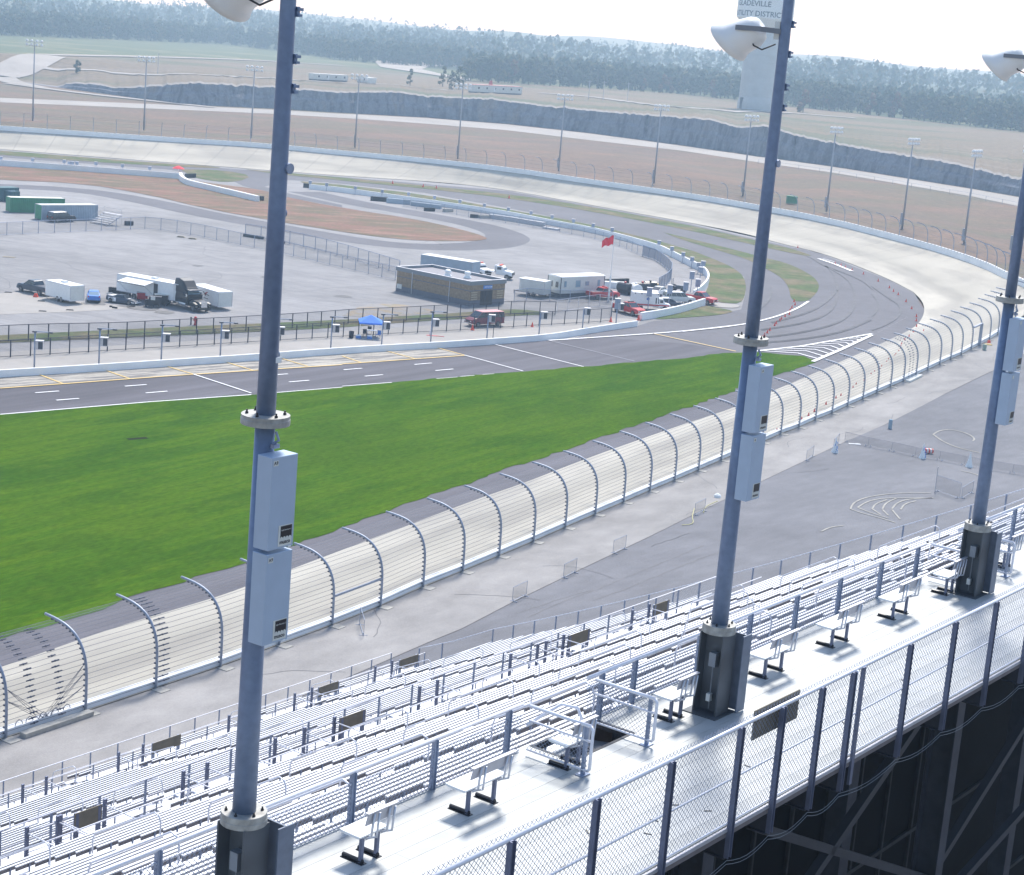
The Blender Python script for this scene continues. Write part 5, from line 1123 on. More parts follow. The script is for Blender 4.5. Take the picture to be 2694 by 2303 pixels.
# enclosed trailers
def trailer(name, label, a, b, wd, h, z0, axles, paint='white', vent=True, door_end=0, nose=0, wr=.36, group=None, roofm=None):
    """a = near rear corner, b = near front corner at ground level"""
    L = (b-a).length; p, rz = place(a, b, wd); p.z = .03
    t = thing(name, label, 'trailer', p, rz, group)
    mb = MB(); mb.prism([(-L/2, -wd/2), (L/2-nose, -wd/2), (L/2, -wd/2+nose), (L/2, wd/2-nose), (L/2-nose, wd/2), (-L/2, wd/2)], z0, z0+h, axis='Z'); obj('box_body', mb, M[paint], t)
    mb = MB(); mb.box((0, 0, z0+h+.02), (L-.06, wd-.04, .04)); obj('roof', mb, M[roofm or 'white'], t)
    mb = MB(); mb.box((-L/2-.02, 0, z0+h/2), (.03, wd-.16, h-.2)); obj('rear_door', mb, M['offwhite' if paint == 'white' else paint], t)
    mb = MB(); 
    for y in (-wd/2+.04, wd/2-.04): mb.box((-L/2-.035, y, z0+h*.5), (.03, .05, h*.9))
    obj('door_frame', mb, M['alu_dull'], t)
    mb = MB()
    for y in (-wd/2-.01, wd/2+.01): mb.box((0, y, z0+.06), (L, .03, .10)); mb.box((0, y, z0+h-.03), (L, .03, .06))
    obj('trim_rail', mb, M['alu_dull'], t)
    for x in axles:
        for y in (-wd/2+.1, wd/2-.1): wheel(t, x, y, wr, .24)
    mb = MB(); mb.beam((L/2, -.5, .45), (L/2+1.3, 0, .45), .09, .1); mb.beam((L/2, .5, .45), (L/2+1.3, 0, .45), .09, .1); mb.box((L/2+1.2, 0, .25), (.08, .08, .5)); obj('drawbar', mb, M['steel_dark'], t)
    if vent:
        mb = MB(); mb.box((L*.02, 0, z0+h+.16), (.85, .75, .22), taper=.85); obj('roof_vent', mb, M['white'], t)
    return t
trailer('car_trailer', 'plain white enclosed trailer behind the slate pickup', cA(1083, 604), cA(700, 505), 2.3, 2.05, .42, (-.8, 0.05))
tl = trailer('car_trailer', 'white enclosed trailer with a red and black emblem right of the black tractor', cB(1665, 692), cB(1240, 560), 2.3, 2.05, .42, (-.6, .25), vent=False)
mb = MB()
for k, (x, z, w, h, a) in enumerate(((-.1, 1.85, 1.3, .10, .3), (.1, 1.75, .9, .14, -.5), (-.3, 1.8, .7, .12, .7), (-.6, 1.7, 1.0, .08, -.15))):
    mb.m = k % 2; q = Matrix.Rotation(a, 3, 'Y'); b0 = len(mb.v); mb.box((0, 0, 0), (w, .015, h)); mb.v[b0:] = [tuple(q @ Vector(v)+Vector((x-.2, 1.165, z))) for v in mb.v[b0:]]
em = obj('emblem', mb, [M['red'], M['black']], tl)
mb = MB(); mb.box((-.5, 1.165, 1.15), (1.1, .015, .08)); obj('name_strip', mb, M['steel_dark'], tl)
# near side is +y or -y depending on heading: mirror the emblem if needed
yv = Matrix.Rotation(tl.rotation_euler.z, 3, 'Z') @ Vector((0, 1, 0))
if yv.y > 0:
    for c in tl.children:
        if c.name.startswith(('emblem', 'name_strip')): c.data.transform(Matrix.Scale(-1, 4, (0, 1, 0)))
bt = trailer('race_trailer', 'long white race trailer with an awning behind the race car', cB(95, 470), cB(1045, 650), 2.5, 2.35, .75, (-6.0+2, -4.9+2, -3.8+2) if 0 else (-3.4, -2.4), nose=.9, wr=.42)
yn = -1 if (Matrix.Rotation(bt.rotation_euler.z, 3, 'Z') @ Vector((0, 1, 0))).y > 0 else 1
Lb = (cB(1045, 650)-cB(95, 470)).length
mb = MB(); mb.add([(-Lb*.33, yn*1.26, 2.95), (Lb*.12, yn*1.26, 2.95), (Lb*.12, yn*3.3, 2.55), (-Lb*.33, yn*3.3, 2.55)], [(0, 1, 2, 3)]); aw = obj('awning', mb, M['white'], bt)
mb = MB(); 
for k in range(18): x = -Lb*.33+Lb*.45*(k+.5)/18; mb.prism([(x-.12, 2.56), (x+.12, 2.56), (x, 2.36)], yn*3.3, yn*3.31, axis='Y')
obj('valance', mb, M['steel_dark'], aw)
for x in (-Lb*.33+.1, Lb*.12-.1): mb = MB(); mb.tube([(x, yn*3.25, 2.5), (x, yn*1.3, 1.0)], .03, 5); obj('awning_arm', mb, M['alu_dull'], aw)
mb = MB(); mb.box((Lb*.14, yn*1.27, 1.75), (.7, .03, 1.9)); obj('side_door', mb, M['black'], bt)
# semi tractor
p, rz = place(cB(930, 615), cB(1255, 712), 2.4); p.z = .03
st = thing('semi_tractor', 'black long-nosed semi tractor with a tall sleeper cab', 'truck', p, rz)
mb = MB(); hull(mb, [(1.55, 1.0, .85, .6, 1.55), (2.6, .95, .8, .6, 1.5), (3.6, .85, .62, .6, 1.35), (3.85, .8, .55, .55, 1.2)]); obj('hood', mb, M['black'], st)
mb = MB(); hull(mb, [(-1.9, 1.2, 1.12, .7, 2.2), (1.6, 1.2, 1.1, .7, 2.1)]); obj('cab', mb, M['black'], st)
mb = MB(); hull(mb, [(-1.9, 1.18, .95, 2.1, 3.95), (-1.1, 1.18, .95, 2.1, 4.0), (-.1, 1.15, .9, 2.1, 3.75), (.7, 1.1, .85, 2.1, 3.0), (1.0, 1.08, .85, 2.1, 2.75)]); o = obj('sleeper_roof', mb, M['black'], st); bv = o.modifiers.new('bevel', 'BEVEL'); bv.width = .12; bv.segments = 3
mb = MB(); mb.add([(1.6, -1.0, 1.7), (1.6, 1.0, 1.7), (1.05, .9, 2.65), (1.05, -.9, 2.65)], [(0, 1, 2, 3)]); obj('windscreen', mb, M['glass_blue'], st)
mb = MB(); mb.prism([(1.0, 2.62), (1.75, 2.62), (1.7, 2.7), (1.0, 2.75)], -1.0, 1.0, axis='Y'); obj('sun_visor', mb, M['steel_dark'], st)
mb = MB(); mb.box((.85, 0, 2.1), (.9, 2.42, .5)); obj('side_window', mb, M['glass'], st)
mb = MB(); mb.box((3.87, 0, 1.0), (.06, .9, .8)); obj('grille', mb, M['chrome'], st)
mb = MB(); mb.box((3.75, 0, .5), (.3, 2.3, .35)); obj('bumper', mb, M['black'], st)
mb = MB(); mb.box((-3.2, 0, .85), (5.4, .9, .22)); obj('frame', mb, M['steel_dark'], st)
for s in (-1, 1):
    mb = MB(); mb.box((3.5, s*.98, .85), (.3, .25, .25)); obj('headlight', mb, M['white'], st)
    mb = MB(); mb.tube([(-.6, s*.98, .7), (1.2, s*.98, .7)], .30, 10); obj('fuel_tank', mb, M['chrome'], st)
    mb = MB(); hull(mb, [(2.3, .22, .2, .95, 1.15), (3.0, .24, .2, .95, 1.3), (3.7, .22, .15, .8, 1.1)]); mb.v = [(v[0], v[1]+s*1.05, v[2]) for v in mb.v]; obj('fender', mb, M['black'], st)
    mb = MB(); mb.box((1.5, s*1.35, 2.0), (.1, .2, .45)); obj('mirror', mb, M['chrome'], st)
    wheel(st, 2.95, s*1.02, .5, .28); wheel(st, -3.6, s*.98, .5, .5); wheel(st, -4.9, s*.98, .5, .5)
# maroon van, red pickups, rescue vehicles
car('passenger_van', 'maroon passenger van with a pale pink roof behind the black fence', 'van', 'van', cE(1625, 1185), cE(1385, 1195), 'darkred', roof='rust')
car('pickup_truck', 'bright red pickup in front of the white office trailer', 'pickup truck', 'pickup', cD(1545, 1290), cD(1795, 1285), 'red', rack='red')
car('pickup_truck', 'red pickup with a cargo rack at the near end of the rescue vehicles', 'pickup truck', 'pickup', K3(215, 1245), K3(435, 1300), 'red', rack='steel_dark')
car('sedan', 'white car parked behind the ambulance', 'car', 'sedan', K3(1100, 935), K3(930, 965), 'white')
car('sports_car', 'dark blue car with white hood stripes behind the short white wall', 'car', 'sedan', K3(1010, 1150), K3(1240, 1165), 'greybluecar', roof='white')
car('suv', 'white sport utility vehicle parked beside the dark blue car', 'suv', 'suv', K3(1210, 1090), K3(1460, 1100), 'offwhite', roof='white')
car('rescue_truck', 'red pickup poking out past the right end of the short white wall', 'pickup truck', 'pickup', K3(1500, 1060), K3(1760, 1105), 'red')
car('black_suv', 'black sport utility vehicle parked before the grey shipping container', 'suv', 'suv', cH(905, 688), cH(1110, 682), 'black', roof='alu_dull')
# ambulance
p, rz = place(K3(600, 1195), K3(1000, 1222), 2.2); p.z = .03
am = thing('ambulance', 'white box ambulance with a red stripe behind the red pickup', 'ambulance', p, rz)
mb = MB(); mb.box((-.9, 0, 1.65), (4.2, 2.2, 2.1)); o = obj('box_body', mb, M['white'], am); bv = o.modifiers.new('bevel', 'BEVEL'); bv.width = .08; bv.segments = 2
mb = MB(); hull(mb, [(1.2, .98, .86, .5, 1.9), (1.9, .98, .82, .5, 1.8), (2.3, .98, .85, .5, 1.15), (3.1, .9, .75, .5, 1.0)]); obj('cab', mb, M['white'], am)
mb = MB(); mb.add([(2.28, -.8, 1.2), (2.28, .8, 1.2), (1.88, .74, 1.78), (1.88, -.74, 1.78)], [(0, 1, 2, 3)]); mb.box((1.65, 0, 1.45), (.5, 1.98, .4)); obj('windows', mb, M['glass'], am)
mb = MB(); mb.box((-.9, 0, .82), (4.22, 2.23, .22)); mb.box((2.0, 0, .85), (1.8, 2.0, .16)); obj('red_stripe', mb, M['red'], am)
ys = -1 if (Matrix.Rotation(rz, 3, 'Z') @ Vector((0, 1, 0))).y > 0 else 1
mb = MB(); mb.box((.75, ys*1.115, 1.55), (.2, .02, .9)); obj('side_window', mb, M['glass'], am); mb = MB(); mb.box((1.13, ys*1.115, 1.55), (.12, .02, .9)); obj('side_window', mb, M['glass'], am)
mb = MB()
for k in range(3):
    a_ = k*math.pi/3; q = Matrix.Rotation(a_, 3, 'Y'); b0 = len(mb.v); mb.box((0, 0, 0), (.14, .02, .5)); mb.v[b0:] = [tuple(q @ Vector(v)+Vector((-.55, ys*1.12, 1.75))) for v in mb.v[b0:]]
obj('star_emblem', mb, M['blue'], am)
mb = MB(); 
for x in (-2.6, -1.6, 1.0): mb.box((x, ys*1.11, 2.5), (.16, .04, .14))
obj('corner_lights', mb, M['steel_dark'], am)
for x in (-1.6, 2.2):
    for y in (-.95, .95): wheel(am, x, y, .38, .26)
# tow trucks behind the brick building
def towtruck(label, a, b, bedlen, paint='white'):
    p, rz = place(a, b, 2.3); p.z = .03; t = thing('flatbed_truck', label, 'truck', p, rz)
    mb = MB(); hull(mb, [(.6, 1.05, .9, .7, 2.2), (1.7, 1.05, .88, .7, 2.15), (2.1, 1.05, .9, .7, 1.5), (3.2, .95, .75, .7, 1.35), (3.4, .9, .7, .6, 1.15)]); o = obj('cab', mb, M[paint], t); bv = o.modifiers.new('bevel', 'BEVEL'); bv.width = .08; bv.segments = 2
    mb = MB(); mb.add([(2.12, -.85, 1.52), (2.12, .85, 1.52), (1.72, .8, 2.08), (1.72, -.8, 2.08)], [(0, 1, 2, 3)]); mb.box((1.2, 0, 1.8), (.7, 2.12, .45)); obj('windows', mb, M['glass'], t)
    mb = MB(); mb.box((-bedlen/2+.5, 0, 1.15), (bedlen, 2.4, .14)); mb.box((.45, 0, 1.75), (.08, 2.3, 1.1)); obj('flat_bed', mb, M['white'], t)
    mb = MB(); mb.box((1.2, 0, 2.3), (.3, 1.5, .14)); obj('light_bar', mb, M['orange'], t)
    mb = MB(); mb.box((3.42, 0, 1.0), (.06, 1.4, .5)); obj('grille', mb, M['black'], t)
    for x in (2.6, -bedlen*.55):
        for y in (-.98, .98): wheel(t, x, y, .45, .3)
    return t
towtruck('white flatbed tow truck with an orange light bar parked behind the brick building', cE(1370, 410), cE(1740, 455), 5.0)
towtruck('second white flatbed truck half hidden by the roof of the brick building', cE(1010, 340), cE(1400, 425), 5.2)
# box trailer and long trailer behind the building
trailer('cargo_trailer', 'pale white cargo trailer between the brick building and the office trailer', cD(540, 1268), cD(70, 1195), 2.4, 2.1, .5, (-.5, .4), paint='offwhite', vent=False, nose=.5)
trailer('storage_trailer', 'long pale grey storage trailer lying behind the brick building', cE(1240, 470), cE(440, 340), 2.5, 2.5, .5, (-4, -3), paint='greycont', vent=False)
# office trailer
a, b_ = cD(835, 1258), cD(1610, 1222); p, rz = place(a, b_, 3.0); L = (b_-a).length; p.z = .03
ot = thing('office_trailer', 'long white office trailer with small windows and dark skirting', 'office trailer', p, rz)
mb = MB(); mb.box((0, 0, 1.95), (L, 3.0, 2.6)); obj('wall', mb, M['offwhite'], ot)
mb = MB(); mb.prism([(-1.6, 3.24), (1.6, 3.24), (1.5, 3.36), (0, 3.48), (-1.5, 3.36)], -L/2-.08, L/2+.08, axis='X'); obj('roof', mb, M['white'], ot)
mb = MB(); mb.box((0, 0, .32), (L-.3, 2.8, .62)); obj('skirting', mb, M['steel_dark'], ot)
ys = -1 if (Matrix.Rotation(rz, 3, 'Z') @ Vector((0, 1, 0))).y > 0 else 1
for x, w, h in ((-L*.40, .45, .9), (-L*.11, 1.0, 1.0), (L*.10, .75, .6), (L*.37, .5, .95)):
    mb = MB(); mb.box((x, ys*1.51, 2.15), (w+.14, .03, h+.14)); fr_ = obj('window_frame', mb, M['alu_dull'], ot); mb = MB(); mb.box((x, ys*1.53, 2.15), (w, .02, h)); obj('pane', mb, M['glass_blue'], fr_)
for y in (-.6, .7):
    mb = MB(); mb.box((-L/2-.01, y, 2.0), (.03, .6, .9)); obj('end_window', mb, M['glass'], ot)
mb = MB()
for x in (-L/2, L/2):
    for y in (-1.5, 1.5): mb.box((x, y, 1.95), (.1, .1, 2.62))
obj('corner_trim', mb, M['steel_dark'], ot)
mb = MB(); mb.box((-L/2-1.0, .5, .45), (1.6, 1.4, .1)); mb.box((-L/2-1.7, .5, .7), (.06, 1.4, 1.4)); obj('steps', mb, M['rust'] if 0 else M['wood'], ot)
# ================================================================ BRICK RESTROOM BUILDING
c0, c1, c2 = cE(68, 622), cE(1205, 868), cE(1838, 846)
u = (c1-c0); Lx = u.length; u.normalize(); v = c2-c1; Wy = v.length; v.normalize(); v = Vector((-u.y, u.x, 0)) if Vector((-u.y, u.x, 0)).dot(v) > 0 else Vector((u.y, -u.x, 0))
Wy = (c2-c1).dot(v); rzb = math.atan2(u.y, u.x); mir = 1 if Vector((-u.y, u.x, 0)).dot(v) > 0 else -1
bl = thing('brick_building', 'tan brick building with a flat grey roof and blue sign over its door', 'building', c0, rzb)
HB = 3.35
def bb(name, mbx, m, par=None): return obj(name, mbx, m, par or bl)
mb = MB(); mb.box((Lx/2, mir*Wy/2, HB/2+.4), (Lx, Wy, HB-.8)); bb('brick_wall', mb, M['brick'])
mb = MB(); mb.box((Lx/2, mir*Wy/2, .42), (Lx+.06, Wy+.06, .84)); bb('block_base', mb, M['block'])
mb = MB(); mb.box((Lx/2, mir*Wy/2, HB-1.05), (Lx+.05, Wy+.05, .12)); bb('brick_band', mb, M['block'])
mb = MB(); th = .28
for (x, y, lx, ly) in ((Lx/2, 0, Lx+.3, th), (Lx/2, mir*Wy, Lx+.3, th), (0, mir*Wy/2, th, Wy-th), (Lx, mir*Wy/2, th, Wy-th)): mb.box((x, y, HB+.1), (lx, ly, .62))
pf = bb('parapet', mb, M['fasciagrey'])
mb = MB()
for (x, y, lx, ly) in ((Lx/2, 0, Lx+.34, th+.04), (Lx/2, mir*Wy, Lx+.34, th+.04), (0, mir*Wy/2, th+.04, Wy-th), (Lx, mir*Wy/2, th+.04, Wy-th)): mb.box((x, y, HB+.425), (lx, ly, .03))
bb('coping', mb, M['alu_dull'], pf)
mb = MB(); mb.box((Lx/2, mir*Wy/2, HB+.01), (Lx-.3, Wy-.3, .06)); bb('roof', mb, M['roofgrey'])
for fx, fy in ((.55, .30), (.70, .55)):
    mb = MB(); mb.lathe([(.62, HB+.05), (.62, HB+.2), (.42, HB+.35), (.42, HB+.7), (.54, HB+.76), (.45, HB+1.0), (.15, HB+1.15)], 12, (Lx*fx, mir*Wy*fy, 0)); bb('roof_vent', mb, M['white'])
for fx in (.22, .73): mb = MB(); mb.box((Lx*fx, -mir*.06, HB/2+.1), (.12, .1, HB+.1)); mb.box((Lx*fx, -mir*.06, HB-.1), (.26, .16, .26)); bb('downpipe', mb, M['alu_dull'])
mb = MB(); mb.box((Lx+.02, mir*Wy*.47, 1.12), (.1, Wy*.34, 2.2)); dr_ = bb('doorway', mb, M['black'])
mb = MB(); 
for k in (-.33, -.08, .33): mb.box((Lx+.09, mir*Wy*(.47+k*.34), 1.12), (.05, .07, 2.1))
bb('door_bars', mb, M['steel_dark'], dr_)
mb = MB(); mb.box((Lx+.07, mir*Wy*.49, 2.75), (.06, Wy*.25, .55)); sg = bb('sign', mb, M['blue'])
Mx = Matrix(((0, 0, 1, Lx+.11), (mir*1.0, 0, 0, mir*Wy*.51), (0, 1, 0, 2.75), (0, 0, 0, 1))) if mir > 0 else Matrix(((0, 0, 1, Lx+.11), (1.0, 0, 0, mir*Wy*.51), (0, 1, 0, 2.75), (0, 0, 0, 1)))
text('RESTROOMS', .30, M['white'], sg, Mx, 'sign_text', .004)
for yk in (.12, .86):
    for k in range(4):
        mb = MB(); mb.box((Lx+.04, mir*Wy*yk, 1.0+.34*k), (.08, Wy*.16, .14)); bb('brick_accent', mb, M['brickpale'])
mb = MB(); mb.box((1.0, -mir*.05, .8), (.5, .12, .7)); mb.box((.45, -mir*.05, .8), (.4, .12, .7)); bb('meter_box', mb, M['offwhite'])
# ================================================================ CONTAINERS
def container(name, label, a, b, h, paint, top, wd=2.44, endp=None):
    p, rz = place(a, b, wd); L = (b-a).length; t = thing(name, label, 'shipping container', p, rz)
    mb = MB(); n = int(L/.35)
    prof = []
    for k in range(n): x = -L/2+L*k/n; prof += [(x, -wd/2), (x+L/n*.4, -wd/2), (x+L/n*.5, -wd/2+.05), (x+L/n*.9, -wd/2+.05)]
    prof += [(L/2, -wd/2), (L/2, wd/2)]
    for k in range(n): x = L/2-L*k/n; prof += [(x, wd/2), (x-L/n*.4, wd/2), (x-L/n*.5, wd/2-.05), (x-L/n*.9, wd/2-.05)]
    prof += [(-L/2, wd/2)]
    mb.prism(prof, .12, h, axis='Z'); obj('box_body', mb, M[paint], t)
    mb = MB(); mb.box((0, 0, h+.02), (L, wd, .06)); obj('roof', mb, M[top], t)
    mb = MB()
    for x in (-L/2, L/2):
        for y in (-wd/2, wd/2): mb.box((x, y, h/2+.05), (.14, .14, h))
    for y in (-wd/2, wd/2): mb.box((0, y, .12), (L, .1, .16)); mb.box((0, y, h), (L, .1, .1))
    obj('frame', mb, M[paint], t)
    for s in (-.6, .6):
        mb = MB(); mb.box((-L/2-.04, s, h/2+.05), (.05, 1.15, h-.2)); obj('end_door', mb, M[endp or paint], t)
    return t
container('shipping_container', 'long green shipping container behind the grey one', cH(160, 530), cH(1000, 545), 2.75, 'green', 'offwhite')
container('shipping_container', 'grey shipping container with a green end nearest the black vehicle', cH(650, 655), cH(1512, 648), 2.75, 'greycont', 'offwhite', endp='green')
container('shipping_container', 'dark teal shipping container cut off by the left edge', cH(-420, 365), cH(285, 352), 2.6, 'teal', 'teal')
container('shipping_container', 'small teal container at the end of the dark teal one', cH(170, 375), cH(300, 372), 2.1, 'teal', 'glass_blue', 1.8)
# small bleacher
a, b_ = cH(1440, 700), cH(1640, 738); p, rz = place(a, b_, 3.2); sb = thing('small_bleacher', 'small aluminium bleacher with railings right of the grey container', 'bleacher', p, rz+0)
for k in range(6): mb = MB(); mb.box((0, -1.5+.6*k, .35+.3*k), (5.0, .28, .05)); obj('seat', mb, M['alu'], sb); mb = MB(); mb.box((0, -1.5+.6*k, .2+.28*k), (5.0, .06, .06)); obj('foot_rail', mb, M['alu_dull'], sb)
for x in (-2.4, 2.4): mb = MB(); mb.tube([(x, -1.5, .4), (x, -1.5, 1.1), (x, 1.6, 2.9), (x, 1.6, .0)], .03, 5); mb.beam((x, -1.6, .1), (x, 1.6, 1.8), .08, .1); obj('side_frame', mb, M['alu_dull'], sb)
mb = MB(); mb.box((0, 1.7, 2.3), (5.0, .04, .05)); mb.box((0, 1.7, 2.9), (5.0, .04, .05)); mb.box((0, 1.6, 1.9), (5, .8, .05)); obj('back_rail', mb, M['alu_dull'], sb)
# ================================================================ SMALL THINGS
def one(name, label, cat, mb, m, loc, rz=0, group=None, smooth=False):
    o = obj(name, mb, m, loc=loc, smooth=smooth); o.rotation_euler = (0, 0, rz); return tag(o, label, cat, group)
def tyre(mb, c, r=.34, w=.24, axis='Z'): return mb.lathe([(r*.55, -w/2), (r*.9, -w/2), (r, -w/4), (r, w/4), (r*.9, w/2), (r*.55, w/2), (r*.5, 0), (r*.55, -w/2)], 12, c, axis)
ty0 = None
random.seed(3)
def tyre_row(label, a, b, n, rows=2, grp='tyre bundles'):
    t = thing('tyre_barrier', label, 'tyre barrier', a); 
    d = (b-a)/max(1, n-1); src = None
    for k in range(n):
        mb = MB()
        for r_ in range(rows): tyre(mb, (0, 0, .13+.25*r_), .36, .25)
        if src is None: src = obj('tyre_stack', mb, M['rubber'], t); c = src
        else: c = src.copy(); scene.collection.objects.link(c); c.parent = t
        c.location = d*k
    return t
tyre_row('dark tyre wall at the bend of the thick white barrier', Lt(1125, 1078), Lt(1178, 1076), 7, 4)
tyre_row('dark tyres at the right end of the thick white barrier', Lt(1572, 1215), Lt(1588, 1216), 3, 4)
tyre_row('dark tyre row on the paddock left of the foremost pole', Lt(1482, 1432), Lt(1585, 1448), 14, 2)
tyre_row('short dark tyre pile right of the foremost pole by the gate', Lt(1695, 1474), Lt(1712, 1476), 3, 2)
tyre_row('dark tyres at the left end of the curving white wall', Lt(1843, 1136), Lt(1865, 1138), 4, 4)
tyre_row('black tyre block at the left end of the grey barrier blocks', Mt(180, 1215), Mt(268, 1222), 12, 4)
tyre_row('black tyre block standing apart below the grey barrier blocks', Mt(503, 1278), Mt(553, 1280), 7, 3)
tyre_row('black tyre block in the middle of the infield lot', Mt(783, 1318), Mt(815, 1320), 5, 3)
tyre_row('black tyre block at the right of the small bleacher', cH(1965, 728), cH(2050, 730), 5, 3)
tyre_row('long dark row of tyres behind the black tanks', cD(1640, 1000), cD(2040, 985), 14, 3)
tyre_row('dark tyres piled at the left end of the long race trailer', cB(10, 412), cB(130, 425), 4, 3)
tyre_row('dark tyres lying in front of the long race trailer', cB(160, 430), cB(215, 436), 3, 2)
def block(label, a, b, h, m, w=1.0, name='barrier_block'):
    p = (a+b)/2; d = b-a; mb = MB(); L = d.length; mb.prism([(-w/2, 0), (w/2, 0), (w*.42, h), (-w*.42, h)], -L/2, L/2, axis='X')
    for k in range(int(L/2)): mb.box((-L/2+2*k+1, 0, h+.02), (.08, w*.8, .03))
    return one(name, label, 'barrier', mb, m, p, math.atan2(d.y, d.x))
block('blue-grey barrier block next to the black tyre block', Mt(268, 1228), Mt(412, 1240), 1.1, M['greycont'])
block('second blue-grey barrier block right of the first', Mt(418, 1245), Mt(598, 1266), .9, M['greycont'])
block('low beige barrier block beside the black tyre block', Mt(615, 1283), Mt(665, 1283), .7, M['concrete_raw'])
block('low beige barrier block in the middle of the lot', Mt(828, 1322), Mt(888, 1322), .7, M['concrete_raw'])
block('pale curved barrier block right of the middle tyre block', Mt(892, 1322), Mt(1060, 1345), .95, M['alu_dull'])
block('pale barrier block next in line towards the wall', Mt(1062, 1347), Mt(1222, 1373), .95, M['alu_dull'])
block('low pale slab at the end of the line of barrier blocks', Mt(1218, 1382), Mt(1312, 1396), .35, M['alu_dull'])
# tanks
def tank(label, p, rz, r, L, m, endm):
    t = thing('tank', label, 'tank', p, rz); mb = MB(); mb.lathe([(r*.5, -L/2-.15), (r*.9, -L/2-.08), (r, -L/2), (r, L/2), (r*.9, L/2+.08), (r*.5, L/2+.15)], 18, (0, 0, r+.25), 'X'); obj('tank_body', mb, M[m], t, smooth=False)
    mb = MB(); mb.box((0, 0, .15), (L, r*1.4, .3)); obj('skid', mb, M['steel_dark'], t); mb = MB(); mb.lathe([(.2, 2*r+.2), (.2, 2*r+.45), (.1, 2*r+.5)], 10); obj('filler_cap', mb, M[endm], t)
    for x in (-L*.3, L*.3): wheel(t, x, -r*.8, .34, .22)
    return t
tank('black tank with round ends, leftmost of the tanks by the screened fence', K3(330, 915), 2.4, .82, 2.3, 'black', 'red')
tank('white tank between the black tanks', K3(520, 940), 1.9, .85, 2.2, 'white', 'white')
tank('black tank right of the white tank', K3(640, 895), .5, .75, 2.4, 'black', 'red')
tank('rightmost black tank next to the yellow cover', K3(780, 880), .3, .78, 2.0, 'black', 'black')
mb = MB(); mb.box((0, 0, .35), (1.6, 1.0, .7), taper=.8); one('yellow_cover', 'bright yellow covered bundle at the foot of the screened fence', 'cover', mb, M['yellow'], K3(885, 800))
mb = MB(); mb.box((0, 0, .5), (2.6, 1.1, 1.0), taper=.94); one('storage_bin', 'white storage bin behind the red pickup in front of the tyre row', 'bin', mb, M['white'], K3(60, 795))
mb = MB(); mb.box((0, 0, .5), (3.0, 1.1, .9), taper=.94); one('storage_bin', 'pale bin left of the black tanks', 'bin', mb, M['offwhite'], K3(210, 790))
# tractor
tr = thing('tractor', 'small dark tractor with an upright roll bar beside the screened fence', 'tractor', K3(1270, 885), -.3)
mb = MB(); mb.box((.5, 0, .95), (1.6, .7, .6), taper=.85); obj('hood', mb, M['greybluecar'], tr); mb = MB(); mb.box((-.6, 0, .8), (1.1, .9, .5)); obj('seat_deck', mb, M['steel_dark'], tr)
mb = MB(); mb.tube([(-.9, -.5, .7), (-.9, -.5, 2.3), (-.9, .5, 2.3), (-.9, .5, .7)], .05, 6); obj('roll_bar', mb, M['fasciagrey'], tr)
for x, y, r in ((-.8, -.75, .65), (-.8, .75, .65), (1.1, -.6, .42), (1.1, .6, .42)): wheel(tr, x, y, r, .35)
# flag
fl = thing('flagpole', 'white flagpole with a red flag behind the red pickup', 'flagpole', cD(1705, 1315)); hfl = zfor(fl.location, 600+100*.14684)
mb = MB(); mb.lathe([(.17, 0), (.15, 4.0), (.06, 4.1), (.05, hfl)], 10); obj('pole', mb, M['white'], fl)
mb = MB(); nx, nz = 14, 8; A = []
for i in range(nx+1):
    for j in range(nz+1):
        x = -.08-1.75*i/nx; z = hfl-.35-(1.45-.35*i/nx)*j/nz-.85*(i/nx)**1.2+.12*math.sin(i*.8); y = .16*math.sin(i*.9+j*.25)*(i/nx); A.append((x, y, z))
mb.add(A, [(i*(nz+1)+j, i*(nz+1)+j+1, (i+1)*(nz+1)+j+1, (i+1)*(nz+1)+j) for i in range(nx) for j in range(nz)]); o = obj('flag', mb, M['flagred'], fl, smooth=True); s_ = o.modifiers.new('thick', 'SOLIDIFY'); s_.thickness = .01
# canopy
cn_ = thing('canopy_tent', 'bright blue pop-up canopy beside the pit wall', 'canopy', Mc(168, 268), .15)
mb = MB(); e = 1.55; mb.add([(-e, -e, 2.05), (e, -e, 2.05), (e, e, 2.05), (-e, e, 2.05), (0, 0, 2.9), (-e, -e, 1.85), (e, -e, 1.85), (e, e, 1.85), (-e, e, 1.85)], [(0, 1, 4), (1, 2, 4), (2, 3, 4), (3, 0, 4), (0, 1, 6, 5), (1, 2, 7, 6), (2, 3, 8, 7), (3, 0, 5, 8)]); obj('canopy_cloth', mb, M['canopyblue'], cn_)
for x in (-1.45, 1.45):
    for y in (-1.45, 1.45): mb = MB(); mb.box((x, y, .97), (.06, .06, 1.94)); obj('leg', mb, M['white'], cn_)
def chair(label, p, rz, m):
    t = thing('folding_chair', label, 'chair', p, rz); mb = MB(); mb.box((0, 0, .44), (.52, .48, .04)); obj('seat', mb, M[m], t); mb = MB(); mb.box((0, .24, .72), (.52, .04, .5)); obj('backrest', mb, M[m], t)
    for x in (-.24, .24):
        for y in (-.2, .2): mb = MB(); mb.box((x, y, .21), (.03, .03, .42)); obj('leg', mb, M['steel_dark'], t)
chair('dark folding chair under the left of the blue canopy', Mc(138, 268), .3, 'cloth_dark'); chair('blue folding chair under the right of the blue canopy', Mc(218, 275), -.4, 'blue'); chair('black folding chair behind the table under the blue canopy', Mc(165, 250), .1, 'cloth_dark')
tb_ = thing('folding_table', 'white folding table in the middle under the blue canopy', 'table', Mc(178, 262), .2); mb = MB(); mb.box((0, 0, .73), (1.3, .7, .05)); obj('tabletop', mb, M['white'], tb_)
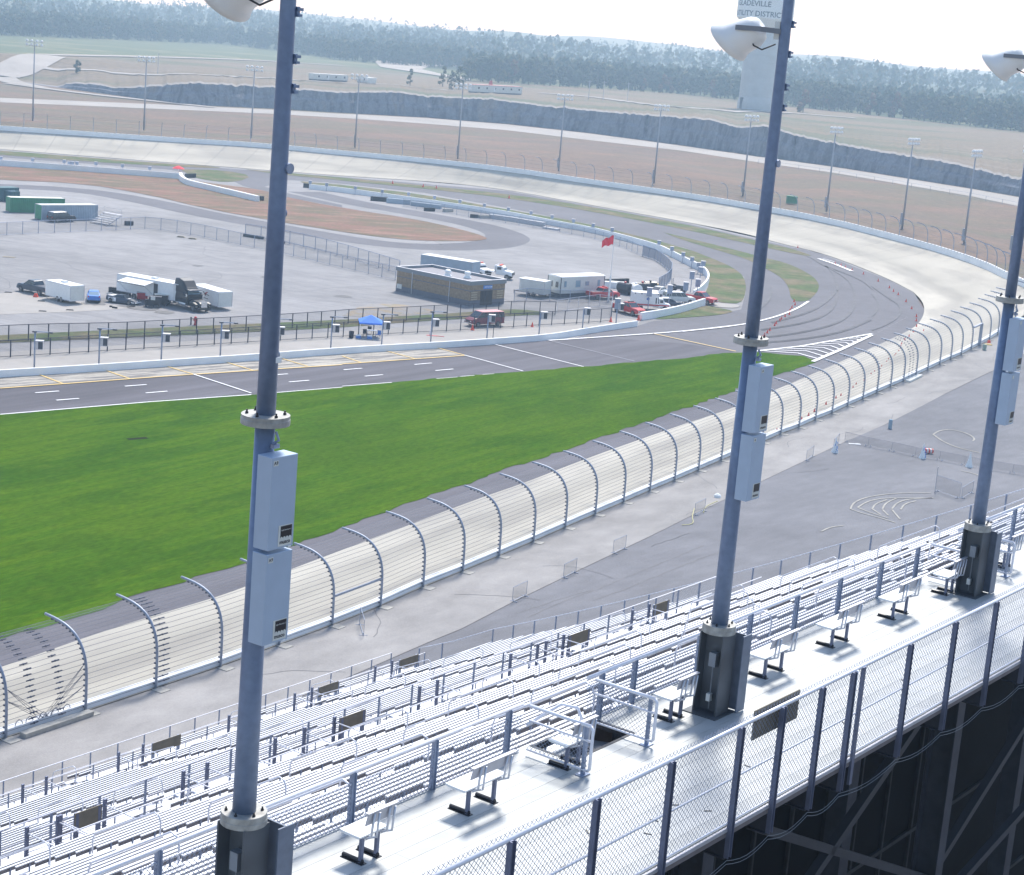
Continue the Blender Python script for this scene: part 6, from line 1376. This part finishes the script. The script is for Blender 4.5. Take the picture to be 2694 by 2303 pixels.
for x in (-.55, .55): mb = MB(); mb.box((x, 0, .36), (.05, .5, .72)); obj('leg', mb, M['galv_light'], tb_)
for lb, x, y, m in (('white lidded cooler at the left front of the blue canopy', 98, 277, 'blue'), ('blue cooler with white lid at the right front of the blue canopy', 166, 281, 'blue')):
    t = thing('cooler', lb, 'cooler', Mc(x, y)); mb = MB(); mb.box((0, 0, .18), (.62, .4, .36)); obj('cooler_body', mb, M[m], t); mb = MB(); mb.box((0, 0, .40), (.66, .44, .08)); obj('lid', mb, M['white'], t)
mb = MB(); mb.lathe([(.26, 0), (.3, .02), (.33, .85), (.34, .9), (.30, .9), (.28, .3)], 14); one('trash_barrel', 'dark grey trash barrel left of the blue canopy', 'barrel', mb, M['cloth_dark'], Mc(55, 276), smooth=False)
mb = MB(); mb.box((0, 0, .03), (1.5, .5, .05)); mb.beam((.5, 0, .05), (1.6, -.1, .05), .2, .04); one('jack_board', 'flat red and dark board lying on the ground right of the blue canopy', 'board', mb, M['red'], Mc(545, 262))
mb = MB(); mb.lathe([(.1, 0), (.12, .25), (.06, .5), (.05, .55)], 10); one('bottle', 'white bottle standing on the red board', 'bottle', mb, M['white'], Mc(532, 258)+Vector((0, 0, .06)))
um = thing('umbrella', 'red umbrella at the top of the curved white barrier', 'umbrella', Lt(1078, 1072)); mb = MB(); mb.tube([(0, 0, 0), (0, 0, 2.5)], .04, 6); obj('pole', mb, M['white'], um); mb = MB(); mb.lathe([(1.5, 2.0), (1.0, 2.35), (.4, 2.6), (.05, 2.7)], 8); obj('umbrella_cloth', mb, M['flagred'], um)
# pit equipment between the race car and the tractor
def cart(label, p, rz, m1, m2, s=1):
    t = thing('tool_cart', label, 'tool cart', p, rz); mb = MB(); mb.box((0, 0, .65*s), (1.3*s, .7*s, .8*s)); obj('cabinet', mb, M[m1], t); mb = MB(); mb.box((0, 0, 1.1*s), (1.4*s, .8*s, .08*s)); obj('worktop', mb, M[m2], t)
    for x in (-.5, .5):
        for y in (-.3, .3): wheel(t, x*s, y*s, .16*s, .1)
cart('tall black tool cabinet with a pale panel beside the tractor', cB(690, 640), .2, 'black', 'steel_dark', 1.3); cart('black equipment cabinet with a raised lid next to the tractor', cB(790, 610), .2, 'black', 'offwhite', 1.35); cart('low tool cart with a silver top behind the race car', cB(500, 545), .1, 'red', 'alu_dull', 1.1); cart('small dark crate on wheels left of the tall black cabinet', cB(610, 635), .3, 'black', 'black', .9)
mb = MB(); mb.box((0, 0, 0), (.6, .02, .5)); one('pale_panel', 'pale square panel on the front of the tall black cabinet', 'panel', mb, M['offwhite'], cB(682, 640)+Vector((-.05, -.75, 1.3)))
for k, (x, y) in enumerate(((50, 655), (88, 662), (10, 640))): mb = MB(); tyre(mb, (0, 0, .1), .22, .2); one('small_tyre', 'small black lump on the pale ground before the race car, %s of three' % ('middle', 'right', 'left')[k], 'small tyre', mb, M['rubber'], cB(x, y), group='small black lumps before the race car')  # small dark objects of unclear kind, drawn as tyres
for (x, y, lb) in ((555, 485, 'orange and black jack stand beside the slate pickup'),): mb = MB(); mb.box((0, 0, .25), (.7, .4, .5), taper=.5); one('jack_stand', lb, 'jack', mb, M['orange'], cA(x, y))
for k, (x, y) in enumerate(((130, 415), (660, 708), (1085, 690), (640, 552))): mb = MB(); mb.box((0, 0, .06), (1.1, .35, .12), taper=.7); one('wheel_chock', 'dark chock lying on the pale ground near the plain white trailer, %s from the left' % NTH[(0, 2, 3, 1)[k]], 'chock', mb, M['rubber'], cA(x, y), .2)
# person kneeling behind the race car
def person(name, label, p, rz):
    J = [(0, 0, .95), (0, 0, 1.2), (0, .02, 1.42), (0, .03, 1.52), (0, .04, 1.63), (0, .05, 1.74), (.11, 0, .9), (.13, -.05, .5), (.13, 0, .06), (.13, -.12, .03), (-.11, 0, .9), (-.13, -.03, .5), (-.13, .03, .06), (-.13, -.1, .03), (.2, 0, 1.4), (.26, -.05, 1.15), (.22, -.25, .98), (-.2, 0, 1.4), (-.26, -.05, 1.15), (-.2, -.25, .98)]
    Ed = [(0, 1), (1, 2), (2, 3), (3, 4), (4, 5), (0, 6), (6, 7), (7, 8), (8, 9), (0, 10), (10, 11), (11, 12), (12, 13), (2, 14), (14, 15), (15, 16), (2, 17), (17, 18), (18, 19)]
    Rd = [.16, .15, .17, .07, .1, .09, .1, .075, .05, .04, .1, .075, .05, .04, .07, .05, .035, .07, .05, .035]
    me = bpy.data.meshes.new(name); me.from_pydata(J, Ed, []); me.materials.append(M['cloth_dark']); o = bpy.data.objects.new(name, me); scene.collection.objects.link(o)
    s = o.modifiers.new('skin', 'SKIN'); sv = me.skin_vertices[0].data
    for i, r in enumerate(Rd): sv[i].radius = (r, r)
    sv[0].use_root = True; o.modifiers.new('sub', 'SUBSURF').levels = 1; o.location = p; o.rotation_euler = (0, 0, rz); return tag(o, label, 'person')
person('person', 'person in dark clothes standing beside the long race trailer awning', cB(250, 470), 2.0)
# hydrant
mb = MB(); mb.lathe([(.16, 0), (.16, .08), (.11, .1), (.11, .6), (.15, .62), (.13, .75), (.04, .82)], 12); mb.lathe([(.07, -.2), (.07, .2)], 8, (0, 0, .48), 'X'); o = one('fire_hydrant', 'red hydrant behind the black fence near the emblem trailer', 'hydrant', mb, M['red'], cB(1320, 920), smooth=False); o.scale = (1.4, 1.4, 1.4)
mb = MB(); mb.box((0, 0, .5), (.16, .16, 1.0)); mb.lathe([(.12, .9), (.14, 1.0), (.02, 1.08)], 8); one('bollard', 'dark post beside the red hydrant', 'bollard', mb, M['steel_dark'], cB(1252, 918))
# ================================================================ CONCOURSE THINGS
def catc(x, y, k, x0, y0): return atc(x0+x*k, y0+y*k)
C4 = lambda x, y: atc(1300+x*.2897, 1400+y*.2897); RR = lambda x, y: atc(1794+x*.4348, 770+y*.4348); BB = lambda x, y: atc(900+x*.4348, 1533+y*.4348)
def crowd(label, a, b, h=1.05, group=None, fm='galv'):
    t = thing('crowd_barrier', label, 'crowd barrier', a, 0, group); d = b-a; mb = MB(); mb.tube([(0, 0, .1), (0, 0, h), tuple(d+Vector((0, 0, h))), tuple(d+Vector((0, 0, .1))), (0, 0, .1)], .018, 5); obj('frame', mb, M[fm], t)
    mb = MB(); mb.quads([Vector((0, 0, .15)), d+Vector((0, 0, .15))], [Vector((0, 0, h)), d+Vector((0, 0, h))]); obj('panel', mb, M['wiremesh'], t)
    n = d.normalized(); n = Vector((-n.y, n.x, 0))
    for q in (d*.1, d*.9): mb = MB(); mb.beam(q-n*.3+Vector((0, 0, .03)), q+n*.3+Vector((0, 0, .03)), .04, .05); mb.beam(q+Vector((0, 0, .03)), q+Vector((0, 0, .2)), .04, .04); obj('foot', mb, M['galv'], t)
    return t
for i, (a, b_) in enumerate(((C4(163, 640), C4(292, 578)), (C4(627, 425), C4(742, 365)), (C4(1077, 202), C4(1192, 150)), (RR(75, 1352), RR(137, 1320)), (RR(750, 1022), RR(793, 990)), (RR(915, 950), RR(947, 915)))):
    crowd('mesh panel standing on the edge of the service road, %s from the left' % NTH[i], a, b_, 1.15, 'mesh panels along the road edge')
crowd('mesh panel leaning askew on the service road near the foremost pole', BB(105, 250), BB(130, 330), 1.2)
rowp = [(985, 898), (1125, 932), (1268, 960), (1412, 992), (1558, 1015), (1708, 1045), (1850, 1070), (2000, 1095), (2100, 1110)]
for i, (a, b_) in enumerate(zip(rowp, rowp[1:])): crowd('low wire barrier in the line across the gravel, %s from the left' % NTH[i], RR(*a), RR(*b_)*1.0, 1.0, 'wire barriers across the gravel', 'cable')
crowd('wire gate panel on the gravel near the right-hand pole', RR(1532, 1200), RR(1680, 1250), 1.6); crowd('second wire panel beside the wire gate panel', RR(1690, 1250), RR(1758, 1210), 1.2)
mb = MB(); mb.tube([(0, 0, 0), (0, 0, 2.6)], .04, 6); one('thin_post', 'thin pale post at the end of the wire gate panel', 'post', mb, M['alu_dull'], RR(1530, 1210))
def aframe(label, p, blue):
    t = thing('folded_banner', label, 'banner', p, .3); mb = MB(); mb.lathe([(.42, 0), (.30, .35), (.14, 1.0), (.05, 1.5), (.01, 1.6)], 7); obj('banner_cloth', mb, M['white'], t)
    if blue:
        mb = MB(); random.seed(blue)
        for k in range(9): a_ = -2.2+random.random()*1.6; z = .15+.13*k; r_ = .36-.24*z/1.3; mb.box((math.cos(a_)*r_, math.sin(a_)*r_, z), (.16, .06, .08), rz=a_)
        obj('blue_print', mb, M['blue'], t)
aframe('white and blue bunched banner standing by the road edge mesh panels', RR(925, 968), 3); aframe('white and blue bunched banner beside the fallen orange barrel', RR(1455, 1003), 5); aframe('plain white bunched banner standing on the gravel', RR(1737, 1055), 0)
ba = thing('traffic_barrel', 'orange and white barrel lying on its side on the gravel', 'barrel', RR(1490, 975), .2)
for k in range(5): mb = MB(); r0 = .30-.012*k; mb.lathe([(r0, -.5+.2*k), (r0-.01, -.3+.2*k)], 14, (0, 0, .3), 'X'); obj('band', mb, M['orange' if k % 2 == 0 else 'white'], ba)
mb = MB(); mb.lathe([(.22, 0), (.22, .95), (.16, 1.05)], 12); one('utility_post', 'pale teal utility post standing on the gravel', 'post', mb, M['glass_blue'], RR(1258, 823))
mb = MB(); mb.box((0, 0, .03), (1.3, .35, .05)); mb.box((.4, .2, .04), (.5, .3, .05), rz=.6); one('white_paper', 'white crumpled paper on the gravel by the wire barriers', 'paper', mb, M['white'], RR(1045, 918))
mb = MB(); mb.lathe([(.35, 0), (.3, .25), (.1, .4)], 9); one('white_bag', 'white bag lying by the road edge beside the middle pole', 'bag', mb, M['white'], RR(214, 1240))
M['hose'] = mat('pale_yellow_hose', (.55, .52, .25), .7)
for nm, L in (('yellow hose looped over the road edge near the middle pole', [(215, 1265), (180, 1280), (140, 1300), (130, 1335)]), ('yellow hose trailing from the mesh panel towards the road', [(75, 1310), (60, 1365), (72, 1395), (50, 1408), (0, 1410)])):
    P = smoothline([RR(x, y)+Vector((0, 0, .06)) for x, y in L], 20); mb = MB(); mb.tube([q-P[0] for q in P], .035, 5); one('hose', nm, 'hose', mb, M['hose'], P[0])
mb = MB(); mb.lathe([(.28, 0), (.3, .8), (.26, .85)], 12); one('waste_bin', 'pale green bin by the opening in the catch fence', 'bin', mb, mat('pale_green_plastic', (.3, .38, .33)), atc(2294+1530*.19305, 640+1460*.19305))
mb = MB(); mb.box((0, 0, .08), (1.2, .8, .16), taper=.7); one('yellow_tarp', 'yellow and orange tarp on the ground by the fence opening', 'tarp', mb, M['yellow'], atc(2294+1585*.19305, 640+1390*.19305))
mb = MB(); mb.box((0, 0, .25), (.5, .4, .4), taper=.6); one('orange_bag', 'orange bag lying on the yellow tarp', 'bag', mb, M['orange'], atc(2294+1590*.19305, 640+1375*.19305)+Vector((0, 0, .1)))
M['under_dirt'] = mat('dark_wet_iron', (.02, .025, .012), 1.0, 0, .2, 3, spec=.05); mb = MB(); mb.box((0, 0, .0), (2.0, .6, .02)); one('drain_cover', 'dark drain cover set in the mown grass', 'drain cover', mb, M['under_dirt'], Lc(832, 888)+Vector((0, 0, .08)), .7)
for k, (x, y) in enumerate(((1095, 1437), (1165, 1448))): mb = MB(); mb.box((0, 0, .12), (1.6, 1.0, .24), taper=.6); one('scrap_heap', 'small brown heap on the paddock below the grey fence, %s' % ('left', 'right')[k], 'heap', mb, M['wood'], Lt(x, y))
mb = MB(); mb.box((0, 0, .03), (1.8, 1.3, .05)); one('manhole_cover', 'brown manhole cover on the grey paddock at the left', 'cover', mb, M['wood'], Lt(55, 1557))
mb = MB(); mb.box((0, 0, .9), (2.6, 1.6, 1.8)); mb.box((0, 0, 1.84), (2.7, 1.7, .08)); one('green_cabinet', 'green utility cabinet on the bank beyond the far turn', 'cabinet', mb, M['green'], at(1794+662*.4348, 1232*.4348, ZO+.2))
# ================================================================ FAR BUILDINGS AND WATER TOWER
def cabin(label, x0, y0, x1, y1, h, roofm, nwin, wd=3.4):
    a = drop(x0, y0); b = drop(x1, y1); p, rz = place(a, b, wd); L = (b-a).length; p.z = (a.z+b.z)/2; t = thing('portable_cabin', label, 'portable cabin', p, rz)
    mb = MB(); mb.box((0, 0, h/2+.5), (L, wd, h)); obj('wall', mb, M['offwhite'], t); mb = MB(); mb.box((0, 0, h+.6), (L+.3, wd+.3, .2)); obj('roof', mb, M[roofm], t); mb = MB(); mb.box((0, 0, .25), (L-.4, wd-.4, .5)); obj('skirting', mb, M['steel_dark'], t)
    ys = -1 if (Matrix.Rotation(rz, 3, 'Z') @ Vector((0, 1, 0))).y > 0 else 1
    for k in range(nwin): mb = MB(); mb.box((-L/2+L*(k+.6)/nwin, ys*(wd/2+.02), h*.62+.4), (1.0, .05, .8)); obj('window', mb, M['glass'], t)
    mb = MB(); mb.box((-L*.08, ys*(wd/2+.02), h*.42+.45), (.9, .06, 1.9)); obj('door', mb, M['white'], t)
    return t
cabin('white portable cabin with a red-edged roof on the plateau above the rock cut', 1246, 244, 1373, 251, 3.0, 'rust', 6)
cabin('long white portable cabin on the slope right of the foremost pole', 825, 212, 915, 216, 2.4, 'white', 4); cabin('small white cabin beside the longer one on the slope', 938, 218, 972, 221, 2.2, 'white', 1)
mb = MB(); mb.box((0, 0, .8), (1.2, .8, 1.6), taper=.5); one('red_tank', 'small red tank seen above the roof of the red-edged cabin', 'tank', mb, M['red'], drop(1290, 236)); bpy.data.objects['red_tank'].scale = (2.2, 2.2, 2.6)
wt = thing('water_tower', 'tall pale water tower with a wide lettered tank standing beyond the rock cut', 'water tower', drop(1986, 288)); wl = wt.location; D_ = math.hypot(wl.x, wl.y)
zt0 = zfor(wl, 74)-wl.z; zt1 = zfor(wl, 52)-wl.z; ztop = zfor(wl, -14)-wl.z; rb = 44*D_/FPX; rt_ = 72*D_/FPX
M['towerpaint'] = mat('tower_concrete', (.46, .48, .50), .8, 0, .06, .3); M['tankpaint'] = mat('tank_white', (.70, .72, .74), .6, 0, .03, .3)
mb = MB(); prof = [(rb*1.06, -1), (rb*1.06, 3)]
for k in range(1, 12): z = 3+(zt0-3)*k/11; prof += [(rb*1.0, z-.25), (rb*.985, z-.1), (rb*1.0, z+.05)]
mb.lathe(prof, 48); obj('shaft', mb, M['towerpaint'], wt)
mb = MB(); mb.lathe([(rb*1.0, zt0-.5), (rt_*.97, zt1), (rt_, zt1+.5), (rt_, ztop), (rt_*.9, ztop+1.2), (.5, ztop+3.5)], 56); tk = obj('tank', mb, M['tankpaint'], wt)
mb = MB(); mb.box((0, 0, 0), (2.2, .2, 5.5)); mb.v = [(v[0]-rb*.86, v[1]-rb*.62, v[2]+2.75) for v in mb.v]; obj('door', mb, M['steel_dark'], wt)
M['letter'] = mat('letter_blue_grey', (.06, .08, .13), .8)
az = math.atan2(wl.x, wl.y)
for s_, zz in (('GLADEVILLE', zfor(wl, 14)-wl.z), ('UTILITY DISTRICT', zfor(wl, 40)-wl.z)):
    o = text(s_, 3.6, M['letter'], tk, Matrix.Identity(4), 'tank_lettering', .06)
    for v in o.data.vertices:
        u_ = v.co.x/rt_; a_ = -math.pi/2-az+u_-.52+(.22 if s_[0] == 'U' else 0); y_ = v.co.y; v.co = Vector(((rt_+.12)*math.cos(a_), (rt_+.12)*math.sin(a_), y_+zz))

# tar seams, cracks, stains and litter
tm = MB(); C4s = [[(300, 780), (700, 600), (940, 520), (1300, 370), (1600, 250), (1900, 120)], [(900, 620), (1150, 540), (1450, 410), (1800, 270), (2050, 180)], [(200, 740), (500, 640), (900, 520)]]
for L in C4s: P = smoothline([C4(x, y) for x, y in L], 60); strip(tm, [p+Vector((.12*noise.noise(p*.7), .12*noise.noise(p*.9+Vector((5, 5, 5))), 0)) for p in P], .10, dz=.012)
random.seed(17)
for k in range(26):
    p = at(random.uniform(-20, 1500), random.uniform(640, 800)); a = random.uniform(0, 3.1) if k % 3 else .75; P = []
    for j in range(14): P.append(Vector((p.x, p.y, .012))); a += random.uniform(-.25, .25); p = p+Vector((math.cos(a), math.sin(a), 0))*1.6
    strip(tm, P, random.uniform(.08, .16), dz=0)
for k in range(16):
    q = FR[5+k*2 % 36][0]-FR[5+k*2 % 36][2]*random.uniform(2, 9); a = .95+random.uniform(-.8, .8); P = []
    for j in range(9): P.append(Vector((q.x, q.y, zc(q.y)+.042))); a += random.uniform(-.3, .3); q = q+Vector((math.cos(a), math.sin(a), 0))*.8
    strip(tm, P, .06, dz=0)
M['tar'] = mat('crack_sealant', (.155, .152, .16), .85, 0, .2, .6, coords='G'); struct('crack_seams', tm, M['tar'], 'stuff')
sm_ = MB(); random.seed(9)
def blob(mbx, p, r, n=14):
    vs = [p+Vector((math.cos(6.283*k/n)*r*random.uniform(.7, 1.25), math.sin(6.283*k/n)*r*random.uniform(.7, 1.25), 0)) for k in range(n)]; mbx.add(vs, [tuple(range(n))])
for x, y, r in ((300, 790, 2.2), (250, 800, 1.6), (380, 812, 2.0), (430, 822, 1.5), (330, 806, 1.2), (1690, 830, 1.0), (1560, 790, 1.4), (700, 730, 1.0), (900, 780, 1.3), (1250, 700, 1.0), (520, 700, .9)): p = at(x, y); p.z = .035; blob(sm_, p, r)
M['stain'] = mat('oil_stained_asphalt', (.15, .145, .145), .85, 0, .2, .8, coords='G'); struct('oil_stains', sm_, M['stain'], 'stuff')
lt = MB(); random.seed(2)
for a, d in ((-2.4, -3.3), (-1.9, -3.1), (-1.2, -2.9), (-1.0, -3.4), (1.2, -3.0), (4.4, -3.2), (7.5, -2.9), (-4.4, -3.0), (-3.1, -2.6)):
    an = random.uniform(0, 3); p = W(a, d, WZ+.008); lt.beam(p, p+Vector((math.cos(an), math.sin(an), 0))*.13, .018, .012)
struct('twigs', lt, M['wood'], 'stuff')
# ================================================================ TREES
def tree_meshes(seed, h, kind):
    rnd = random.Random(seed); mb = MB(); pts = [Vector((0, 0, -.5))]
    for k in range(1, 6): pts.append(Vector((rnd.uniform(-.25, .25)*k*.5, rnd.uniform(-.25, .25)*k*.5, h*.8*k/5)))
    mb.tube(pts, h*.022, 6, r2=h*.006)
    lumps = []
    nb = 12 if kind != 'cedar' else 6
    for k in range(nb):
        z = h*(.10+.76*k/nb) if kind != 'cedar' else h*(.1+.8*k/nb); a = rnd.uniform(0, 6.28); spread = h*.26*(math.sin(math.pi*min(1, .18+.8*k/nb)))**.7 if kind != 'cedar' else h*.16*(1-k/nb)+.4
        e = Vector((math.cos(a)*spread*rnd.uniform(.55, 1), math.sin(a)*spread*rnd.uniform(.55, 1), z+h*rnd.uniform(.02, .12)))
        s = Vector((0, 0, z*.85)); mb.tube([s, s.lerp(e, .5)+Vector((0, 0, .3)), e], h*.009, 4, r2=h*.003); lumps.append((e, h*rnd.uniform(.09, .15)*(1 if kind != 'cedar' else .8)))
    lumps.append((Vector((0, 0, h*.9)), h*.1))
    cr = MB(); per = 42 if kind != 'sparse' else 22
    for e, r in lumps:
        for k in range(per):
            d = Vector((rnd.gauss(0, 1), rnd.gauss(0, 1), rnd.gauss(0, .8))); d.normalize(); c = e+d*r*rnd.uniform(.45, 1.12); s = rnd.uniform(.35, .75)*h/16
            n = (d+Vector((rnd.uniform(-.7, .7), rnd.uniform(-.7, .7), rnd.uniform(-.2, .9)))).normalized(); u = n.orthogonal().normalized(); v = n.cross(u); t = rnd.uniform(0, 6.28); u, v = u*math.cos(t)+v*math.sin(t), v*math.cos(t)-u*math.sin(t)
            cr.m = 0 if rnd.random() < .6 else 1
            cr.add([c-u*s-v*s*.6, c+u*s-v*s*.7, c+u*s*.7+v*s*.8, c-u*s*.5+v*s*.9], [(0, 1, 2, 3)])
    return mb, cr
protos = []
KIND = ['broad', 'broad', 'sparse', 'cedar', 'broad', 'sparse', 'broad', 'cedar']
for i, kd in enumerate(KIND):
    tb_m, cr_m = tree_meshes(40+i, 15, kd)
    me = []
    for nm, m_, mt in (('trunk', tb_m, [M['bark']]), ('crown', cr_m, [M['leaf%d' % (i % 5)] if i < 6 else M['rustleaf'], M['leaf%d' % ((i+2) % 5)]])):
        d = bpy.data.meshes.new(nm); d.from_pydata(m_.v, [], m_.f); [d.materials.append(x) for x in mt]; d.polygons.foreach_set('material_index', m_.mi); d.update(); me.append(d)
    protos.append(me)
def landz(x, y):
    hz = [h[0].z for h in (t.ray_cast(Vector((x, y, 300)), Vector((0, 0, -1))) for t in BV) if h[0] is not None]; return max(hz) if hz else ZP
def tree(label, p, h, k, group):
    t = thing('tree', label, 'tree', p, random.uniform(0, 6.28), group); t.scale = (h/15*random.uniform(.85, 1.15), h/15*random.uniform(.85, 1.15), h/15)
    for d in protos[k]: o = bpy.data.objects.new(d.name, d); scene.collection.objects.link(o); o.parent = t
random.seed(21)
edgeR = [(1237, 214), (1400, 224), (1600, 236), (1800, 249), (2000, 272), (2259, 300), (2480, 325), (2694, 349), (2740, 353)]
edgeL = [(-60, 90), (0, 94), (300, 105), (600, 118), (750, 137), (900, 160), (1060, 173), (1230, 184)]
n_ = 0
def along(E, n, back, jit, hr, label, group, kinds):
    for k in range(n):
        x = E[0][0]+(E[-1][0]-E[0][0])*(k+random.uniform(-.4, .4))/n; y = lerpx(E, x); p = at(x, y, ZP); d = Vector((p.x, p.y, 0)).normalized(); p = p+d*(back+random.uniform(-jit, jit)); p.z = landz(p.x, p.y)-.3
        tree(label, p, random.uniform(*hr), random.choice(kinds), group)
lbR = 'bushy grey-green tree in the dark wood beyond the rock cut on the right'
lbL = 'pale hazy tree in the far wood across the meadow on the left'
along(edgeR, 78, 5, 5, (8, 15), lbR, 'trees of the right-hand wood', [0, 1, 4, 3, 3, 2, 0, 1, 4, 6]); along(edgeR, 62, 20, 8, (11, 16), lbR, 'trees of the right-hand wood', [0, 1, 4, 2])
along(edgeL, 74, 4, 8, (10, 16), lbL, 'trees of the left-hand wood', [2, 5, 0, 1]); along(edgeL, 56, 26, 12, (12, 17), lbL, 'trees of the left-hand wood', [0, 1, 4, 5])
for x, y, h, lb in ((1208, 236, 11, 'lone thin bare tree left of the red-edged cabin'), (1187, 236, 9, 'slim small tree left of the lone bare tree'), (1165, 228, 10, 'low slim shrub-like tree at the edge of the slope'), (1079, 226, 8, 'small dark tree on the slope between the cabins'), (203, 193, 6, 'round green bush alone on the slope at the far left'), (2112, 296, 12, 'reddish autumn tree standing before the right-hand wood')): tree(lb, drop(x, y, -.2), h, {11: 5, 9: 2, 10: 3, 8: 3, 6: 4, 12: 6}[h], None)
# the rest of the wood, one mass
mb = MB(); rnd = random.Random(5)
def clump(p, h, q=26):
    for k in range(q):
        a = rnd.uniform(0, 6.28); f = rnd.uniform(0, 1); z = h*(.25+.75*f); r = h*.30*math.sin(math.pi*(.25+.7*f))*rnd.uniform(.3, 1.05); c = p+Vector((math.cos(a)*r, math.sin(a)*r, z)); s = h*rnd.uniform(.055, .12)
        n = Vector((math.cos(a)+rnd.uniform(-.6, .6), math.sin(a)+rnd.uniform(-.6, .6), rnd.uniform(.0, 1.0))).normalized(); u = n.orthogonal().normalized(); v = n.cross(u); mb.m = rnd.randrange(4)
        mb.add([p_ for p_ in (c-u*s-v*s*.7, c+u*s-v*s*.6, c+u*s*.6+v*s*.8, c-u*s*.6+v*s)], [(0, 1, 2, 3)])
for (lo, hi, N_, q) in ((36, 130, 700, 34), (130, 420, 900, 22), (420, 900, 900, 14), (900, 1900, 1000, 9)):
    for _ in range(N_):
        x = rnd.uniform(-60, 2760); E = edgeR if x > 1225 else edgeL; p = at(x, lerpx(E, x), ZP); d = Vector((p.x, p.y, 0)); D_ = d.length+rnd.uniform(lo, hi); d.normalize(); p = d*D_; p.z = landz(p.x, p.y)-1; clump(p, rnd.uniform(11, 16)*(1 if hi < 500 else 1.25), q)
me = bpy.data.meshes.new('far_wood'); me.from_pydata(mb.v, [], mb.f)
for i in range(4): me.materials.append(M['leaf%d' % i])
me.polygons.foreach_set('material_index', mb.mi); o = bpy.data.objects.new('far_wood', me); scene.collection.objects.link(o); o['kind'] = 'stuff'
# utility poles of the plateau
ul = None
for i, (x, y) in enumerate(((1548, 262), (1586, 264), (1650, 268), (2284, 300), (2476, 318), (415, 195))):
    p = drop(x, y); 
    if ul is None: ul = thing('utility_pole', 'thin pale utility pole on the plateau, first from the left of the tower', 'utility pole', p, 0, 'utility poles on the plateau'); m2 = MB(); m2.lathe([(.16, 0), (.1, 9)], 6); obj('pole', m2, M['alu_dull'], ul); m2 = MB(); m2.box((0, 0, 8.3), (2.0, .1, .12)); obj('crossarm', m2, M['alu_dull'], ul)
    else: dup(ul, p, .2, ('thin pale utility pole on the plateau, second from the left of the tower', 'thin pale utility pole nearest the water tower on its left', 'utility pole before the wood right of the middle light pole', 'utility pole before the wood near the right edge', 'short pale pole on the slope at the far left')[i-1])
# ================================================================ HAZE
m = bpy.data.materials.new('haze_air'); m.use_nodes = True; N = m.node_tree.nodes; N.clear(); out = N.new('ShaderNodeOutputMaterial'); pv = N.new('ShaderNodeVolumePrincipled'); pv.inputs['Color'].default_value = (.55, .77, 1.0, 1); pv.inputs['Absorption Color'].default_value = (1, 1, 1, 1); pv.inputs['Density'].default_value = .00044; pv.inputs['Anisotropy'].default_value = .25; m.node_tree.links.new(pv.outputs[0], out.inputs['Volume'])
mb = MB(); mb.box((0, 2600, 47), (9000, 6600, 100)); hz_ = obj('haze', mb, m); hz_['kind'] = 'stuff'
